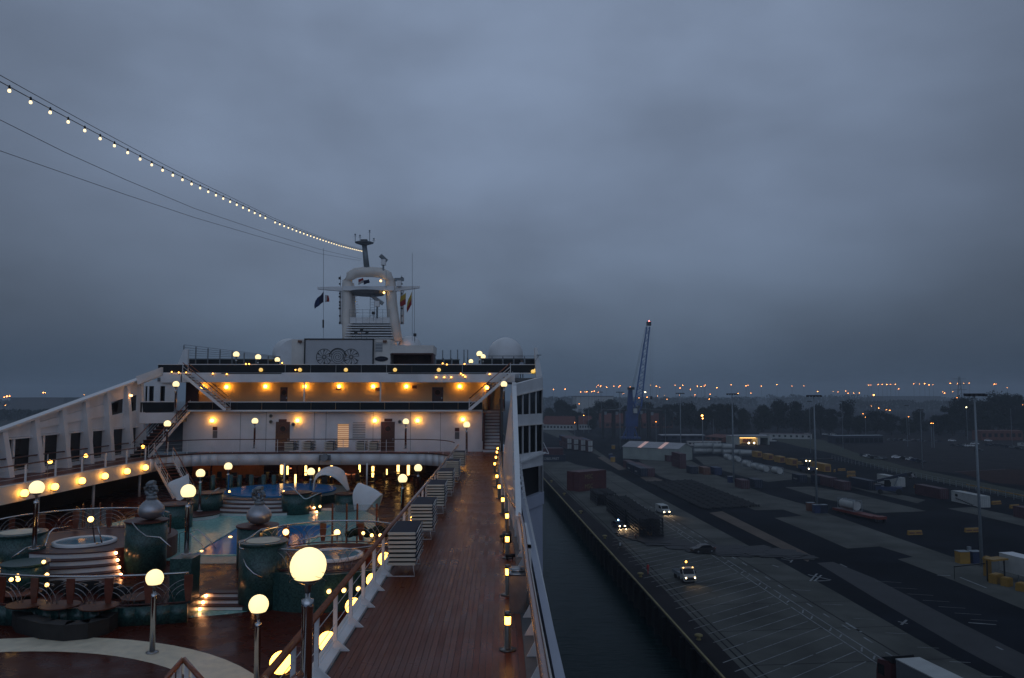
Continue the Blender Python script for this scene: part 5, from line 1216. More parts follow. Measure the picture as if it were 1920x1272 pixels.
for i, (px, py) in enumerate(((22, 1118), (78, 1112), (100, 1105), (140, 1112), (168, 1106), (205, 1112), (226, 1118))):
    p = atz(px, py, ZP + .6); spawn(ct, (p.x, p.y, ZP), random.uniform(-.4, .4), f'dark navy tub chair around the lower left tables, {ORD[i]} from the left', group='tub chairs around the lower left tables')

mb = MB(); cb = [atz(px_, py_, ZP + .45) for px_, py_ in ((18, 1142), (30, 1160), (75, 1172), (120, 1176), (165, 1172), (205, 1162), (222, 1150))]
ribbon(mb, [tuple(p.xy) for p in cb], ZP + .02, ZP + .5, .5, -1); t = thing('curved_bench', 'low black curved bench in front of the lower left tables', 'bench', cb[0]); mb.build('seat', M['dark'], t)
mb = MB(); ribbon(mb, [tuple(p.xy) for p in cb], ZP, ZP + .02, .4, -1); mb.build('plinth', M['dark'], t)
# ---- bar under the terrace
bar = thing('pool_bar', 'amber lit bar under the front terrace with brown back wall', 'bar', (-12, 74, ZPP))
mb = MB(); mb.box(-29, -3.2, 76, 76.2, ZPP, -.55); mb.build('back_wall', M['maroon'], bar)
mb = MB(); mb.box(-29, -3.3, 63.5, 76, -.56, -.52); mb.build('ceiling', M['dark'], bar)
for a, b in ((365, 398), (402, 430), (434, 497)):
    mb = MB(); x0, x1 = X_(a, 68), X_(b, 68); mb.box(x0, x1, 68, 68.1, ZPP + .2, -.75); mb.build('amber_panel', M['amberwood'], bar)
    mb = MB(); mb.lathe([(.16, -.66), (.16, -.62)], ((x0 + x1) / 2, 67.2), 10); mb.build('added_downlight', M['added_downlight'], bar)
for a, b in ((700, 716), (768, 776)):
    mb = MB(); x0, x1 = X_(a, 75), X_(b, 75); mb.box(x0, x1, 75.9, 75.99, ZPP + .1, -1.3); mb.build('amber_panel', M['gatelight'] if a > 760 else M['amberwood'], bar)
for i in range(9):
    mb = MB(); mb.lathe([(.12, -.64), (.12, -.6)], (X_(530 + i * 31, 74), 74.5), 10); mb.build('added_downlight', M['added_downlight'], bar)
mb = MB(); mb.box(X_(640, 74), X_(800, 74), 73.6, 74.2, ZPP, -1.6); mb.build('counter', M['maroon'], bar)
mb = MB(); mb.box(X_(520, 74), X_(770, 74), 73.2, 74.0, -1.12, -.98); mb.build('canopy', M['warmstrip'] if False else M['brownc'], bar)
for i, (a, b, y0) in enumerate(((534, 549, 878), (650, 668, 888))):
    mb = MB(); x0, x1 = X_(a, 73), X_(b, 73); z = Z_(y0, 73); mb.box(x0, x1, 73, 73.1, z - .05, z + .05); mb.build('light_strip', M['sodium'] if i == 9 else M['warmstrip'], bar)
ltn = thing('lantern', 'x', 'lantern')
mb = MB(); mb.lathe([(.11, .5), (.12, 1.45), (.09, 1.5)], n=10); mb.build('tube', M['lantern'], ltn, True); mb = MB(); mb.lathe([(.14, 0), (.13, .5)], n=10); mb.build('base', M['black'], ltn, True)
for i, (px, Y, s) in enumerate(((531, 66, 1.3), (542, 69, .9), (576, 68, 1), (557, 60, .8), (624, 66, 1.15), (601, 70, .7), (676, 70, .9), (701, 66, 1.1), (727, 70, .6), (748, 67, 1.25), (767, 67, 1.25))):
    p = atz(px, 905, ZPP); o = spawn(ltn, (X_(px, Y), Y, ZPP), 0, f'tall glowing lantern tube in the bar under the terrace, {ORD[i]} from the left', group='lantern tubes in the bar'); o.scale = (s * .8, s * .8, s * (.82 + .25 * (i % 3 == 0)))
for i, px in enumerate((404, 437, 453, 475, 498, 517)):
    Y = 57; mb = MB(); mb.lathe([(.16, ZPP), (.16, -.95)], (X_(px, Y), Y), 12); tag(mb.build('mosaic_column', M['mosaic'], None, True), f'slim mosaic column before the amber bar wall, {ORD[i]} from the left', 'column', 'slim mosaic columns')
for i, px in enumerate((536, 690)):
    Y = 61.5; mb = MB(); mb.tube([(X_(px, Y), Y, ZPP), (X_(px, Y), Y, -.5)], .07, 8); tag(mb.build('column', M['whitemetal'], None, True), 'slim white column holding the terrace ' + ('beside the left lanterns' if i == 0 else 'right of the bar middle'), 'column', 'columns under the walkways')
for i, px in enumerate((555, 702, 540, 566)):
    Y = 72; mb = MB(); mb.box(X_(px, Y) - .18, X_(px, Y) + .18, Y, Y + .3, ZPP, -.52); mb.build('wood_column', M['brownc'], bar)
# dark chairs and tables silhouettes
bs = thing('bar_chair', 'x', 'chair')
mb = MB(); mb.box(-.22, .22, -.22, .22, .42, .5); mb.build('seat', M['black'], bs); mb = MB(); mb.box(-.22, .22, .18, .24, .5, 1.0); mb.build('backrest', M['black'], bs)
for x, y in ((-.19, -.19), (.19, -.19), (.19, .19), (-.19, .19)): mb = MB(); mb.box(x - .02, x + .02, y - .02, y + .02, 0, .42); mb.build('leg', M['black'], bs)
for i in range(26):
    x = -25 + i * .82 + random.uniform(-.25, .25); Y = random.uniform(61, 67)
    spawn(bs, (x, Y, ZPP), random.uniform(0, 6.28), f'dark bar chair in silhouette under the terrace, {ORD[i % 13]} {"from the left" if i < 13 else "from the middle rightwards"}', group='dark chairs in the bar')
bta = thing('bar_table', 'x', 'table'); mb = MB(); mb.lathe([(.42, 1.0), (.42, 1.04), (.02, 1.045)], n=16); mb.build('table_top', M['maroon'], bta); mb = MB(); mb.tube([(0, 0, 0), (0, 0, 1)], .05, 6); mb.build('stem', M['black'], bta)
for i in range(11): spawn(bta, (-22.5 + i * 1.75, random.uniform(60.5, 64.5), ZPP), 0, f'small dark bar table under the terrace, {ORD[i]} from the left', group='dark tables in the bar')
# planters or sofas left under the port walkway and shaded walls
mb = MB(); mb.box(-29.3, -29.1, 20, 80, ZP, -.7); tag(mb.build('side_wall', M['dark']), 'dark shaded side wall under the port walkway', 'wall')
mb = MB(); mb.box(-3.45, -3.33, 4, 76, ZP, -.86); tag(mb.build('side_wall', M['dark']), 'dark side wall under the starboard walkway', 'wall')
for i, px in enumerate((152, 164, 179, 195, 217)):
    p = atz(px, 978, ZPP + 0); Y = 41 + i * .3; mb = MB(); mb.box(X_(px, Y) - .03, X_(px, Y) + .03, Y, Y + .06, ZPP, -.95 + .08 * (i % 2)); tag(mb.build('glass_post', M['varnish']), f'slim glinting post behind the left hot tub railing, {ORD[i]} from the left', 'post', 'slim posts behind the left hot tub')
pts = thing('side_bar_glass', 'glass side screen with amber glints behind the left hot tub', 'glass screen', (X_(185, 41.2), 41.2, ZPP))
for a, b in ((153, 165), (167, 180), (182, 194), (197, 216)): mb = MB(); mb.box(X_(a, 41.4), X_(b, 41.4), 41.5, 41.52, ZPP + .2, -1.1); mb.build('pane', M['glass'], pts)

# ================================================================== MAST
MY = 83.0
def m_(px, py, dy=0): return aty(px, py, MY + dy)
mast = thing('ship_mast', 'white arched radar mast above the screen house with yards and antennas', 'mast', m_(690, 640))
arch = [(652, 640), (651, 600), (652, 560), (651, 540), (652, 528), (657, 518), (667, 512), (680, 510.5), (700, 510.5), (716, 512), (727, 518), (732, 528), (733.5, 545), (735, 570), (739, 600), (745, 640)]
mb = MB(); mb.tube([m_(x, y) for x, y in arch], .56, 14); mb.build('arch', M['cream'], mast, True)
mb = MB(); mb.tube([m_(658, 532, .6), m_(660, 560, .6), m_(661, 596, .6)], .36, 10); mb.tube([m_(727, 535, .6), m_(729, 560, .6), m_(731, 596, .6)], .3, 10); mb.build('inner_leg', M['cream'], mast, True)
mb = MB(); mb.tube([m_(688, 505), m_(683, 458)], .32, 10, .26); mb.build('top_pole', M['galv'], mast, True)
mb = MB(); p = m_(683, 456); mb.lathe([(.3, p.z - .25), (1.0, p.z), (1.0, p.z + .06), (.4, p.z + .1)], (p.x, p.y), 20); mb.build('top_platform', M['galv'], mast)
mb = MB(); mb.box(p.x - .35, p.x + .35, MY - .3, MY + .3, p.z + .1, p.z + .35); mb.build('aerial_box', M['black'], mast)
for px, y0, y1 in ((666, 441, 455), (675, 443, 455), (693, 434, 455), (701, 449, 455)):
    mb = MB(); mb.tube([m_(px, y1), m_(px, y0)], .035, 5); mb.obox(m_(px, y0), (.16, .16, .12)); mb.tube([m_(px - 3, y0 + 2), m_(px + 3, y0 + 2)], .02, 4); mb.build('top_aerial', M['galv'], mast)
# yard
mb = MB()
for (a, ha), (b, hb) in ((((595, 539.5), .16), ((645, 540), .38)), (((738, 540), .38), ((786, 537.5), .14))):
    A, B = m_(*a, -.3), m_(*b, -.3); mb.hexa([(A.x, A.y, A.z - ha), (B.x, B.y, B.z - hb), (B.x, B.y + .5, B.z - hb), (A.x, A.y + .5, A.z - ha)], [(A.x, A.y, A.z + ha * .4), (B.x, B.y, B.z + hb * .4), (B.x, B.y + .5, B.z + hb * .4), (A.x, A.y + .5, A.z + ha * .4)])
mb.build('yard', M['white'], mast)
mb = MB(); A, B = m_(645, 548, -.2), m_(740, 548, -.2); mb.box(A.x, B.x, MY - .9, MY + .6, A.z + .1, A.z + .55); mb.build('crow_platform', M['white'], mast)
mb = MB(); k = m_(690, 549); mb.lathe([(1.7, k.z - .25), (1.9, k.z + .1)], (k.x, MY), 18); mb.build('platform_underside', M['greywall'], mast)
for px, y0, y1 in ((640, 515, 610), (754, 520, 610)):
    mb = MB(); mb.tube([m_(px, y1 - 2), m_(px, 546)], .22, 8); mb.build('side_leg', M['white'], mast, True)
for side, px in ((0, 637), (1, 753.5)):
    for j, py in enumerate((522, 532, 550, 556, 567, 572, 578, 592, 606)):
        mb = MB(); q_ = m_(px, py, -.3); mb.obox((q_.x, q_.y, q_.z - .12), (.22 if j % 3 == 0 else .14, .2, .24 if j % 4 == 0 else .16)); mb.build('signal_lamp', M['black'], mast)
    mb = MB(); mb.tube([m_(px + (1.5 if side == 0 else -1), 608, -.2), m_(px + (1.5 if side == 0 else -1), 517, -.2)], .03, 5); mb.build('signal_pole', M['galv'], mast)
# lower house with louvre rails
mb = MB(); A, B = m_(655, 607), m_(733, 596); mb.box(A.x, B.x, MY - .4, MY + 2, A.z, B.z); mb.build('mast_house', M['white'], mast)
mb = MB(); A, B = m_(651, 640), m_(740, 607); mb.box(A.x, B.x, MY + .3, MY + 2.2, A.z - 1, B.z); mb.build('mast_base', M['white'], mast)
for i, py in enumerate((610, 614.5, 619, 624, 629, 634)):
    w_ = i * 1.1; mb = MB(); A, B = m_(651 - w_, py, -.8), m_(732 + w_, py, -.8); mb.box(A.x, B.x, A.y, A.y + .9, A.z - .04, A.z + .05); mb.build('louvre_blade', M['white'], mast)
for j in range(7): mb = MB(); mb.tube([m_(655 + j * 12.5, 607, -.7), m_(655 + j * 12.5, 580, -.7)], .02, 4); mb.build('rail_post', M['galv'], mast)
for py in (581, 587, 593): mb = MB(); mb.tube([m_(655, py, -.7), m_(731, py, -.7)], .018, 4); mb.build('rail_bar', M['galv'], mast)
for px in (694, 702): mb = MB(); mb.tube([m_(px, 596), m_(px, 548)], .03, 4); mb.build('ladder_side', M['galv'], mast)
for i in range(9): mb = MB(); mb.tube([m_(694, 552 + i * 5), m_(702, 552 + i * 5)], .02, 4); mb.build('ladder_rung', M['galv'], mast)
# radar scanners
def scanner(label, px, py, wpx, tilt, y_base):
    q_ = m_(px, py, -.6); t = thing('radar_scanner', label, 'radar', (q_.x, q_.y, q_.z)); wv = wpx * MY / F / 2
    mb = MB(); mb.bar((q_.x - wv, q_.y, q_.z + tilt), (q_.x + wv, q_.y + .4, q_.z - tilt), .3, .34); mb.build('scanner_bar', M['galv'], t)
    mb = MB(); mb.obox((q_.x, q_.y + .2, q_.z - .75), (.5, .5, .6)); mb.build('gearbox', M['white'], t)
    mb = MB(); b_ = m_(px, y_base, -.4); mb.tube([(q_.x, q_.y + .2, q_.z - .75), (q_.x, q_.y + .2, b_.z)], .1, 8); mb.build('stem', M['galv'], t); return t
scanner('pale tilted radar scanner standing above the right shoulder of the mast arch', 718.5, 484, 11, .28, 508)
scanner('radar scanner bar inside the arch of the mast', 707, 562, 21, .42, 597)
scanner('short radar bar on a platform right of the mast arch', 748, 524, 16, -.04, 530)
for i, (px, py, Yo) in enumerate(((714, 527, -.7), (720, 549, -.9))):
    q_ = m_(px, py, Yo); t = thing('mast_light', ['upper', 'lower'][i] + ' small warm white light on the right side of the mast arch', 'light', q_); mb = MB(); mb.ball(q_, .12, 8, 6); mb.build('lens', M['lantern'], t, True); mb = MB(); mb.tube([q_ + Vector((0, 0, .1)), q_ + Vector((0, .8, .3))], .02, 4); mb.build('bracket', M['galv'], t)
# lit rungs on inner left leg
for j in range(8):
    q_ = m_(664 + j * .7, 551 + j * 5, -.35); mb = MB(); mb.box(q_.x - .22, q_.x + .22, q_.y + .2, q_.y + .25, q_.z - .02, q_.z + .04); mb.build('leg_rung', M['whitemetal'], mast)
t = thing('mast_light', 'hidden warm lamp lighting the rungs of the left mast leg', 'light', m_(668, 548, -1)); q_ = m_(667, 546, -.95); mb = MB(); mb.ball(q_, .06, 6, 4); mb.build('lens', M['sodium'], t, True); mb = MB(); mb.tube([q_ + Vector((0, 0, .05)), q_ + Vector((0, .5, .1))], .02, 4); mb.build('bracket', M['galv'], t)
# whip aerials
for i, (px, y0, y1) in enumerate(((606.5, 466, 640), (773, 475, 640), (606, 600, 615), (777, 540, 640), (724, 507, 540))):
    mb = MB(); mb.tube([m_(px, y1, -1), m_(px, y0, -1)], .022 if i != 2 else .09, 5); tag(mb.build('whip_aerial', M['galv'] if i != 2 else M['black']), ['long thin whip aerial left of the mast', 'long thin whip aerial right of the mast', 'thick dark aerial coil low on the left whip', 'short halyard wire beside the right flag', 'thin stay beside the arch shoulder'][i], 'aerial')
for i, (px, py) in enumerate(((667, 626), (678, 623), (688, 626), (778, 631), (700, 590))):
    q_ = m_(px, py, -2.5); t = thing('roof_fitting', f'small dark lamp fitting on the roof in front of the mast, {ORD[i]} of five', 'lamp fitting', q_, 'dark roof fittings'); mb = MB(); mb.obox((q_.x, q_.y, q_.z), (.3, .3, .3)); mb.build('head', M['black'], t); mb = MB(); mb.tube([(q_.x, q_.y, q_.z), (q_.x, q_.y, q_.z - .7)], .03, 5); mb.build('stem', M['galv'], t)
# flags
def flag(label, px, py, wpx, hpx, mats_, slant, split='v', Yo=-1.4, rot=0):
    q_ = m_(px, py, Yo); W_, H_ = wpx * MY / F, hpx * MY / F; t = thing('flag', label, 'flag', (q_.x, q_.y, q_.z)); n = len(mats_)
    for k, mm in enumerate(mats_):
        mb = MB(); nx, nz = 6, 5
        u0, u1, v0, v1 = (k / n, (k + 1) / n, 0, 1) if split == 'v' else (0, 1, k / n, (k + 1) / n)
        for side in (0, .012):
            kk = len(mb.v)
            for j in range(nz + 1):
                for i in range(nx + 1):
                    u = u0 + (u1 - u0) * i / nx; v = v0 + (v1 - v0) * j / nz; tw = u * 5 + v * 2
                    x = u * W_ * (1 - .15 * sin(tw) ** 2); z = -v * H_ * (1 - .2 * u) - u * slant
                    mb.v.append((q_.x + x * cos(rot), q_.y + .14 * sin(tw) * u + side + x * sin(rot), q_.z + z))
            for j in range(nz):
                for i in range(nx): a = kk + j * (nx + 1) + i; f_ = (a, a + 1, a + nx + 2, a + nx + 1); mb.f.append(f_ if side == 0 else f_[::-1])
        mb.build('cloth', mm, t, True)
    return t
F_ = lambda n_, c: mat('flag_' + n_, c, .8, var=.1)
fb, fr, fw, fy, fk = F_('blue', (.015, .03, .09)), F_('red', (.24, .02, .02)), F_('white', (.4, .4, .4)), F_('yellow', (.38, .25, .03)), F_('navy', (.008, .012, .04))
flag('dark blue house flag hanging from the left yard', 607, 547, -17, 19, [fk, fb], 1.0)
flag('small white and red flag beside the dark blue flag', 609.5, 553, 8, 14, [fw, fr], .1)
flag('red and white flag in the middle of the arch', 672, 524, 10, 11, [fr, fw], -.15, 'h')
flag('dark blue part of the flag in the middle of the arch', 682, 526, 11, 8, [fk], -.1)
flag('yellow and red flag hanging from the right yard', 761, 549, -11, 22, [fy, fr], .5, 'h')
flag('second fold of the yellow and red flag below the right yard', 772, 547, -9, 24, [fy, fr], 1.2, 'h')

# ================================================================== string lights and stays
sl_ = thing('string_lights', 'long hanging string of warm bulbs running up to the ship mast', 'string lights', aty(0, 160, 22))
ctrl = [(-8, 157), (17.5, 170), (58, 192), (93, 210), (127, 228), (158, 244), (186, 259), (213, 272), (260, 297), (321, 327), (372, 350), (420, 371), (470, 394), (514, 416), (560, 434), (600, 448), (640, 461), (678, 471)]
XS = -14.5
c3 = [atx(x, y - 7.5 + 5.5 * x / 678, XS) for x, y in ctrl]
def zc(Y):
    for i in range(len(c3) - 1):
        if Y <= c3[i + 1].y or i == len(c3) - 2:
            a, b = c3[i], c3[i + 1]; return a.z + (b.z - a.z) * (Y - a.y) / (b.y - a.y)
# smooth the measured heights with a quadratic fit through three points
ya, yb, yc = c3[0].y, c3[8].y, c3[-1].y; za, zb, zc_ = c3[0].z, c3[8].z, c3[-1].z
def zq(Y): return za * (Y - yb) * (Y - yc) / ((ya - yb) * (ya - yc)) + zb * (Y - ya) * (Y - yc) / ((yb - ya) * (yb - yc)) + zc_ * (Y - ya) * (Y - yb) / ((yc - ya) * (yc - yb))
def zm(Y): return .5 * zq(Y) + .5 * zc(Y)
Y0 = atx(17.5, 170, XS).y
mb = MB(); mb.tube([(XS, y, zm(max(y, ya)) if y > ya else za + (y - ya) * .03) for y in [4 + i * 1.6 for i in range(50)] if y < 82.5] + [(XS, 82.6, zm(82.6))], .014, 5); mb.build('cable', M['black'], sl_)
mb = MB(); mb.tube([(XS, y, zm(max(y, ya)) + .10 + .10 * math.exp(-(y - 20) / 25)) for y in [17 + i * 1.6 for i in range(41)]], .011, 5); mb.build('messenger_wire', M['black'], sl_)
bb = hb = None
for i in range(-4, 57):
    if i == 25: continue
    y = Y0 + i * 1.037
    if y > 81.6: break
    z = zm(max(y, ya))
    if bb is None:
        mb = MB(); mb.lathe([(.015, -.175), (.040, -.16), (.048, -.125), (.040, -.09), (.025, -.065)], n=10); bb = mb.build('bulb', M['bulb'], None, True)
        mb = MB(); mb.lathe([(.03, -.075), (.035, .0), (.02, .05)], n=8); hb = mb.build('bulb_holder', M['black'], None, True); o1, o2 = bb, hb
    else: o1 = bb.copy(); C.objects.link(o1); o2 = hb.copy(); C.objects.link(o2)
    for o in (o1, o2): o.parent = sl_; o.location = Vector((XS, y, z)) - sl_.location
for k, (x, pts) in enumerate(((-17.5, [(-10, 220), (0, 225), (120, 285), (235, 337), (364, 391), (500, 437), (600, 468), (678, 486)]), (-19.0, [(-10, 280), (0, 283), (120, 325), (235, 365), (364, 408), (500, 448), (600, 476), (675, 489)]))):
    P = []
    for i, (px, py) in enumerate(pts):
        xx = x + (XS - x) * max(0, (px - 0) / 678) ** 1.5; P.append(atx(px, py, xx))
    mb = MB(); mb.tube(P, .012, 5); tag(mb.build('stay_wire', M['black']), ['upper', 'lower'][k] + ' thin dark wire hanging below the string of bulbs', 'wire', 'thin stay wires')

# ================================================================== people on the ship and quay
def person(label, loc, rz, top, legs, h=1.75, hair='black', arms=(.12, .12), step=.1):
    t = thing('person', label, 'person', loc); t.rotation_euler = (0, 0, rz); s = h / 1.75
    me = bpy.data.meshes.new('body'); V_ = [(0, 0, .95), (0, 0, 1.15), (0, 0, 1.38), (0, 0, 1.5), (0, .01, 1.62), (0, .0, 1.72), (.17, 0, 1.42), (.23, .0, 1.16), (.21, .0 + arms[0], .93), (.2, arms[0] * 1.4, .85), (-.17, 0, 1.42), (-.23, 0, 1.16), (-.21, arms[1], .93), (-.2, arms[1] * 1.4, .85), (.1, 0, .88), (.1, step, .48), (.1, step * .6, .08), (.1, step * .6 + .14, .03), (-.1, 0, .88), (-.1, -step, .48), (-.1, -step * 1.4, .08), (-.1, -step * 1.4 + .14, .03)]
    E = [(0, 1), (1, 2), (2, 3), (3, 4), (4, 5), (2, 6), (6, 7), (7, 8), (8, 9), (2, 10), (10, 11), (11, 12), (12, 13), (0, 14), (14, 15), (15, 16), (16, 17), (0, 18), (18, 19), (19, 20), (20, 21)]
    rad = [.14, .13, .15, .055, .095, .07, .065, .05, .035, .035, .065, .05, .035, .035, .09, .06, .045, .035, .09, .06, .045, .035]
    me.from_pydata([tuple(c * s for c in v) for v in V_], E, []); o = bpy.data.objects.new('body', me); C.objects.link(o); o.parent = t
    md = o.modifiers.new('skin', 'SKIN'); sd = o.modifiers.new('sub', 'SUBSURF'); sd.levels = sd.render_levels = 1
    for i, r_ in enumerate(rad): me.skin_vertices[0].data[i].radius = (r_ * s, r_ * s * .85); 
    me.skin_vertices[0].data[0].use_root = True
    me.materials.append(legs)
    mb = MB(); mb.lathe([(.19 * s, .9 * s), (.185 * s, 1.2 * s), (.225 * s, 1.36 * s), (.16 * s, 1.47 * s), (.07 * s, 1.5 * s)], n=12); q = mb.build('jacket', top, None, True); q.parent = t; q.scale = (1, .72, 1)
    mb = MB(); mb.ball((0, .005, 1.64 * s), .105 * s, 10, 8, 1.15); q = mb.build('head', M['skin'], None, True); q.parent = t
    mb = MB(); mb.lathe([(.112 * s, 1.64 * s), (.115 * s, 1.7 * s), (.08 * s, 1.76 * s), (.02 * s, 1.78 * s)], n=10); q = mb.build('hair', M[hair], None, True); q.parent = t
    return t
def me_skin(me): pass

q_ = atz(978, 680, 7.0)
p_ = aty(978, 690, 70); person('person in a pale shirt at the right end of the top deck', (p_.x, 70, 6.31), 3.0, F_('shirt', (.3, .33, .38)), M['black'])
g_ = G(1163, 1033); person('person in a pale jacket standing near the water edge of the quay', (g_.x, g_.y, ZQ + .01), 2.6, F_('jacket_pale', (.45, .47, .48)), M['black'])
g_ = G(1215, 1077); person('person in a red work suit standing beside the yellow bollard on the quay', (g_.x, g_.y, ZQ + .01), .4, F_('suit_red', (.38, .03, .03)), F_('suit_red_trousers', (.30, .025, .03)))

# ================================================================== containers
def container_tpl(Lc, hc=2.6):
    t = thing('shipping_container', 'c', 'container'); w2 = 1.22
    mb = MB(); n = int(Lc / .56)
    for s in (-1, 1):   # corrugated side walls
        for i in range(n):
            y0 = -Lc / 2 + .12 + (Lc - .24) * i / n; y1 = -Lc / 2 + .12 + (Lc - .24) * (i + .5) / n; y2 = -Lc / 2 + .12 + (Lc - .24) * (i + 1) / n
            xo, xi = s * (w2 - .02), s * (w2 - .07)
            q = [(xo, y0), (xo, y1 - .05), (xi, y1), (xi, y2 - .05), (xo, y2)]
            for a, b in zip(q[:-1], q[1:]):
                f_ = [(a[0], a[1], .15), (b[0], b[1], .15), (b[0], b[1], hc - .12), (a[0], a[1], hc - .12)]; mb.face(f_ if s < 0 else f_[::-1])
    mb.box(-w2 + .05, w2 - .05, Lc / 2 - .06, Lc / 2 - .03, .1, hc - .1)
    mb.build('side_wall', M['red'], t)
    mb = MB(); mb.box(-w2, w2, -Lc / 2, Lc / 2, hc - .06, hc - .02)
    for i in range(int(Lc / 1.2)): y = -Lc / 2 + .6 + i * 1.2; mb.box(-w2 + .1, w2 - .1, y, y + .5, hc - .02, hc - .005)
    mb.build('roof', M['red'], t)
    mb = MB()
    for s in (-1, 1):
        mb.box(s * w2 - .06, s * w2 + .06, -Lc / 2, Lc / 2, 0, .15); mb.box(s * w2 - .05, s * w2 + .05, -Lc / 2, Lc / 2, hc - .12, hc)
        for y in (-Lc / 2, Lc / 2): mb.box(s * w2 - .08, s * w2 + .08, y - .06, y + .06, 0, hc)
    for y in (-Lc / 2, Lc / 2): mb.box(-w2, w2, y - .06, y + .06, 0, .14); mb.box(-w2, w2, y - .05, y + .05, hc - .12, hc)
    mb.build('frame', M['red'], t)
    for s in (-1, 1):
        mb = MB(); mb.box(min(s * .03, s * 1.13), max(s * .03, s * 1.13), -Lc / 2 - .01, -Lc / 2 + .04, .15, hc - .13)
        d = mb.build('door', M['red'], t)
        mb = MB()
        for x in (.3, .85): mb.tube([(s * x, -Lc / 2 - .04, .1), (s * x, -Lc / 2 - .04, hc - .1)], .025, 5)
        mb.build('lock_bar', M['galv'], d)
    return t
CT = {6.06: container_tpl(6.06), 12.2: container_tpl(12.2, 2.9)}
def cont(px, py, Lc, m, label, rz=0.0, lev=0, du=0, dv=0, group=None, g=None):
    p = (G(px, py) if g is None else Vector(g)) + U * du + V * dv; hc = 2.6 if Lc < 10 else 2.9
    mm = {k: M[m] for k in ('side_wall', 'roof', 'frame', 'door')}
    return spawn(CT[Lc], (p.x, p.y, ZQ + .03 + lev * (hc + .01)), QA + rz, label, mm, group)
def textmesh(parent, s, size, m, loc, rot, name='lettering', ext=.01):
    c = bpy.data.curves.new('txt', 'FONT'); c.body = s; c.size = size; c.extrude = ext; c.resolution_u = 2
    o = bpy.data.objects.new('txt', c); C.objects.link(o); dg = bpy.context.evaluated_depsgraph_get(); me = bpy.data.meshes.new_from_object(o.evaluated_get(dg)); bpy.data.objects.remove(o)
    me.materials.clear(); me.materials.append(m); q = bpy.data.objects.new(name, me); C.objects.link(q); q.parent = parent; q.location = loc; q.rotation_euler = rot; return q
# near red block, turned towards the camera: its long side faces us
RZ = R(-90 + 38)
g0 = G(1085.6, 922.5); dirL = Vector((cos(QA + R(38)), sin(QA + R(38)), 0)); dirW = Vector((-sin(QA + R(38)), cos(QA + R(38)), 0))
for lev in (0, 1):
    for r_ in range(2):
        c = g0 + dirL * 6.1 + dirW * (1.25 + r_ * 2.5)
        o = cont(0, 0, 12.2, 'red', f'long red container, {"upper" if lev else "lower"} {"front" if r_ == 0 else "rear"} one of the turned red block by the water', R(38 - 90) + pi, lev, g=c, group='red containers in the turned block')
        if r_ == 0: textmesh(o, 'MSC', 1.9, M['yelpaint'], (-1.30, 3.6, .7), (pi / 2, 0, -pi / 2))
# white-ended stacked block
k = 0
for r_ in range(4):
    for lev in (0, 1):
        for j in range(3):
            k += 1; mm = ['maroonc', 'red', 'blue', 'maroonc'][(r_ + j + lev) % 4]
            if j == 0: mm = 'maroonc'
            o = cont(1107, 848, 12.2, mm, f'{["near", "middle", "far"][j]} {"upper" if lev else "lower"} container in the {ORD[r_]} row from the right, left of the shed', 0, lev, du=6.1 + j * 12.4 + r_ * 7, dv=-r_ * 2.7, group='containers in the long block left of the shed')
            if j == 0:
                mb = MB(); mb.box(-1.1, -.06, -6.18, -6.13, .3, 2.7); mb.box(.06, 1.1, -6.18, -6.13, .3, 2.7); qd = mb.build('door_panel', M['whitec']); qd.parent = o
# navy container with lettering and red one on top, by the ship's edge
o = cont(1041, 866, 12.2, 'navyc', 'navy container with pale lettering beside the ship, lower of the pair', R(90), 0, du=1.3, dv=-1.5)
textmesh(o, 'COBELFRET', 1.5, M['whitec'], (-1.31, 4.6, .8), (pi / 2, 0, -pi / 2))
o2 = cont(1041, 866, 12.2, 'navyc', 'navy container standing behind the lettered one beside the ship', R(90), 0, du=4.0, dv=-2.5)
cont(1041, 866, 12.2, 'maroonc', 'maroon container lying on the lettered navy container beside the ship', R(90), 1, du=1.4, dv=-2.5)
cont(1041, 866, 12.2, 'maroonc', 'maroon container on the rear navy one beside the ship', R(90), 1, du=4.1, dv=-3)
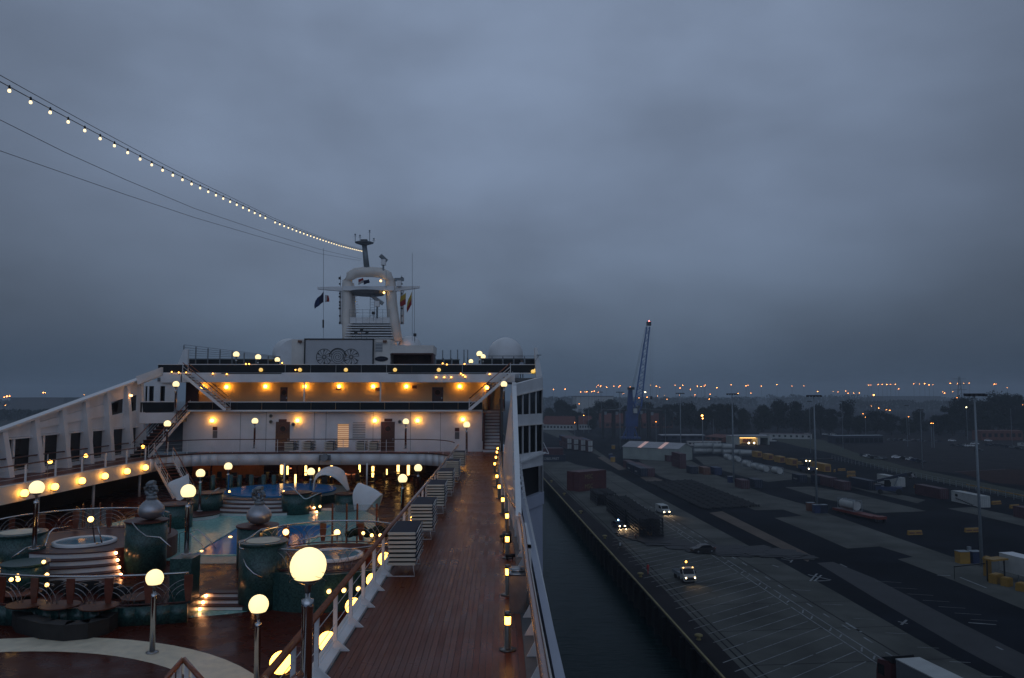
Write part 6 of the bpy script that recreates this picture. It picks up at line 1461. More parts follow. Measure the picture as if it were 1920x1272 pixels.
# rows near the shed
NB = [(1214, 894, 12.2, 'navyc', 'navy container with rusty red neighbour in the open row below the shed', -1.25, 6), (1214, 894, 12.2, 'maroonc', 'maroon container right beside the navy one below the shed', 1.35, 6), (1214, 894, 12.2, 'navyc', 'second navy container further back below the shed', -1.25, 18.6), (1214, 894, 12.2, 'red', 'rusty red container further back below the shed', 1.35, 18.6), (1214, 894, 12.2, 'maroonc', 'last maroon container at the far end of the open row below the shed', 0, 31.4)]
for px, py, Lc, mm, lab, dv, du in NB:
    o = cont(px, py, Lc, mm, lab, 0, 0, du=du, dv=dv, group='containers in the open row below the shed')
    if mm == 'navyc': textmesh(o, 'COBELFRET', .8, M['whitec'], (-1.24, 4, .9), (pi / 2, 0, -pi / 2))
MC = [(1256, 866, 6.06, 'maroonc', 'maroon container standing against the right end of the shed', 0, 3, 0), (1283, 880, 12.2, 'maroonc', 'tall maroon container right of the shed, upper one', 0, 8, 1), (1283, 880, 12.2, 'maroonc', 'tall maroon container right of the shed, lower one', 0, 8, 0), (1302, 889, 6.06, 'navyc', 'small navy container right of the maroon pair', 0, 3, 0), (1318, 890, 6.06, 'brownc', 'brown container left of the navy one in the middle lane', 1.2, 2, 0), (1340, 891, 6.06, 'blue', 'blue container next to the brown one in the middle lane', 1.4, 3, 0),
      (1398, 917, 6.06, 'maroonc', 'maroon container at the foot of the third light mast', 0, 3, 0), (1420, 916, 6.06, 'navyc', 'navy container beside the maroon one at the third light mast', .6, 3.4, 0),
      (1512, 906, 6.06, 'navyc', 'navy container with pale lettering below the reach stacker lights', -1, 3, 0), (1543, 909, 6.06, 'navyc', 'dark container just behind the fourth light mast', 0, 3, 0), (1560, 913, 12.2, 'maroonc', 'long maroon container right of the fourth light mast', 0, 5, 0), (1588, 920, 6.06, 'maroonc', 'short maroon container at the end of the row right of the fourth mast', 0, 3, 0),
      (1636, 920, 12.2, 'navyc', 'long navy container behind the dark reach stacker', 0, 6, 0), (1672, 912, 12.2, 'whitec', 'white container behind the dark reach stacker', 2, 4, 0), (1772, 937, 12.2, 'maroonc', 'long dark maroon container left of the white emblem container', 0, 6.4, 0), (1912, 973, 6.06, 'maroonc', 'dark maroon container cut by the right edge of the picture', 2, 0, 0)]
for px, py, Lc, mm, lab, dv, du, lev in MC:
    o = cont(px, py, Lc, mm, lab, 0, lev, du=du, dv=dv)
    if 'pale lettering below' in lab: textmesh(o, 'COBELFRET', .62, M['whitec'], (-1.25, 2.2, .9), (pi / 2, 0, -pi / 2))
o = cont(1848, 952, 12.2, 'whitec', 'white refrigerated container with an emblem and script near the tall right mast', 0, 0, du=6.1, dv=0)
em = MB(); 
for i in range(3): em.tube([(-1.3, 4.2 - .3 * i + .12 * cos(a), 1.9 + .3 * sin(a)) for a in [2 * pi * j / 10 for j in range(11)]], .09, 4)
em.build('emblem', M['black'], None).parent = o
em = MB(); em.tube([(-1.3, 4.3 - i * .24, 1.05 - .03 * i + .13 * sin(i * 1.7)) for i in range(32)], .09, 4); em.build('script_lettering', M['black'], None).parent = o
# yellow container row with rounded ends
yc = [(1424, 858), (1445, 863), (1467, 868), (1490, 873), (1512, 880), (1545, 884)]
for i, (px, py) in enumerate(yc):
    o = cont(px, py, 6.06 if i < 5 else 12.2, 'yellowc', f'yellow container in the long yellow row, {ORD[i]} from the left', 0, 0, du=3, group='yellow containers')
    mb = MB(); mb.box(-.9, .9, -3.12 if i < 5 else -6.2, -3.08 if i < 5 else -6.16, .4, 2.1); e = mb.build('end_panel', M['brownc']); e.parent = o

# tank containers
tk = thing('tank_container', 't', 'tank container'); 
mb = MB(); mb.tube([(0, -2.75, 1.32), (0, -2.6, 1.32), (0, 2.6, 1.32), (0, 2.75, 1.32)], 1.12, 18); mb.build('tank', M['whitec'], tk, True)
mb = MB()
for y in (-3, 3):
    for x in (-1.17, 1.17): mb.box(x - .06, x + .06, y - .06, y + .06, 0, 2.55)
    for z in (.06, 2.5): mb.box(-1.17, 1.17, y - .05, y + .05, z - .05, z + .05)
for x in (-1.17, 1.17): mb.box(x - .05, x + .05, -3, 3, 0, .12); mb.box(x - .04, x + .04, -3, 3, 2.44, 2.52)
mb.build('frame', M['galv'], tk)
mb = MB(); mb.box(-.3, .3, -2, 2, 2.44, 2.5); mb.build('walkway', M['galv'], tk)
for i, (px, py) in enumerate(((1368, 863), (1384, 867), (1404, 876), (1422, 882), (1436, 886), (1461, 890))):
    p = G(px, py) + U * 2; spawn(tk, (p.x, p.y, ZQ + .02), QA, f'white tank container in the front tank row, {ORD[i]} from the left', group='tank containers in the front row')
k = 0
for i, (px, py) in enumerate(((1312, 850), (1330, 850), (1348, 851), (1366, 852), (1384, 853), (1398, 854))):
    for lev in ((0, 1) if i < 4 else (0,)):
        p = G(px, py); spawn(tk, (p.x, p.y, ZQ + .02 + lev * 2.6), QA + R(88), f'tank container in the rear rack, {ORD[i]} from the left, {"upper" if lev else "lower"} row', group='tank containers in the rear rack'); k += 1

# flat racks: stacked and laid out
fr_ = thing('flat_rack', 'f', 'flat rack')
mb = MB()
for x in (-1.15, -.4, .4, 1.15): mb.box(x - .09, x + .09, -5.9, 5.9, .12, .34)
for i in range(14): y = -5.8 + i * .89; mb.box(-1.2, 1.2, y - .12, y + .12, .34, .42)
for x in (-1.1, 1.1):
    for y in (-5.7, -1.9, 1.9, 5.7): mb.box(x - .12, x + .12, y - .12, y + .12, 0, .62)
mb.build('rack_frame', M['rubber'], fr_)
s0 = G(1228, 1008)
blocks = [(0, 0), (12.6, 0), (25.2, 0), (0, -3.1), (12.6, -3.1)]
for b_, (du, dv) in enumerate([(6, 0), (18.6, -.3), (31.0, -.2), (52, -1.0)]):
    for r_ in (0, 1):
        for lev in range(6):
            if b_ == 3 and lev == 5: continue
            p = s0 + U * du + V * (dv - r_ * 2.7 + .6)
            spawn(fr_, (p.x, p.y, ZQ + .02 + lev * .66), QA + random.uniform(-.01, .01), f'black flat rack, {ORD[lev]} from the ground in the {["nearest", "second", "third", "detached far"][b_]} {"waterside" if r_ else "landside"} stack', group='black flat racks in tall stacks')
A_, B_, D_ = uv(G(1345, 958)), uv(G(1387, 957)), uv(G(1213, 905))
vv0, vv1 = uv(G(1300, 942))[1], uv(G(1343, 936))[1]
va, vb = uv(G(1215, 906))[1], uv(G(1280, 902))[1]
nr = 6; ua, ub = uv(G(1340, 956))[0], uv(G(1240, 904))[0]; nc = max(3, int((ub - ua) / 12.6))
for r_ in range(nr):
    for c_ in range(nc):
        v = min(va, vb) + (r_ + .5) * 2.75; u = ua + 6 + c_ * 12.5 + r_ * .8
        p = q2(u, v)
        spawn(fr_, (p[0], p[1], ZQ + .02), QA, f'black flat rack lying {ORD[c_]} from the near end in the {ORD[r_]} lane from the water', group='black flat racks lying in the open field')

# shed
sh = thing('shed', 'grey sheet metal shed with a pitched roof and two strips of painted lamplight', 'shed', G(1165, 862))
a = G(1168, 860); b = G(1272, 866); d = (b - a); Ls = d.length; dx = d.normalized(); dy = Vector((-dx.y, dx.x, 0)); H1, H2, Wd = 5.4, 7.6, 14
def sp(x, y, z): p = a + dx * x + dy * y; return (p.x, p.y, ZQ + z)
n = 18
for i in range(n):
    mb = MB(); x0, x1 = Ls * i / n, Ls * (i + 1) / n - .08; mb.hexa([sp(x0, 0, 0), sp(x1, 0, 0), sp(x1, .15, 0), sp(x0, .15, 0)], [sp(x0, 0, H1), sp(x1, 0, H1), sp(x1, .15, H1), sp(x0, .15, H1)]); mb.build('wall_sheet', M['shed'], sh)
for x in (0, Ls - .15):
    mb = MB(); k = [sp(x, .16, 0), sp(x, Wd, 0), sp(x, Wd, H1), sp(x, Wd / 2, H2), sp(x, .16, H1)]; k2 = [sp(x + .15, .16, 0), sp(x + .15, Wd, 0), sp(x + .15, Wd, H1), sp(x + .15, Wd / 2, H2), sp(x + .15, .16, H1)]
    mb.v = k + k2; mb.f = [(4, 3, 2, 1, 0), (5, 6, 7, 8, 9)] + [(i, (i + 1) % 5, (i + 1) % 5 + 5, i + 5) for i in range(5)]; mb.build('gable_wall', M['shed'], sh)
ns = 14
for s in (0, 1):
    for i in range(ns):
        x0, x1 = -.4 + (Ls + .8) * i / ns, -.4 + (Ls + .8) * (i + 1) / ns - .04
        y0, z0, y1, z1 = (-.3, H1 - .02, Wd / 2, H2 + .05) if s == 0 else (Wd / 2 + .02, H2 + .05, Wd + .3, H1 - .02)
        mb = MB(); mb.hexa([sp(x0, y0, z0), sp(x1, y0, z0), sp(x1, y1, z1), sp(x0, y1, z1)], [sp(x0, y0, z0 + .12), sp(x1, y0, z0 + .12), sp(x1, y1, z1 + .12), sp(x0, y1, z1 + .12)])
        mb.build('roof_sheet', M['sodiumglow'] if (s == 0 and i in (4, 9)) else M['shedroof'], sh)  # two sheets glow in place of sodium light on the roof
mb = MB(); mb.hexa([sp(-.05, 2, 0), sp(-.02, 2, 0), sp(-.02, 6, 0), sp(-.05, 6, 0)], [sp(-.05, 2, 4), sp(-.02, 2, 4), sp(-.02, 6, 4), sp(-.05, 6, 4)]); mb.build('door', M['black'], sh)
mb = MB(); mb.hexa([sp(-.09, 4, 0), sp(-.06, 4, 0), sp(-.06, 5.3, 0), sp(-.09, 5.3, 0)], [sp(-.09, 4, 3.8), sp(-.06, 4, 3.8), sp(-.06, 5.3, 3.8), sp(-.09, 5.3, 3.8)]); mb.build('door_leaf', M['whitec'], sh)

# other buildings
def building(label, x0, y0, x1, y1, dep, h, wm, rm, nw=6, roofh=1.2, cat='building', name='low_building', ww=.55, wh=.4, wz=.35):
    a = G(x0, y0); b = G(x1, y1); t = thing(name, label, cat, a); d = b - a; Lb = d.length; dx = d.normalized(); dy = Vector((-dx.y, dx.x, 0))
    P = lambda x, y, z: tuple(a + dx * x + dy * y + Vector((0, 0, z)))
    mb = MB(); mb.hexa([P(0, 0, 0), P(Lb, 0, 0), P(Lb, dep, 0), P(0, dep, 0)], [P(0, 0, h), P(Lb, 0, h), P(Lb, dep, h), P(0, dep, h)]); mb.build('wall', M[wm], t)
    mb = MB(); mb.v = [P(-.4, -.4, h + .01), P(Lb + .4, -.4, h + .01), P(Lb + .4, dep + .4, h + .01), P(-.4, dep + .4, h + .01), P(0, dep / 2, h + roofh), P(Lb, dep / 2, h + roofh)]; mb.f = [(0, 1, 5, 4), (2, 3, 4, 5), (1, 2, 5), (3, 0, 4), (3, 2, 1, 0)]; mb.build('roof', M[rm], t)
    for i in range(nw):
        x = Lb * (i + .5) / nw; w_ = Lb / nw * ww / 2
        mb = MB(); mb.hexa([P(x - w_, -.06, h * wz), P(x + w_, -.06, h * wz), P(x + w_, -.03, h * wz), P(x - w_, -.03, h * wz)], [P(x - w_, -.06, h * (wz + wh)), P(x + w_, -.06, h * (wz + wh)), P(x + w_, -.03, h * (wz + wh)), P(x - w_, -.03, h * (wz + wh))]); mb.build('window', M['dkglass'], t)
    return t
building('white terraced houses with dull red roofs behind the quay at the far left', 1018, 806, 1075, 807, 10, 4.5, 'whitec', 'rooftile', 9, 7)
building('white terraced houses with dull red roofs left of the dark gantries', 1086, 806, 1110, 806, 10, 4.5, 'whitec', 'rooftile', 5, 7)
building('red roofed houses half hidden behind the crane', 1125, 803, 1200, 803, 10, 5, 'brick', 'rooftile', 8, 8)
building('red roofed houses seen under the dark gantries', 1205, 803, 1262, 803, 10, 5, 'brick', 'rooftile', 7, 8)
building('long low white building with small square windows behind the gate', 1424, 822, 1522, 824, 8, 3.2, 'whitec', 'maroonc', 9, .4, ww=.35)
building('long dark open shelter beside the car park', 1566, 832, 1656, 831, 8, 4.6, 'navyc', 'galv', 10, .3, ww=.8, wh=.6, wz=.1)
building('low dull red office building at the far right of the car park', 1840, 826, 1918, 826, 10, 6, 'brick', 'brick', 7, .5)
building('dark blue low warehouse behind the tank rack', 1240, 826, 1322, 826, 12, 3.2, 'navyc', 'shedroof', 5, .5)
building('low salmon coloured warehouse roof beside the gate building', 1322, 826, 1356, 829, 16, 2.6, 'brick', 'rooftile', 3, 1.5)
building('white coach sized long vehicle shed behind the tank rack', 1290, 836, 1352, 836, 3, 2.4, 'whitec', 'whitec', 8, .2)
# lit gate building
gt = building('pale gate building with a brightly lit open bay', 1372, 834, 1387, 834, 12, 5.0, 'shed', 'shedroof', 0, .4)
def gw(x0, x1, y0, y1, z0, z1, nm, m):
    a = G(x0, 834); b = G(x1, 834); e0, e1 = Vector((0, y0, 0)), Vector((0, y1, 0)); h0, h1 = Vector((0, 0, z0)), Vector((0, 0, z1))
    mb = MB(); mb.hexa([a + e0 + h0, b + e0 + h0, b + e1 + h0, a + e1 + h0], [a + e0 + h1, b + e0 + h1, b + e1 + h1, a + e1 + h1]); mb.build(nm, M[m], gt)
gw(1387.1, 1443, -.4, 12.4, 4.1, 5.0, 'header', 'shed'); gw(1387, 1443.5, -.6, 12.6, 5.01, 5.3, 'roof', 'shedroof')
gw(1387.1, 1443, 11.6, 12.2, 0, 4.09, 'back_wall', 'whitec'); gw(1421, 1425, 0, 11.5, 0, 4.09, 'dividing_wall', 'whitec'); gw(1440, 1443, 0, 11.5, 0, 4.09, 'side_wall', 'shed')
gw(1389, 1420, 3.0, 4.2, 3.7, 4.0, 'ceiling_light', 'lantern'); gw(1389, 1420, 8.0, 9.2, 3.7, 4.0, 'ceiling_light', 'lantern')
gw(1403, 1411, 3, 10, .8, 3.2, 'parked_lorry_body', 'red')

# ================================================================== vehicles
def vehicle_tpl(name, cat, prof, win, Wc=1.8, wheels=(-1.3, 1.35), wr=.32):
    t = thing(name, 'v', cat); w2 = Wc / 2
    mb = MB(); mb.xprism(prof, -w2, w2); mb.build('body', M['whitec'], t)
    mb = MB(); mb.xprism(win, -w2 - .012, w2 + .012); mb.build('side_windows', M['dkglass'], t)
    ys = [p[0] for p in win]; z0, z1 = min(p[1] for p in win), max(p[1] for p in win)
    top = [p for p in win if p[1] > z1 - .05]; bot = [p for p in win if p[1] < z0 + .05]
    f0 = min(bot)[0]; f1 = min(top)[0]; r0 = max(bot)[0]; r1 = max(top)[0]
    for nm, a0, a1, sg in (('windscreen', f0, f1, -1), ('rear_window', r0, r1, 1)):
        mb = MB(); e = .05 * sg; mb.hexa([(-w2 + .12, a0 + e - .02, z0), (w2 - .12, a0 + e - .02, z0), (w2 - .12, a0 + e + .02, z0), (-w2 + .12, a0 + e + .02, z0)], [(-w2 + .16, a1 + e - .02, z1), (w2 - .16, a1 + e - .02, z1), (w2 - .16, a1 + e + .02, z1), (-w2 + .16, a1 + e + .02, z1)]); mb.build(nm, M['dkglass'], t)
    for y in wheels:
        for s in (-1, 1):
            mb = MB(); mb.tube([(s * (w2 - .2), y, wr), (s * (w2 + .02), y, wr)], wr, 14); wl = mb.build('wheel', M['tyre'], t)
            mb = MB(); mb.tube([(s * (w2 + .02), y, wr), (s * (w2 + .035), y, wr)], wr * .6, 10); mb.build('hub_cap', M['galv'], wl)
    y0 = min(p[0] for p in prof)
    for s in (-1, 1):
        mb = MB(); mb.box(s * (w2 - .3) - .14, s * (w2 - .3) + .14, y0 - .03, y0 + .06, .6, .78); mb.build('headlight', M['galv'], t)
        y1 = max(p[0] for p in prof); mb = MB(); mb.box(s * (w2 - .25) - .1, s * (w2 - .25) + .1, y1 - .05, y1 + .02, .7, .85); mb.build('tail_light', M['maroon'], t)
    mb = MB(); mb.box(-w2 + .1, w2 - .1, y0 - .05, y0 + .05, .3, .5); mb.build('bumper', M['black'], t)
    return t
carP = [(-2.1, .28), (2.05, .28), (2.12, .75), (1.95, .98), (1.55, 1.02), (1.05, 1.42), (.2, 1.48), (-.45, 1.42), (-1.05, 1.0), (-1.95, .82), (-2.12, .62)]
carW = [(-1.0, 1.0), (-.42, 1.37), (.2, 1.42), (1.0, 1.37), (1.5, 1.0)]
vanP = [(-2.4, .35), (2.45, .35), (2.5, 1.9), (2.35, 2.1), (-.9, 2.08), (-1.5, 1.3), (-2.3, 1.05), (-2.45, .7)]
vanW = [(-1.45, 1.3), (-.95, 1.95), (.3, 1.95), (.3, 1.3)]
carT = vehicle_tpl('parked_car', 'car', carP, carW)
vanT = vehicle_tpl('parked_van', 'van', vanP, vanW, 1.95, (-1.6, 1.6), .34)
def lit(o, m, nm='headlight'):
    for c in [c for c in o.children if c.name.split('.')[0] == nm]: c.material_slots[0].link = 'OBJECT'; c.material_slots[0].material = m
def car(px, py, label, bm, rz=0, van=False, head=None, group=None):
    p = G(px, py); o = spawn(vanT if van else carT, (p.x, p.y, ZQ + .02), QA + rz, label, {'body': M[bm], 'headlight': head or M['galv'], 'tail_light': M['maroon']}, group); return o
parked = [(1620, 857, 'navyc', .2), (1626, 858, 'whitec', .1), (1634, 860, 'galv', .3), (1640, 861, 'black', .1), (1648, 862, 'galv', .3), (1655, 862, 'navyc', .2), (1681, 860, 'whitec', 1.2), (1697, 862, 'black', .3), (1707, 864, 'whitec', .2), (1716, 866, 'blue', .3), (1726, 868, 'navyc', .3), (1790, 838, 'black', .4), (1800, 838, 'navyc', .4), (1810, 838, 'whitec', .5), (1820, 838, 'whitec', .4), (1828, 834, 'whitec', .5), (1836, 847, 'black', .3), (1852, 836, 'navyc', .3), (1862, 836, 'black', .3), (1871, 837, 'navyc', .3), (1880, 838, 'black', .3), (1890, 840, 'navyc', .3), (1900, 841, 'galv', .3), (1910, 843, 'black', .3), (1785, 828, 'whitec', 1.2), (1740, 830, 'black', 1.3), (1760, 830, 'navyc', 1.2), (1853, 828, 'whitec', 1), (1670, 827, 'black', 1.4), (1680, 827, 'navyc', 1.4), (1690, 827, 'black', 1.4), (1700, 828, 'galv', 1.4), (1715, 828, 'black', 1.4), (1727, 828, 'navyc', 1.4)]
CN = {'whitec': 'white', 'navyc': 'dark navy', 'black': 'black', 'galv': 'silver grey', 'blue': 'blue'}
for i, (px, py, bm, rz) in enumerate(parked):
    area = 'nearer group' if py > 852 else 'far right rows' if px > 1780 and py > 832 else 'farthest row of the car park'
    car(px, py, f'{CN[bm]} parked car in the {area}, {ORD[sum(1 for j in range(i) if (parked[j][1] > 852) == (py > 852) and ((parked[j][0] > 1780 and parked[j][1] > 832) == (px > 1780 and py > 832)))]} of its row', {'whitec': 'whitemetal', 'galv': 'paint'}.get(bm, bm), rz, group='cars in the car park')
def beam(o, y, z, e=420):
    for s in (-.65, .65):
        l_ = bpy.data.lights.new('headlight_beam', 'SPOT'); l_.energy = e; l_.color = (1, .66, .34); l_.spot_size = R(70); l_.spot_blend = .8; l_.shadow_soft_size = .08
        q = bpy.data.objects.new('headlight_beam', l_); C.objects.link(q); q.parent = o; q.location = (s, y, z); q.rotation_euler = (R(-70), 0, 0)
car(1918, 838, 'white van at the right edge of the car park', 'whitec', .3, van=True)
car(1515, 818, 'white van parked near the end of the long white building', 'whitec', 1.3, van=True)
car(1448, 829, 'white van parked right of the lit gate building', 'whitec', 1.4, van=True)
for i, px in enumerate((1547, 1562)): car(px, 816, f'pale car parked behind the long white building, {["left", "right"][i]} one', 'whitec', 1.3)
o = car(1243, 963, 'white van with bright headlights driving towards the camera beside the flat rack stacks', 'whitec', .15, van=True, head=M['headlight'])
beam(o, -2.62, .72)
o = car(1160, 990, 'dark security car with headlights and a blue beacon next to the flat rack stacks', 'navyc', .2, head=M['headlight'])
beam(o, -2.3, .72)
mb = MB(); mb.ball((0, .2, 1.66), .16, 8, 6); b_ = mb.build('beacon', M['bluelight']); b_.parent = o
mb = MB(); mb.box(-.12, .12, .05, .35, 1.46, 1.56); b_ = mb.build('beacon_base', M['black']); b_.parent = o
o = car(1318, 1036, 'black car with a glowing amber rear lamp standing at the end of the matting', 'black', R(-82)); lit(o, M['tail'], 'tail_light')
# pickup style works lorry
pk_ = thing('works_truck', 'small white flatbed truck with headlights and an amber beacon on the parking bays', 'truck', (0, 0, 0))
mb = MB(); mb.xprism([(-2.6, .4), (-.75, .4), (-.7, 2.1), (-.9, 2.25), (-1.55, 2.2), (-2.0, 1.35), (-2.55, 1.1)], -.98, .98); mb.build('cab', M['whitec'], pk_)
mb = MB(); mb.hexa([(-.85, -2.04, 1.38), (.85, -2.04, 1.38), (.85, -2.0, 1.38), (-.85, -2.0, 1.38)], [(-.82, -1.62, 2.12), (.82, -1.62, 2.12), (.82, -1.58, 2.12), (-.82, -1.58, 2.12)]); mb.build('windscreen', M['dkglass'], pk_)
mb = MB(); mb.box(-1, 1, -1.7, -.95, 1.35, 2.0); mb.build('side_windows', M['dkglass'], pk_)
mb = MB(); mb.box(-1.0, 1.0, -.65, 2.7, .72, .85); mb.box(-1.0, -.95, -.65, 2.7, .85, 1.25); mb.box(.95, 1.0, -.65, 2.7, .85, 1.25); mb.box(-.95, .95, 2.65, 2.7, .85, 1.25); mb.build('flatbed', M['galv'], pk_)
mb = MB(); mb.box(-.9, .9, -2.66, -2.6, .5, .95); mb.build('grille', M['black'], pk_)
for s in (-1, 1):
    mb = MB(); mb.ball((s * .72, -2.64, .9), .10, 10, 6); mb.build('headlight', M['headlight'], pk_, True)
    mb = MB(); mb.box(s * .75 - .08, s * .75 + .08, -1.7, -1.6, 2.22, 2.34); mb.build('roof_light', M['lantern'], pk_)
    mb = MB(); mb.box(s * 1.0, s * 1.22, -1.9, -1.8, 1.4, 1.75); mb.build('mirror', M['black'], pk_)
    for y in (-1.7, 1.6): mb = MB(); mb.tube([(s * .75, y, .36), (s * .99, y, .36)], .36, 14); mb.build('wheel', M['tyre'], pk_)
mb = MB(); mb.tube([(0, -.9, 2.2), (0, -.9, 2.9)], .03, 5); mb.build('beacon_pole', M['galv'], pk_); mb = MB(); mb.ball((0, -.9, 3.0), .16, 8, 6); mb.build('beacon', M['amberlight'], pk_, True)
beam(pk_, -2.9, .9, 90)
p = G(1283, 1088); pk_.location = (p.x, p.y, ZQ + .02); pk_.rotation_euler = (0, 0, QA + .1)
# red lorry with white box body, bottom right
lo_ = thing('lorry', 'dark red lorry cab pulling a white topped trailer at the bottom right edge', 'lorry', (0, 0, 0))
mb = MB(); mb.xprism([(-1.2, .5), (1.1, .5), (1.1, 3.1), (.7, 3.3), (-.9, 3.05), (-1.15, 1.8)], -1.25, 1.25); mb.build('cab', M['red'], lo_)
mb = MB(); mb.hexa([(-1.1, -1.26, 1.8), (1.1, -1.26, 1.8), (1.1, -1.2, 1.8), (-1.1, -1.2, 1.8)], [(-1.05, -1.02, 2.9), (1.05, -1.02, 2.9), (1.05, -.96, 2.9), (-1.05, -.96, 2.9)]); mb.build('windscreen', M['dkglass'], lo_)
mb = MB(); mb.box(-1.27, 1.27, -.9, .1, 1.7, 2.7); mb.build('side_windows', M['dkglass'], lo_)
mb = MB(); mb.box(-1.28, -1.25, .15, .6, .6, 2.4); mb.build('side_stripe', M['whitec'], lo_)
mb = MB(); mb.xprism([(-.6, 3.32), (1.2, 3.32), (1.2, 3.95)], -1.2, 1.2); mb.build('wind_deflector', M['black'], lo_)
mb = MB(); mb.box(-1.27, 1.27, 1.9, 15, 1.1, 3.85); mb.build('trailer_body', M['greywall'], lo_)
mb = MB(); mb.box(-1.29, 1.29, 1.88, 15.02, 3.855, 3.95); mb.build('trailer_roof', M['whitec'], lo_)
for i in range(12): mb = MB(); mb.box(-1.3, -1.275, 2.2 + i * 1.05, 2.3 + i * 1.05, 1.1, 3.85); mb.build('trailer_rib', M['galv'], lo_)
for s in (-1, 1):
    for y in (-.4, 2.6, 10.5, 11.8, 13.1): mb = MB(); mb.tube([(s * .85, y, .5), (s * 1.22, y, .5)], .5, 14); mb.build('wheel', M['tyre'], lo_)
# the visible cab front corner sits near px 1650; vehicle points up the lane away from us
p = G(1680, 1300); lo_.location = (p.x, p.y, ZQ + .02); lo_.rotation_euler = (0, 0, QA + pi + R(2))
lo_.rotation_euler = (0, 0, QA + pi + R(7))
# white trailer with yellow tug at the right edge
wt = thing('trailer', 'white box trailer at the right edge of the quay', 'trailer', (0, 0, 0))
mb = MB(); mb.box(-1.25, 1.25, 0, 13, 1.2, 3.9); mb.build('box_body', M['whitec'], wt); mb = MB(); mb.box(-1.27, 1.27, -.02, 13.02, 3.905, 3.97); mb.build('roof', M['whitemetal'], wt)
for s in (-1, 1):
    for y in (8.5, 9.8, 11.1): mb = MB(); mb.tube([(s * .8, y, .5), (s * 1.2, y, .5)], .5, 12); mb.build('wheel', M['tyre'], wt)
    mb = MB(); mb.box(s * .8 - .06, s * .8 + .06, 3, 3.12, 0, 1.2); mb.build('landing_leg', M['galv'], wt)
p = G(1888, 1083) ; wt.location = (p.x, p.y, ZQ + .02); wt.rotation_euler = (0, 0, QA + pi + R(8))
for i, (px, py, sz) in enumerate(((1868, 1093, (2.2, 1.2, 1.3)), (1888, 1099, (1.3, 1.2, 1.2)), (1917, 1108, (1.6, 1.2, 1.1)), (1852, 1080, (1.0, .8, 3.0)))):
    p = G(px, py); t = thing('concrete_block' if i < 3 else 'barrier_cabinet', ['larger yellow block under the white trailer', 'smaller yellow block next to the larger one under the trailer', 'yellow block at the right edge under the trailer', 'tall yellow barrier cabinet before the white trailer'][i], ['block', 'block', 'block', 'cabinet'][i], p)
    mb = MB(); mb.obox(p, sz, QA + .5); mb.build('body', M['yellow'], t)
    mb = MB(); mb.obox(p + Vector((0, 0, sz[2])), (sz[0] * .8, sz[1] * .8, .1), QA + .5); mb.build('cap', M['yellowc'], t)
t = thing('barrier_boom', 'long dark barrier boom reaching left from the yellow cabinet', 'barrier', G(1852, 1080)); a = G(1850, 1080) + Vector((0, 0, 2.0)); b = G(1790, 1087) + Vector((0, 0, 2.0)); mb = MB(); mb.bar(a, b, .16, .16); mb.build('boom', M['black'], t); mb = MB(); mb.tube([b, b - Vector((0, 0, 1.99))], .05, 5); mb.build('rest', M['black'], t)
t = thing('gate_canopy', 'small bright yellow canopy on posts beside the white trailer', 'canopy', G(1868, 1090)); p = G(1868, 1090)
mb = MB(); mb.obox(p + Vector((0, 0, 3.3)), (3.4, 1.8, .25), QA + .3); mb.build('roof', M['yellow'], t)
for dx_ in (-1.4, 1.4): mb = MB(); mb.obox(p + V * dx_, (.16, .16, 3.3), QA); mb.build('post', M['black'], t)

# reach stackers
def stacker(px, py, rz, label, lights):
    p = G(px, py); t = thing('reach_stacker', label, 'reach stacker', (0, 0, 0))
    mb = MB(); mb.box(-1.7, 1.7, -3.4, 3.6, 1.0, 2.1); mb.build('chassis', M['blue'], t)
    mb = MB(); mb.box(-1.6, 1.6, 2.2, 3.9, 1.2, 2.6); mb.build('counterweight', M['navyc'], t)
    mb = MB(); mb.xprism([(-.4, 2.15), (1.4, 2.15), (1.3, 4.1), (-.1, 4.1), (-.5, 3.2)], -.8, .8); c = mb.build('cab', M['dkglass'], t)
    mb = MB(); mb.box(-.85, .85, -.2, 1.35, 4.1, 4.25); mb.build('cab_roof', M['galv'], c)
    mb = MB(); mb.bar((0, 3.2, 3.6), (0, -4.8, 6.0), .8, .8); mb.build('boom', M['navyc'], t)
    mb = MB(); mb.bar((0, -4.5, 5.9), (0, -6.2, 6.4), .55, .55); mb.build('boom_extension', M['black'], t)
    for s in (-.7, .7): mb = MB(); mb.tube([(s, -1.2, 2.2), (s, -2.6, 5.2)], .14, 6); mb.build('lift_cylinder', M['galv'], t)
    mb = MB(); mb.box(-6.0, 6.0, -6.6, -6.0, 5.3, 5.7); mb.box(-6.1, -5.7, -7.2, -5.0, 5.0, 5.5); mb.box(5.7, 6.1, -7.2, -5.0, 5.0, 5.5); mb.build('spreader', M['black'], t)
    for s in (-1, 1):
        for y, r_ in ((-2.5, .85), (2.5, .7)): mb = MB(); mb.tube([(s * 1.2, y, r_), (s * 2.05, y, r_)], r_, 14); mb.build('wheel', M['tyre'], t)
    if lights:
        for x, z in ((-1.6, 1.7), (1.6, 1.7), (-.7, 4.35), (.7, 4.35)): mb = MB(); mb.ball((x, -3.5 if z < 2 else -.5, z), .2, 8, 6); mb.build('headlight', M['headlight'], t, True)
    t.location = (p.x, p.y, ZQ + .02); t.rotation_euler = (0, 0, rz)
stacker(1514, 886, QA + R(8), 'reach stacker facing the camera with four bright working lights', True)
stacker(1668, 926, QA + R(62), 'dark blue reach stacker with raised boom seen from the side', False)
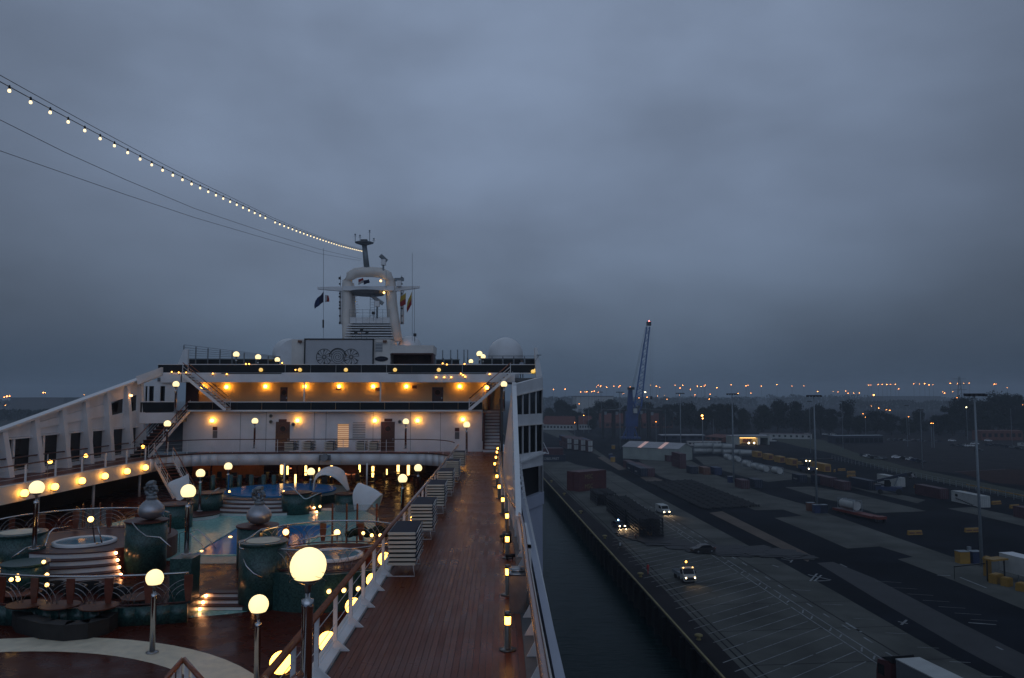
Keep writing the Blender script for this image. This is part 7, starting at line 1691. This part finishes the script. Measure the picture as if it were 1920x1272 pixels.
# orange roll trailer with tank frame
rt = thing('roll_trailer', 'orange low trailer carrying a framed tank near the fourth light mast', 'trailer', (0, 0, 0))
mb = MB(); mb.box(-1.25, 1.25, -7.5, 7.5, .75, 1.1)
for s in (-1, 1): mb.box(s * 1.25 - .08, s * 1.25 + .08, -7.5, 7.5, .6, 1.15)
mb.build('bed', M['orange'], rt)
mb = MB(); mb.box(-1.2, 1.2, -9.2, -7.5, .7, 1.3); mb.build('front_frame', M['orange'], rt)
for s in (-1, 1):
    for y in (-8.6, 3.5, 4.8, 6.1): mb = MB(); mb.tube([(s * .8, y, .4), (s * 1.15, y, .4)], .4, 12); mb.build('wheel', M['tyre'], rt)
p = G(1606, 969); rt.location = (p.x, p.y, ZQ + .02); rt.rotation_euler = (0, 0, QA + R(9))
p2 = p + U * 3.2; spawn(tk, (p2.x, p2.y, ZQ + 1.14), QA + R(9), 'tank container in a frame riding on the orange trailer')

# mooring bollards, barriers, cabinets
mbt = thing('mooring_bollard', 'm', 'bollard'); mb = MB(); mb.lathe([(.32, 0), (.26, .1), (.2, .35)], n=12); mb.build('stem', M['yelpaint'], mbt, True); mb = MB(); mb.lathe([(.22, .35), (.5, .45), (.5, .58), (.3, .68), (.02, .7)], n=14); mb.build('head', M['yelpaint'], mbt, True)
for i, (px, py) in enumerate(((1310, 1200), (1201, 1082), (1144, 1033) if False else (1134, 1010), (1089, 963), (1058, 929), (1034, 905))):
    p = G(px, py); spawn(mbt, (p.x, p.y, ZQ + .01), 0, f'yellow mooring bollard on the quay edge, {ORD[i]} from the camera', group='mooring bollards along the quay')
bar_ = thing('plastic_barrier', 'b', 'barrier'); mb = MB(); mb.xprism([(-.3, 0), (.3, 0), (.12, .9), (-.12, .9)], -1.6, 1.6); mb.build('body', M['yellow'], bar_); mb = MB(); mb.box(-1.4, -.2, -.33, -.24, .3, .55); mb.box(.2, 1.4, -.33, -.24, .3, .55); mb.build('recess', M['brownc'], bar_)
for i, (px, py, rz) in enumerate(((1715, 1003, .1), (1822, 998, .1), (1803, 927, .2), (1868, 946, .3), (1902, 953, .3), (1721, 915, .4), (1578, 883, .2), (1596, 888, .1), (1596, 895, .1), (1565, 885, 1))):
    p = G(px, py); spawn(bar_, (p.x, p.y, ZQ + .01), QA + rz, 'yellow orange barrier block on the quay, ' + ['left of the pair on the dark asphalt', 'right of the pair on the dark asphalt', 'behind the white emblem container', 'right of the white emblem container', 'near the right edge behind the emblem container', 'between the dark stacker and the maroon container', 'in the stub after the yellow containers', 'upper of two by the navy container', 'lower of two by the navy container', 'touching the last yellow container'][i], group='yellow barrier blocks')
for i, (px, py, m) in enumerate(((1370, 905, 'blue'), (1532, 962, 'blue'), (1543, 962, 'navyc'), (1520, 958, 'brownc'), (1805, 1056, 'yellowc'), (1829, 1056, 'blue'), (1818, 1050, 'galv'), (1149, 866, 'yellowc'), (1145, 860, 'blue'), (1150, 842, 'yellow'), (1272, 872, 'yellow'))):
    p = G(px, py); t = thing('cabinet', ['blue cabinet at the foot of the third light mast', 'blue cabinet at the foot of the fourth light mast', 'dark cabinet right of the fourth light mast', 'brown box left of the fourth light mast', 'yellow box at the foot of the tall right mast', 'blue cabinet at the foot of the tall right mast', 'small pale post box by the tall right mast', 'yellow box before the shed', 'blue box before the shed', 'yellow ladder stand left of the shed', 'small yellow box at the right end of the shed'][i], 'cabinet', p)
    sz = (1.8, 1.5, 2.0) if m != 'galv' else (.5, .5, 2.2); mb = MB(); mb.obox(p, sz, QA); mb.build('body', M[m], t); mb = MB(); mb.obox(p + Vector((0, 0, sz[2])), (sz[0] * 1.05, sz[1] * 1.05, .08), QA); mb.build('lid', M['galv'], t)
mc = thing('motorcycle', 'small dark motorcycle beside the stacks in the beam of the security car', 'motorcycle', G(1192, 1012)); p = G(1192, 1012)
for dy_ in (-.7, .7): mb = MB(); mb.tube([(p.x - .06, p.y + dy_, p.z + .33), (p.x + .06, p.y + dy_, p.z + .33)], .33, 12); mb.build('wheel', M['tyre'], mc)
mb = MB(); mb.tube([(p.x, p.y - .6, p.z + .9), (p.x, p.y - .2, p.z + .85), (p.x, p.y + .6, p.z + .8)], .16, 8); mb.build('body', M['red'], mc, True); mb = MB(); mb.tube([(p.x - .35, p.y - .5, p.z + 1.05), (p.x + .35, p.y - .5, p.z + 1.05)], .03, 5); mb.build('handlebar', M['black'], mc)

# ================================================================== masts on the quay
def mast_tpl(name, H, head='cross', r=.3):
    t = thing(name, 'm', 'light mast'); mb = MB(); mb.tube([(0, 0, 0), (0, 0, H)], r, 8, r * .45); mb.build('pole', M['galv'], t, True)
    mb = MB()
    if head == 'cross':
        mb.box(-1.9, 1.9, -.15, .15, H - .2, H); 
        for i in range(5): mb.box(-1.9 + i * .85, -1.9 + i * .85 + .45, -.5, .1, H - .45, H - .1)
    mb.build('lamp_frame', M['black'], t); return t
mT = mast_tpl('light_mast', 26)
for i, (px, py, top, lab) in enumerate(((1841, 1062, 738, 'tall grey light mast at the right with cabinets at its foot'), (1532, 960, 741, 'fourth light mast from the left, standing behind the orange trailer'), (1376, 906, 738, 'third light mast from the left beside the maroon container'), (1277, 862, 737, 'second light mast from the left, just right of the shed'), (1163, 843, 735, 'first light mast from the left, beside the crane'), (1520, 850, 752, 'thin light mast behind the yellow containers'), (1581, 845, 752, 'thin mast in front of the dark shelter'), (1702, 838, 760, 'thin mast in the middle of the car park'), (1730, 880, 768, 'thin mast right of the nearer parked cars'), (1898, 835, 765, 'thin mast near the right edge of the car park'), (1128, 812, 735, 'thin mast left of the dark gantry'), (1104, 812, 733, 'thin mast above the white houses'), (1248, 830, 766, 'thin mast right of the dark gantries'), (1338, 825, 785, 'thin mast right of the round orange lamp'))):
    p = G(px, py); zt_ = aty(px, top, p.y).z; o = spawn(mT, (p.x, p.y, ZQ), QA, lab, group='light masts on the quay'); s = (zt_ - ZQ) / 26; o.scale = (1 if i < 5 else .6, 1 if i < 5 else .6, s)
# fence line along the far road
fn = thing('fence', 'low yellow topped guard rail along the far road at the right', 'fence', G(1815, 913)); a = G(1812, 914); b = G(1950, 942); mb = MB(); mb.bar(a + Vector((0, 0, .9)), b + Vector((0, 0, .9)), .12, .3); mb.build('rail', M['yellowc'], fn)
for i in range(8): p = a.lerp(b, i / 7); mb = MB(); mb.obox(p, (.12, .12, .8)); mb.build('post', M['galv'], fn)
f2 = thing('fence', 'long thin wire fence running beside the grass bank', 'fence', G(1560, 868)); a = G(1500, 846); b = G(1950, 965)
a = G(1560, 862); b = G(1950, 948)
for z in (.6, 1.2, 1.9): mb = MB(); mb.tube([a + Vector((0, 0, z)), b + Vector((0, 0, z))], .03, 4); mb.build('wire', M['galv'], f2)
pst = None
for i in range(40):
    p = a.lerp(b, i / 39)
    if pst is None: mb = MB(); mb.box(-.05, .05, -.05, .05, 0, 2.0); pst = mb.build('post', M['galv']); o = pst
    else: o = pst.copy(); C.objects.link(o)
    o.parent = f2; o.location = p - f2.location

# ================================================================== blue harbour crane
cp = G(1181, 826); Yc = cp.y; cr_ = thing('harbour_crane', 'blue mobile harbour crane with a tall lattice jib', 'crane', cp)
def k_(px, py, dy=0): return aty(px, py, Yc + dy)
mb = MB()
A = [k_(1175, 826), k_(1189, 826)]; B = [k_(1177, 768), k_(1189, 768)]; e = Vector((0, 4, 0))
mb.hexa([A[0], A[1], A[1] + e, A[0] + e], [B[0], B[1], B[1] + e, B[0] + e]); mb.build('slewing_column', M['craneblue'], cr_)
mb = MB(); A = [k_(1173, 800), k_(1196, 800)]; B = [k_(1174, 772), k_(1196, 770)]; e0 = Vector((0, -1, 0)); e = Vector((0, 5, 0)); mb.hexa([A[0] + e0, A[1] + e0, A[1] + e, A[0] + e], [B[0] + e0, B[1] + e0, B[1] + e, B[0] + e]); mb.build('machine_house', M['craneblue'], cr_)
mb = MB(); A = [k_(1176, 768), k_(1187, 768)]; B = [k_(1179, 731), k_(1186, 731)]; e = Vector((0, 3, 0)); mb.hexa([A[0], A[1], A[1] + e, A[0] + e], [B[0], B[1], B[1] + e, B[0] + e]); mb.build('tower', M['craneblue'], cr_)
mb = MB(); c = k_(1183, 731, -.5); mb.obox(c, (4.2, 3.4, 1.6)); mb.build('tower_head', M['black'], cr_)
mb = MB(); c = k_(1191, 775, -2); mb.obox(c, (2.4, 2.4, 3)); mb.build('operator_cab', M['whitec'], cr_)
for i, (px, py) in enumerate(((1166, 826), (1176, 828), (1188, 828), (1198, 826))): mb = MB(); mb.bar(k_(px, py), k_(1176 + i * 4, 800), 1.0, 1.0); mb.build('outrigger_leg', M['craneblue'], cr_)
mb = MB(); mb.box(k_(1164, 826).x, k_(1200, 826).x, Yc - 3, Yc + 6, ZQ + .9, ZQ + 2.2); mb.build('undercarriage', M['craneblue'], cr_)
for i in range(7): mb = MB(); x = k_(1166 + i * 5, 826).x; mb.tube([(x, Yc - 3.4, ZQ + .7), (x, Yc - 2.4, ZQ + .7)], .7, 10); mb.build('wheel', M['tyre'], cr_)
b0, b1 = (1190, 762), (1203, 762); t0, t1 = (1213, 613), (1218.5, 613)
Lf = [k_(b0[0] + (t0[0] - b0[0]) * i / 20, b0[1] + (t0[1] - b0[1]) * i / 20) for i in range(21)]; Rt_ = [k_(b1[0] + (t1[0] - b1[0]) * i / 20, b1[1] + (t1[1] - b1[1]) * i / 20) for i in range(21)]
bk = [0, 0]
for nm, dy0 in (('jib_front', 0), ('jib_rear', 2.2)):
    D = Vector((0, dy0, 0)); mb = MB(); mb.tube([Lf[0] + D, Lf[-1] + D * .5], .34, 6); mb.tube([Rt_[0] + D, Rt_[-1] + D * .5], .34, 6)
    for i in range(20): mb.tube([Lf[i] + D, Rt_[i + 1] + D], .12, 4); mb.tube([Rt_[i] + D, Lf[i] + D], .09, 4) if i % 2 else mb.tube([Rt_[i] + D, Lf[i + 1] + D], .12, 4)
    mb.build(nm, M['jibblue'], cr_)
mb = MB(); mb.bar(k_(1190, 762), k_(1186, 752), 1, 1); mb.bar(k_(1203, 762), k_(1190, 790), .9, .9); mb.bar(k_(1190, 762), k_(1190, 785), .9, .9); mb.build('jib_foot', M['craneblue'], cr_)
mb = MB(); c = k_(1216.5, 611, -.5); mb.obox(c, (2.8, 2.6, 2.6)); mb.build('jib_head', M['black'], cr_)
mb = MB(); c = k_(1217, 602.5); mb.ball(c, .5, 8, 6); mb.build('warning_light', M['redlight'], cr_, True)
mb = MB(); mb.tube([k_(1217, 602), k_(1217, 611)], .12, 5); mb.build('light_stem', M['black'], cr_)
for q in ((1184, 731, 1211, 612), (1186, 731, 1214, 612)): mb = MB(); mb.tube([k_(q[0], q[1], 1), k_(q[2], q[3], 1)], .14, 4); mb.build('luffing_rope', M['galv'], cr_)
for x in (1219.5, 1223): mb = MB(); mb.tube([k_(x, 614), k_(x, 745)], .06, 4); mb.build('hoist_rope', M['galv'], cr_)
mb = MB(); mb.obox(k_(1221, 749), (1.4, .6, 2)); mb.build('hook_block', M['black'], cr_)
# dark straddle gantries behind
for gi, (x0, x1, yt) in enumerate(((1131, 1150, 768), (1152, 1172, 768), (1198, 1216, 767), (1218, 1240, 769))):
    pb_ = G((x0 + x1) / 2, 822); Yg = pb_.y; t = thing('straddle_carrier', f'dark portal shaped straddle carrier behind the crane, {ORD[gi]} from the left', 'straddle carrier', (pb_.x, Yg, ZQ), 'dark straddle carriers')
    zt2 = aty(x0, yt, Yg).z
    for x in (x0, x1):
        for d_ in (0, 6): mb = MB(); xx = X_(x, Yg); mb.box(xx - .5, xx + .5, Yg + d_ - .5, Yg + d_ + .5, ZQ, zt2 - 1.2); mb.build('leg', M['black'], t)
    mb = MB(); mb.box(X_(x0, Yg) - .6, X_(x1, Yg) + .6, Yg - .6, Yg + 6.6, zt2 - 1.2, zt2); mb.build('top_frame', M['black'], t)
    mb = MB(); mb.box(X_(x0, Yg) + .6, X_(x0, Yg) + 2.2, Yg - 1.2, Yg - .6, zt2 - 3.6, zt2 - 1.5); mb.build('cab', M['galv'], t)

# ================================================================== trees
def tree_tpl(name, m, seed, wide=1.0, tall=1.0):
    rnd = random.Random(seed); t = thing(name, 't', 'tree')
    mb = MB(); mb.tube([(0, 0, 0), (.1, 0, 3), (0, .1, 6)], .35, 6, .15)
    for i in range(5): a = rnd.uniform(0, 6.28); mb.tube([(0, 0, 2.6 + i * .5), (1.7 * cos(a), 1.7 * sin(a), 5 + i * .7)], .13, 4, .05)
    mb.build('trunk', M['bark'], t, True)
    mb = MB(); lobes = [(rnd.uniform(-2.6, 2.6) * wide, rnd.uniform(-2.2, 2.2), rnd.uniform(2.0, 9.4) * tall, rnd.uniform(1.3, 2.4)) for _ in range(18)]
    for lx, ly, lz, lr in lobes:
        for _ in range(250):
            a, b, c = rnd.uniform(0, 6.28), math.acos(rnd.uniform(-1, 1)), lr * rnd.uniform(.45, 1.08) 
            p = Vector((lx + c * sin(b) * cos(a), ly + c * sin(b) * sin(a), lz + c * cos(b) * .85)); s = rnd.uniform(.18, .42)
            u_ = Vector((rnd.uniform(-1, 1), rnd.uniform(-1, 1), rnd.uniform(-1, 1))).normalized() * s; v_ = Vector((rnd.uniform(-1, 1), rnd.uniform(-1, 1), rnd.uniform(-1, 1))).normalized() * s
            mb.face([p - u_, p + v_, p + u_]) 
            if rnd.random() < .5: mb.face([p - v_, p + u_ * .8, p + v_])
    mb.build('crown', m, t)
    return t
TT = [tree_tpl('broadleaf_tree', M['leaf'], 1), tree_tpl('broadleaf_tree', M['leaf2'], 2, 1.15), tree_tpl('broadleaf_tree', M['leaf2'], 3, .8, 1.05), tree_tpl('poplar_tree', M['leaf2'], 4, .32, 1.15)]
# (pixel x of the middle, base y, top y, width px, kind)
TR = [(1028, 802, 756, 30, 0), (1048, 802, 748, 34, 1), (1068, 801, 757, 30, 2), (1106, 800, 755, 26, 0), (1126, 800, 750, 34, 1), (1150, 800, 748, 36, 2), (1176, 800, 750, 40, 0), (1208, 800, 752, 36, 1), (1236, 800, 754, 34, 0), (1255, 803, 757, 30, 2),
      (1276, 806, 757, 19, 3), (1296, 812, 754, 34, 1), (1318, 812, 752, 34, 0), (1343, 812, 756, 36, 2), (1372, 812, 756, 34, 1), (1393, 812, 755, 32, 0), (1430, 812, 747, 42, 0), (1458, 812, 749, 44, 1), (1488, 812, 752, 42, 2), (1515, 812, 756, 36, 0), (1538, 813, 757, 36, 1), (1562, 814, 766, 34, 2), (1590, 815, 752, 19, 3), (1612, 815, 771, 34, 0), (1642, 815, 768, 44, 1), (1672, 815, 776, 34, 2), (1700, 816, 776, 34, 0), (1726, 816, 768, 32, 1), (1760, 816, 770, 40, 0), (1786, 818, 760, 40, 2), (1812, 818, 742, 50, 1), (1842, 818, 735, 56, 0), (1872, 818, 734, 54, 1), (1898, 818, 738, 48, 2), (1925, 818, 752, 44, 0), (1110, 806, 782, 22, 0), (1083, 804, 772, 22, 2), (1362, 812, 758, 26, 1)]
for i, (px, by, ty, wpx, kd) in enumerate(TR):
    p = G(px, by); h = aty(px, ty, p.y).z - ZQ; wm = wpx * p.y / F
    pos = 'left of the blue crane' if px < 1170 else 'right of the blue crane' if px < 1410 else 'behind the long white building' if px < 1580 else 'behind the car park' if px < 1780 else 'in the tall clump at the far right'
    cnt = sum(1 for q in TR[:i] if (q[0] < 1170) == (px < 1170) and (q[0] < 1410) == (px < 1410) and (q[0] < 1580) == (px < 1580) and (q[0] < 1780) == (px < 1780))
    o = spawn(TT[kd], (p.x, p.y, ZQ), random.uniform(0, 6), f'dark leafy tree {pos}, {ORD[cnt]} from the left' if cnt < 20 else f'dark tree {pos}', group='trees beyond the quay')
    sw = wm / (8.6 if kd != 3 else 4.5) * 1.08; o.scale = (sw, sw, h / 11.3)
# far woods and banks lost in the haze
def wood(x0, x1, by, ty, Yd, seed, label):
    rnd = random.Random(seed); mb = MB(); a = X_(x0, Yd); b = X_(x1, Yd); n = int((b - a) / 6)
    ztop_ = Z_(ty, Yd); 
    for i in range(n):
        x = a + (b - a) * (i + rnd.random()) / n; hh = (ztop_ - ZQ) * rnd.uniform(.7, 1.0)
        for _ in range(60):
            c = Vector((x + rnd.gauss(0, 4), Yd + rnd.uniform(-8, 8), ZQ + hh * rnd.uniform(.05, 1) ** .7)); s = rnd.uniform(1, 2.6)
            u_ = Vector((rnd.uniform(-1, 1), rnd.uniform(-1, 1), rnd.uniform(-.6, .6))) * s; v_ = Vector((rnd.uniform(-.4, .4), rnd.uniform(-.4, .4), 1)) * s; mb.face([c - u_, c - v_, c + u_, c + v_])
    o = mb.build('distant_wood', M['leaf2'], kind='stuff'); o['label'] = label; o['category'] = 'wood'; return o
wood(1010, 1420, 775, 743, 1900, 1, 'hazy distant wood behind the crane'); wood(1440, 1640, 760, 740, 2000, 2, 'hazy distant wood behind the long white building')
wood(1600, 1940, 775, 750, 1500, 3, 'hazy distant wood behind the car park'); wood(-60, 250, 775, 748, 1700, 4, 'hazy distant wood on the far bank at the left'); wood(-60, 140, 800, 768, 900, 5, 'nearer dark wood on the far bank at the left')
wood(1010, 1940, 752, 744, 2700, 6, 'faint farthest wood along the horizon')
def far_block(label, x0, x1, yt, Yd, m='whitec'):
    t = thing('distant_warehouse', label, 'warehouse', (X_(x0, Yd), Yd, ZQ)); z = Z_(yt, Yd)
    mb = MB(); mb.box(X_(x0, Yd), X_(x1, Yd), Yd, Yd + 60, ZQ, z); mb.build('wall', M[m], t); mb = MB(); mb.box(X_(x0, Yd) - 1, X_(x1, Yd) + 1, Yd - 1, Yd + 61, z + .02, z + 1.2); mb.build('roof', M['greywall'], t)
    for i in range(5): mb = MB(); x = X_(x0 + (x1 - x0) * (i + .3) / 5, Yd); mb.box(x, x + 6, Yd - .4, Yd - .1, ZQ + 1, ZQ + 7); mb.build('door', M['greywall'], t)
far_block('pale distant warehouse in the haze right of the middle', 1655, 1764, 744, 1900, 'greywall'); far_block('faint pale distant shed in the haze above the crane foot', 1080, 1150, 744, 1300)
far_block('faint long warehouse in the haze at the far left', 20, 120, 747, 1200, 'greywall')
pyl = thing('lattice_pylon', 'hazy lattice pylon on the horizon at the right', 'pylon', (X_(1800, 1000), 1000, ZQ)); xx = X_(1800, 1000); zt3 = Z_(706, 1000)
mb = MB()
for s in (-1, 1): mb.tube([(xx + s * 5, 1000, ZQ), (xx + s * .6, 1000, zt3)], .6, 4)
for i in range(8): z = ZQ + (zt3 - ZQ) * i / 8; w_ = 5 - 4.4 * i / 8; mb.tube([(xx - w_, 1000, z), (xx + w_, 1000, z + (zt3 - ZQ) / 8)], .35, 4)
mb.build('lattice', M['galv'], pyl)
for i in range(3): mb = MB(); mb.tube([(xx - 9, 1000, zt3 - 3 - i * 7), (xx + 9, 1000, zt3 - 3 - i * 7)], .5, 4); mb.build('cross_arm', M['galv'], pyl)

# ================================================================== distant lamps
L1 = [(160, 638), (253, 636), (503, 618), (515, 605), (535, 612), (583, 620), (640, 612), (678, 620), (690, 610), (770, 617), (845, 605), (933, 606), (978, 613), (1003, 621), (1128, 605), (1167, 627), (1187, 605), (1247, 637), (1305, 612), (1335, 615), (1358, 612), (1366, 603), (1460, 625), (1573, 601), (1690, 608), (903, 700), (932, 698), (988, 690), (1045, 687), (1062, 717), (1160, 685), (1285, 682), (1405, 677), (1398, 715), (1628, 670), (365, 753), (400, 845), (330, 903), (840, 705), (333, 780), (715, 672), (975, 895), (375, 658), (408, 656), (425, 656), (465, 655), (485, 652), (515, 660)]
L2 = [(195, 145), (207, 142), (290, 147), (386, 137), (480, 147), (553, 146), (640, 180), (735, 182), (765, 183), (813, 177), (828, 192), (863, 190), (898, 190), (955, 141), (970, 140), (1015, 137), (1040, 137), (1068, 137), (1091, 136), (1122, 136), (1142, 163), (1235, 133), (1271, 132), (1303, 132), (1330, 139), (1355, 138), (1462, 130), (1505, 131), (1545, 130), (1580, 128), (1415, 180), (1427, 190), (1478, 181), (972, 271), (1017, 283), (1066, 293), (1087, 297), (921, 318), (935, 340), (1204, 337), (1343, 378), (1357, 378), (1735, 134), (1745, 134), (1815, 156), (1912, 263), (145, 193), (225, 190), (1505, 218), (1533, 218)]
PTS = [(1000 + x / 4.24, 580 + y / 4.24, .9) for x, y in L1] + [(1340 + x / 3.31, 680 + y / 3.31, .9) for x, y in L2]
PTS += [(8, 745, 1.7), (13, 743.5, 1.7), (18, 743, 1.2), (10, 760.5, .8), (81, 736.5, 1.3), (85, 736.5, .9), (158, 740.5, 1.0)]
lampD = thing('distant_lamp', 'l', 'street lamp'); mb = MB(); mb.ball((0, 0, 0), 1.0, 8, 6, .7); mb.build('lamp_head', M['sodium'], lampD, True)
mb = MB(); mb.tube([(0, 0, -38), (0, 0, -.75)], .16, 4); mb.build('pole', M['galv'], lampD)
def far_lamp(px, py, r, lab, Yd=None, m=None, grp='orange sodium lamps in the distance'):
    if Yd is None:
        if py < 742: Yd = 820 + 420 * ((px * 7.3 + py * 3) % 1)
        else: Yd = min(1150, max(380, F * 15.5 / (py - 742)))
    p = aty(px, py, Yd); rr = r * Yd / F * (.42 + .4 * ((px * 3.7 + py * 5.1) % 1))
    o = spawn(lampD, p, 0, lab, {'lamp_head': m or M['farsodium']}, grp); h = (p.z - ZQ) / 38 / rr; o.scale = (rr, rr, rr * max(.05, h)) if False else (rr, rr, rr)
    for c in o.children:
        if c.name.startswith('pole'): c.scale = (.16 / .16 / rr * .9, 1 / rr * .9, (p.z - ZQ) / 38 / rr)
    return o
for i, (px, py, r) in enumerate(PTS):
    far_lamp(px, py, r * .92, ('small orange sodium lamp on a hazy mast ' if py < 742 else 'small orange street lamp between the trees ') + ('on the far left bank' if px < 300 else 'left of the crane' if px < 1160 else 'around the crane jib' if px < 1250 else 'right of the crane' if px < 1400 else 'above the long white building' if px < 1560 else 'above the car park' if px < 1740 else 'near the right edge'), m=M['farsodium'], grp='orange lamps on far masts' if py < 742 else 'orange street lamps between the trees')
far_lamp(1000 + 890 / 4.24, 580 + 660 / 4.24, 2.2, 'larger amber lamp glowing right of the crane jib foot', 700, M['paleLamp'])
far_lamp(1000 + 1342 / 4.24, 580 + 846 / 4.24, 2.6, 'large orange lamp on a post right of the shed', 440); far_lamp(1000 + 1346 / 4.24, 580 + 869 / 4.24, 1.5, 'smaller lamp under the large orange lamp right of the shed', 436)
far_lamp(1340 + 987 / 3.31, 680 + 202 / 3.31, 2.0, 'bright lamp in front of the pale distant warehouse', 800); far_lamp(1340 + 1562 / 3.31, 680 + 278 / 3.31, 2.0, 'pale yellow lamp beside the tall clump of trees', 500, M['paleLamp'])
for i, (px, py) in enumerate(((1403, 832.5), (1413, 832.5))):
    p = G(px, py + 1.5) + Vector((0, -1.0, 1.0)); t = thing('gate_headlight', ['left', 'right'][i] + ' headlight shining in the lit gate bay', 'light', p); mb = MB(); mb.ball(p, .45, 8, 6); mb.build('lens', M['headlight'], t); mb = MB(); mb.tube([p - Vector((0, 0, .4)), p - Vector((0, 0, 1.0))], .06, 4); mb.build('stem', M['black'], t)

# ================================================================== haze
hz = MB(); hz.box(-3600, 4300, -320, 4400, -33, 60)
hm = bpy.data.materials.new('haze'); hm.use_nodes = True; hn = hm.node_tree.nodes; hl = hm.node_tree.links; hn.clear()
ho = hn.new('ShaderNodeOutputMaterial'); hv = hn.new('ShaderNodeVolumePrincipled'); hv.inputs['Color'].default_value = (.80, .90, 1.0, 1); hv.inputs['Density'].default_value = .0003; hv.inputs['Anisotropy'].default_value = .1
hl.new(hv.outputs[0], ho.inputs['Volume'])
h_ = hz.build('haze', hm, kind='stuff')
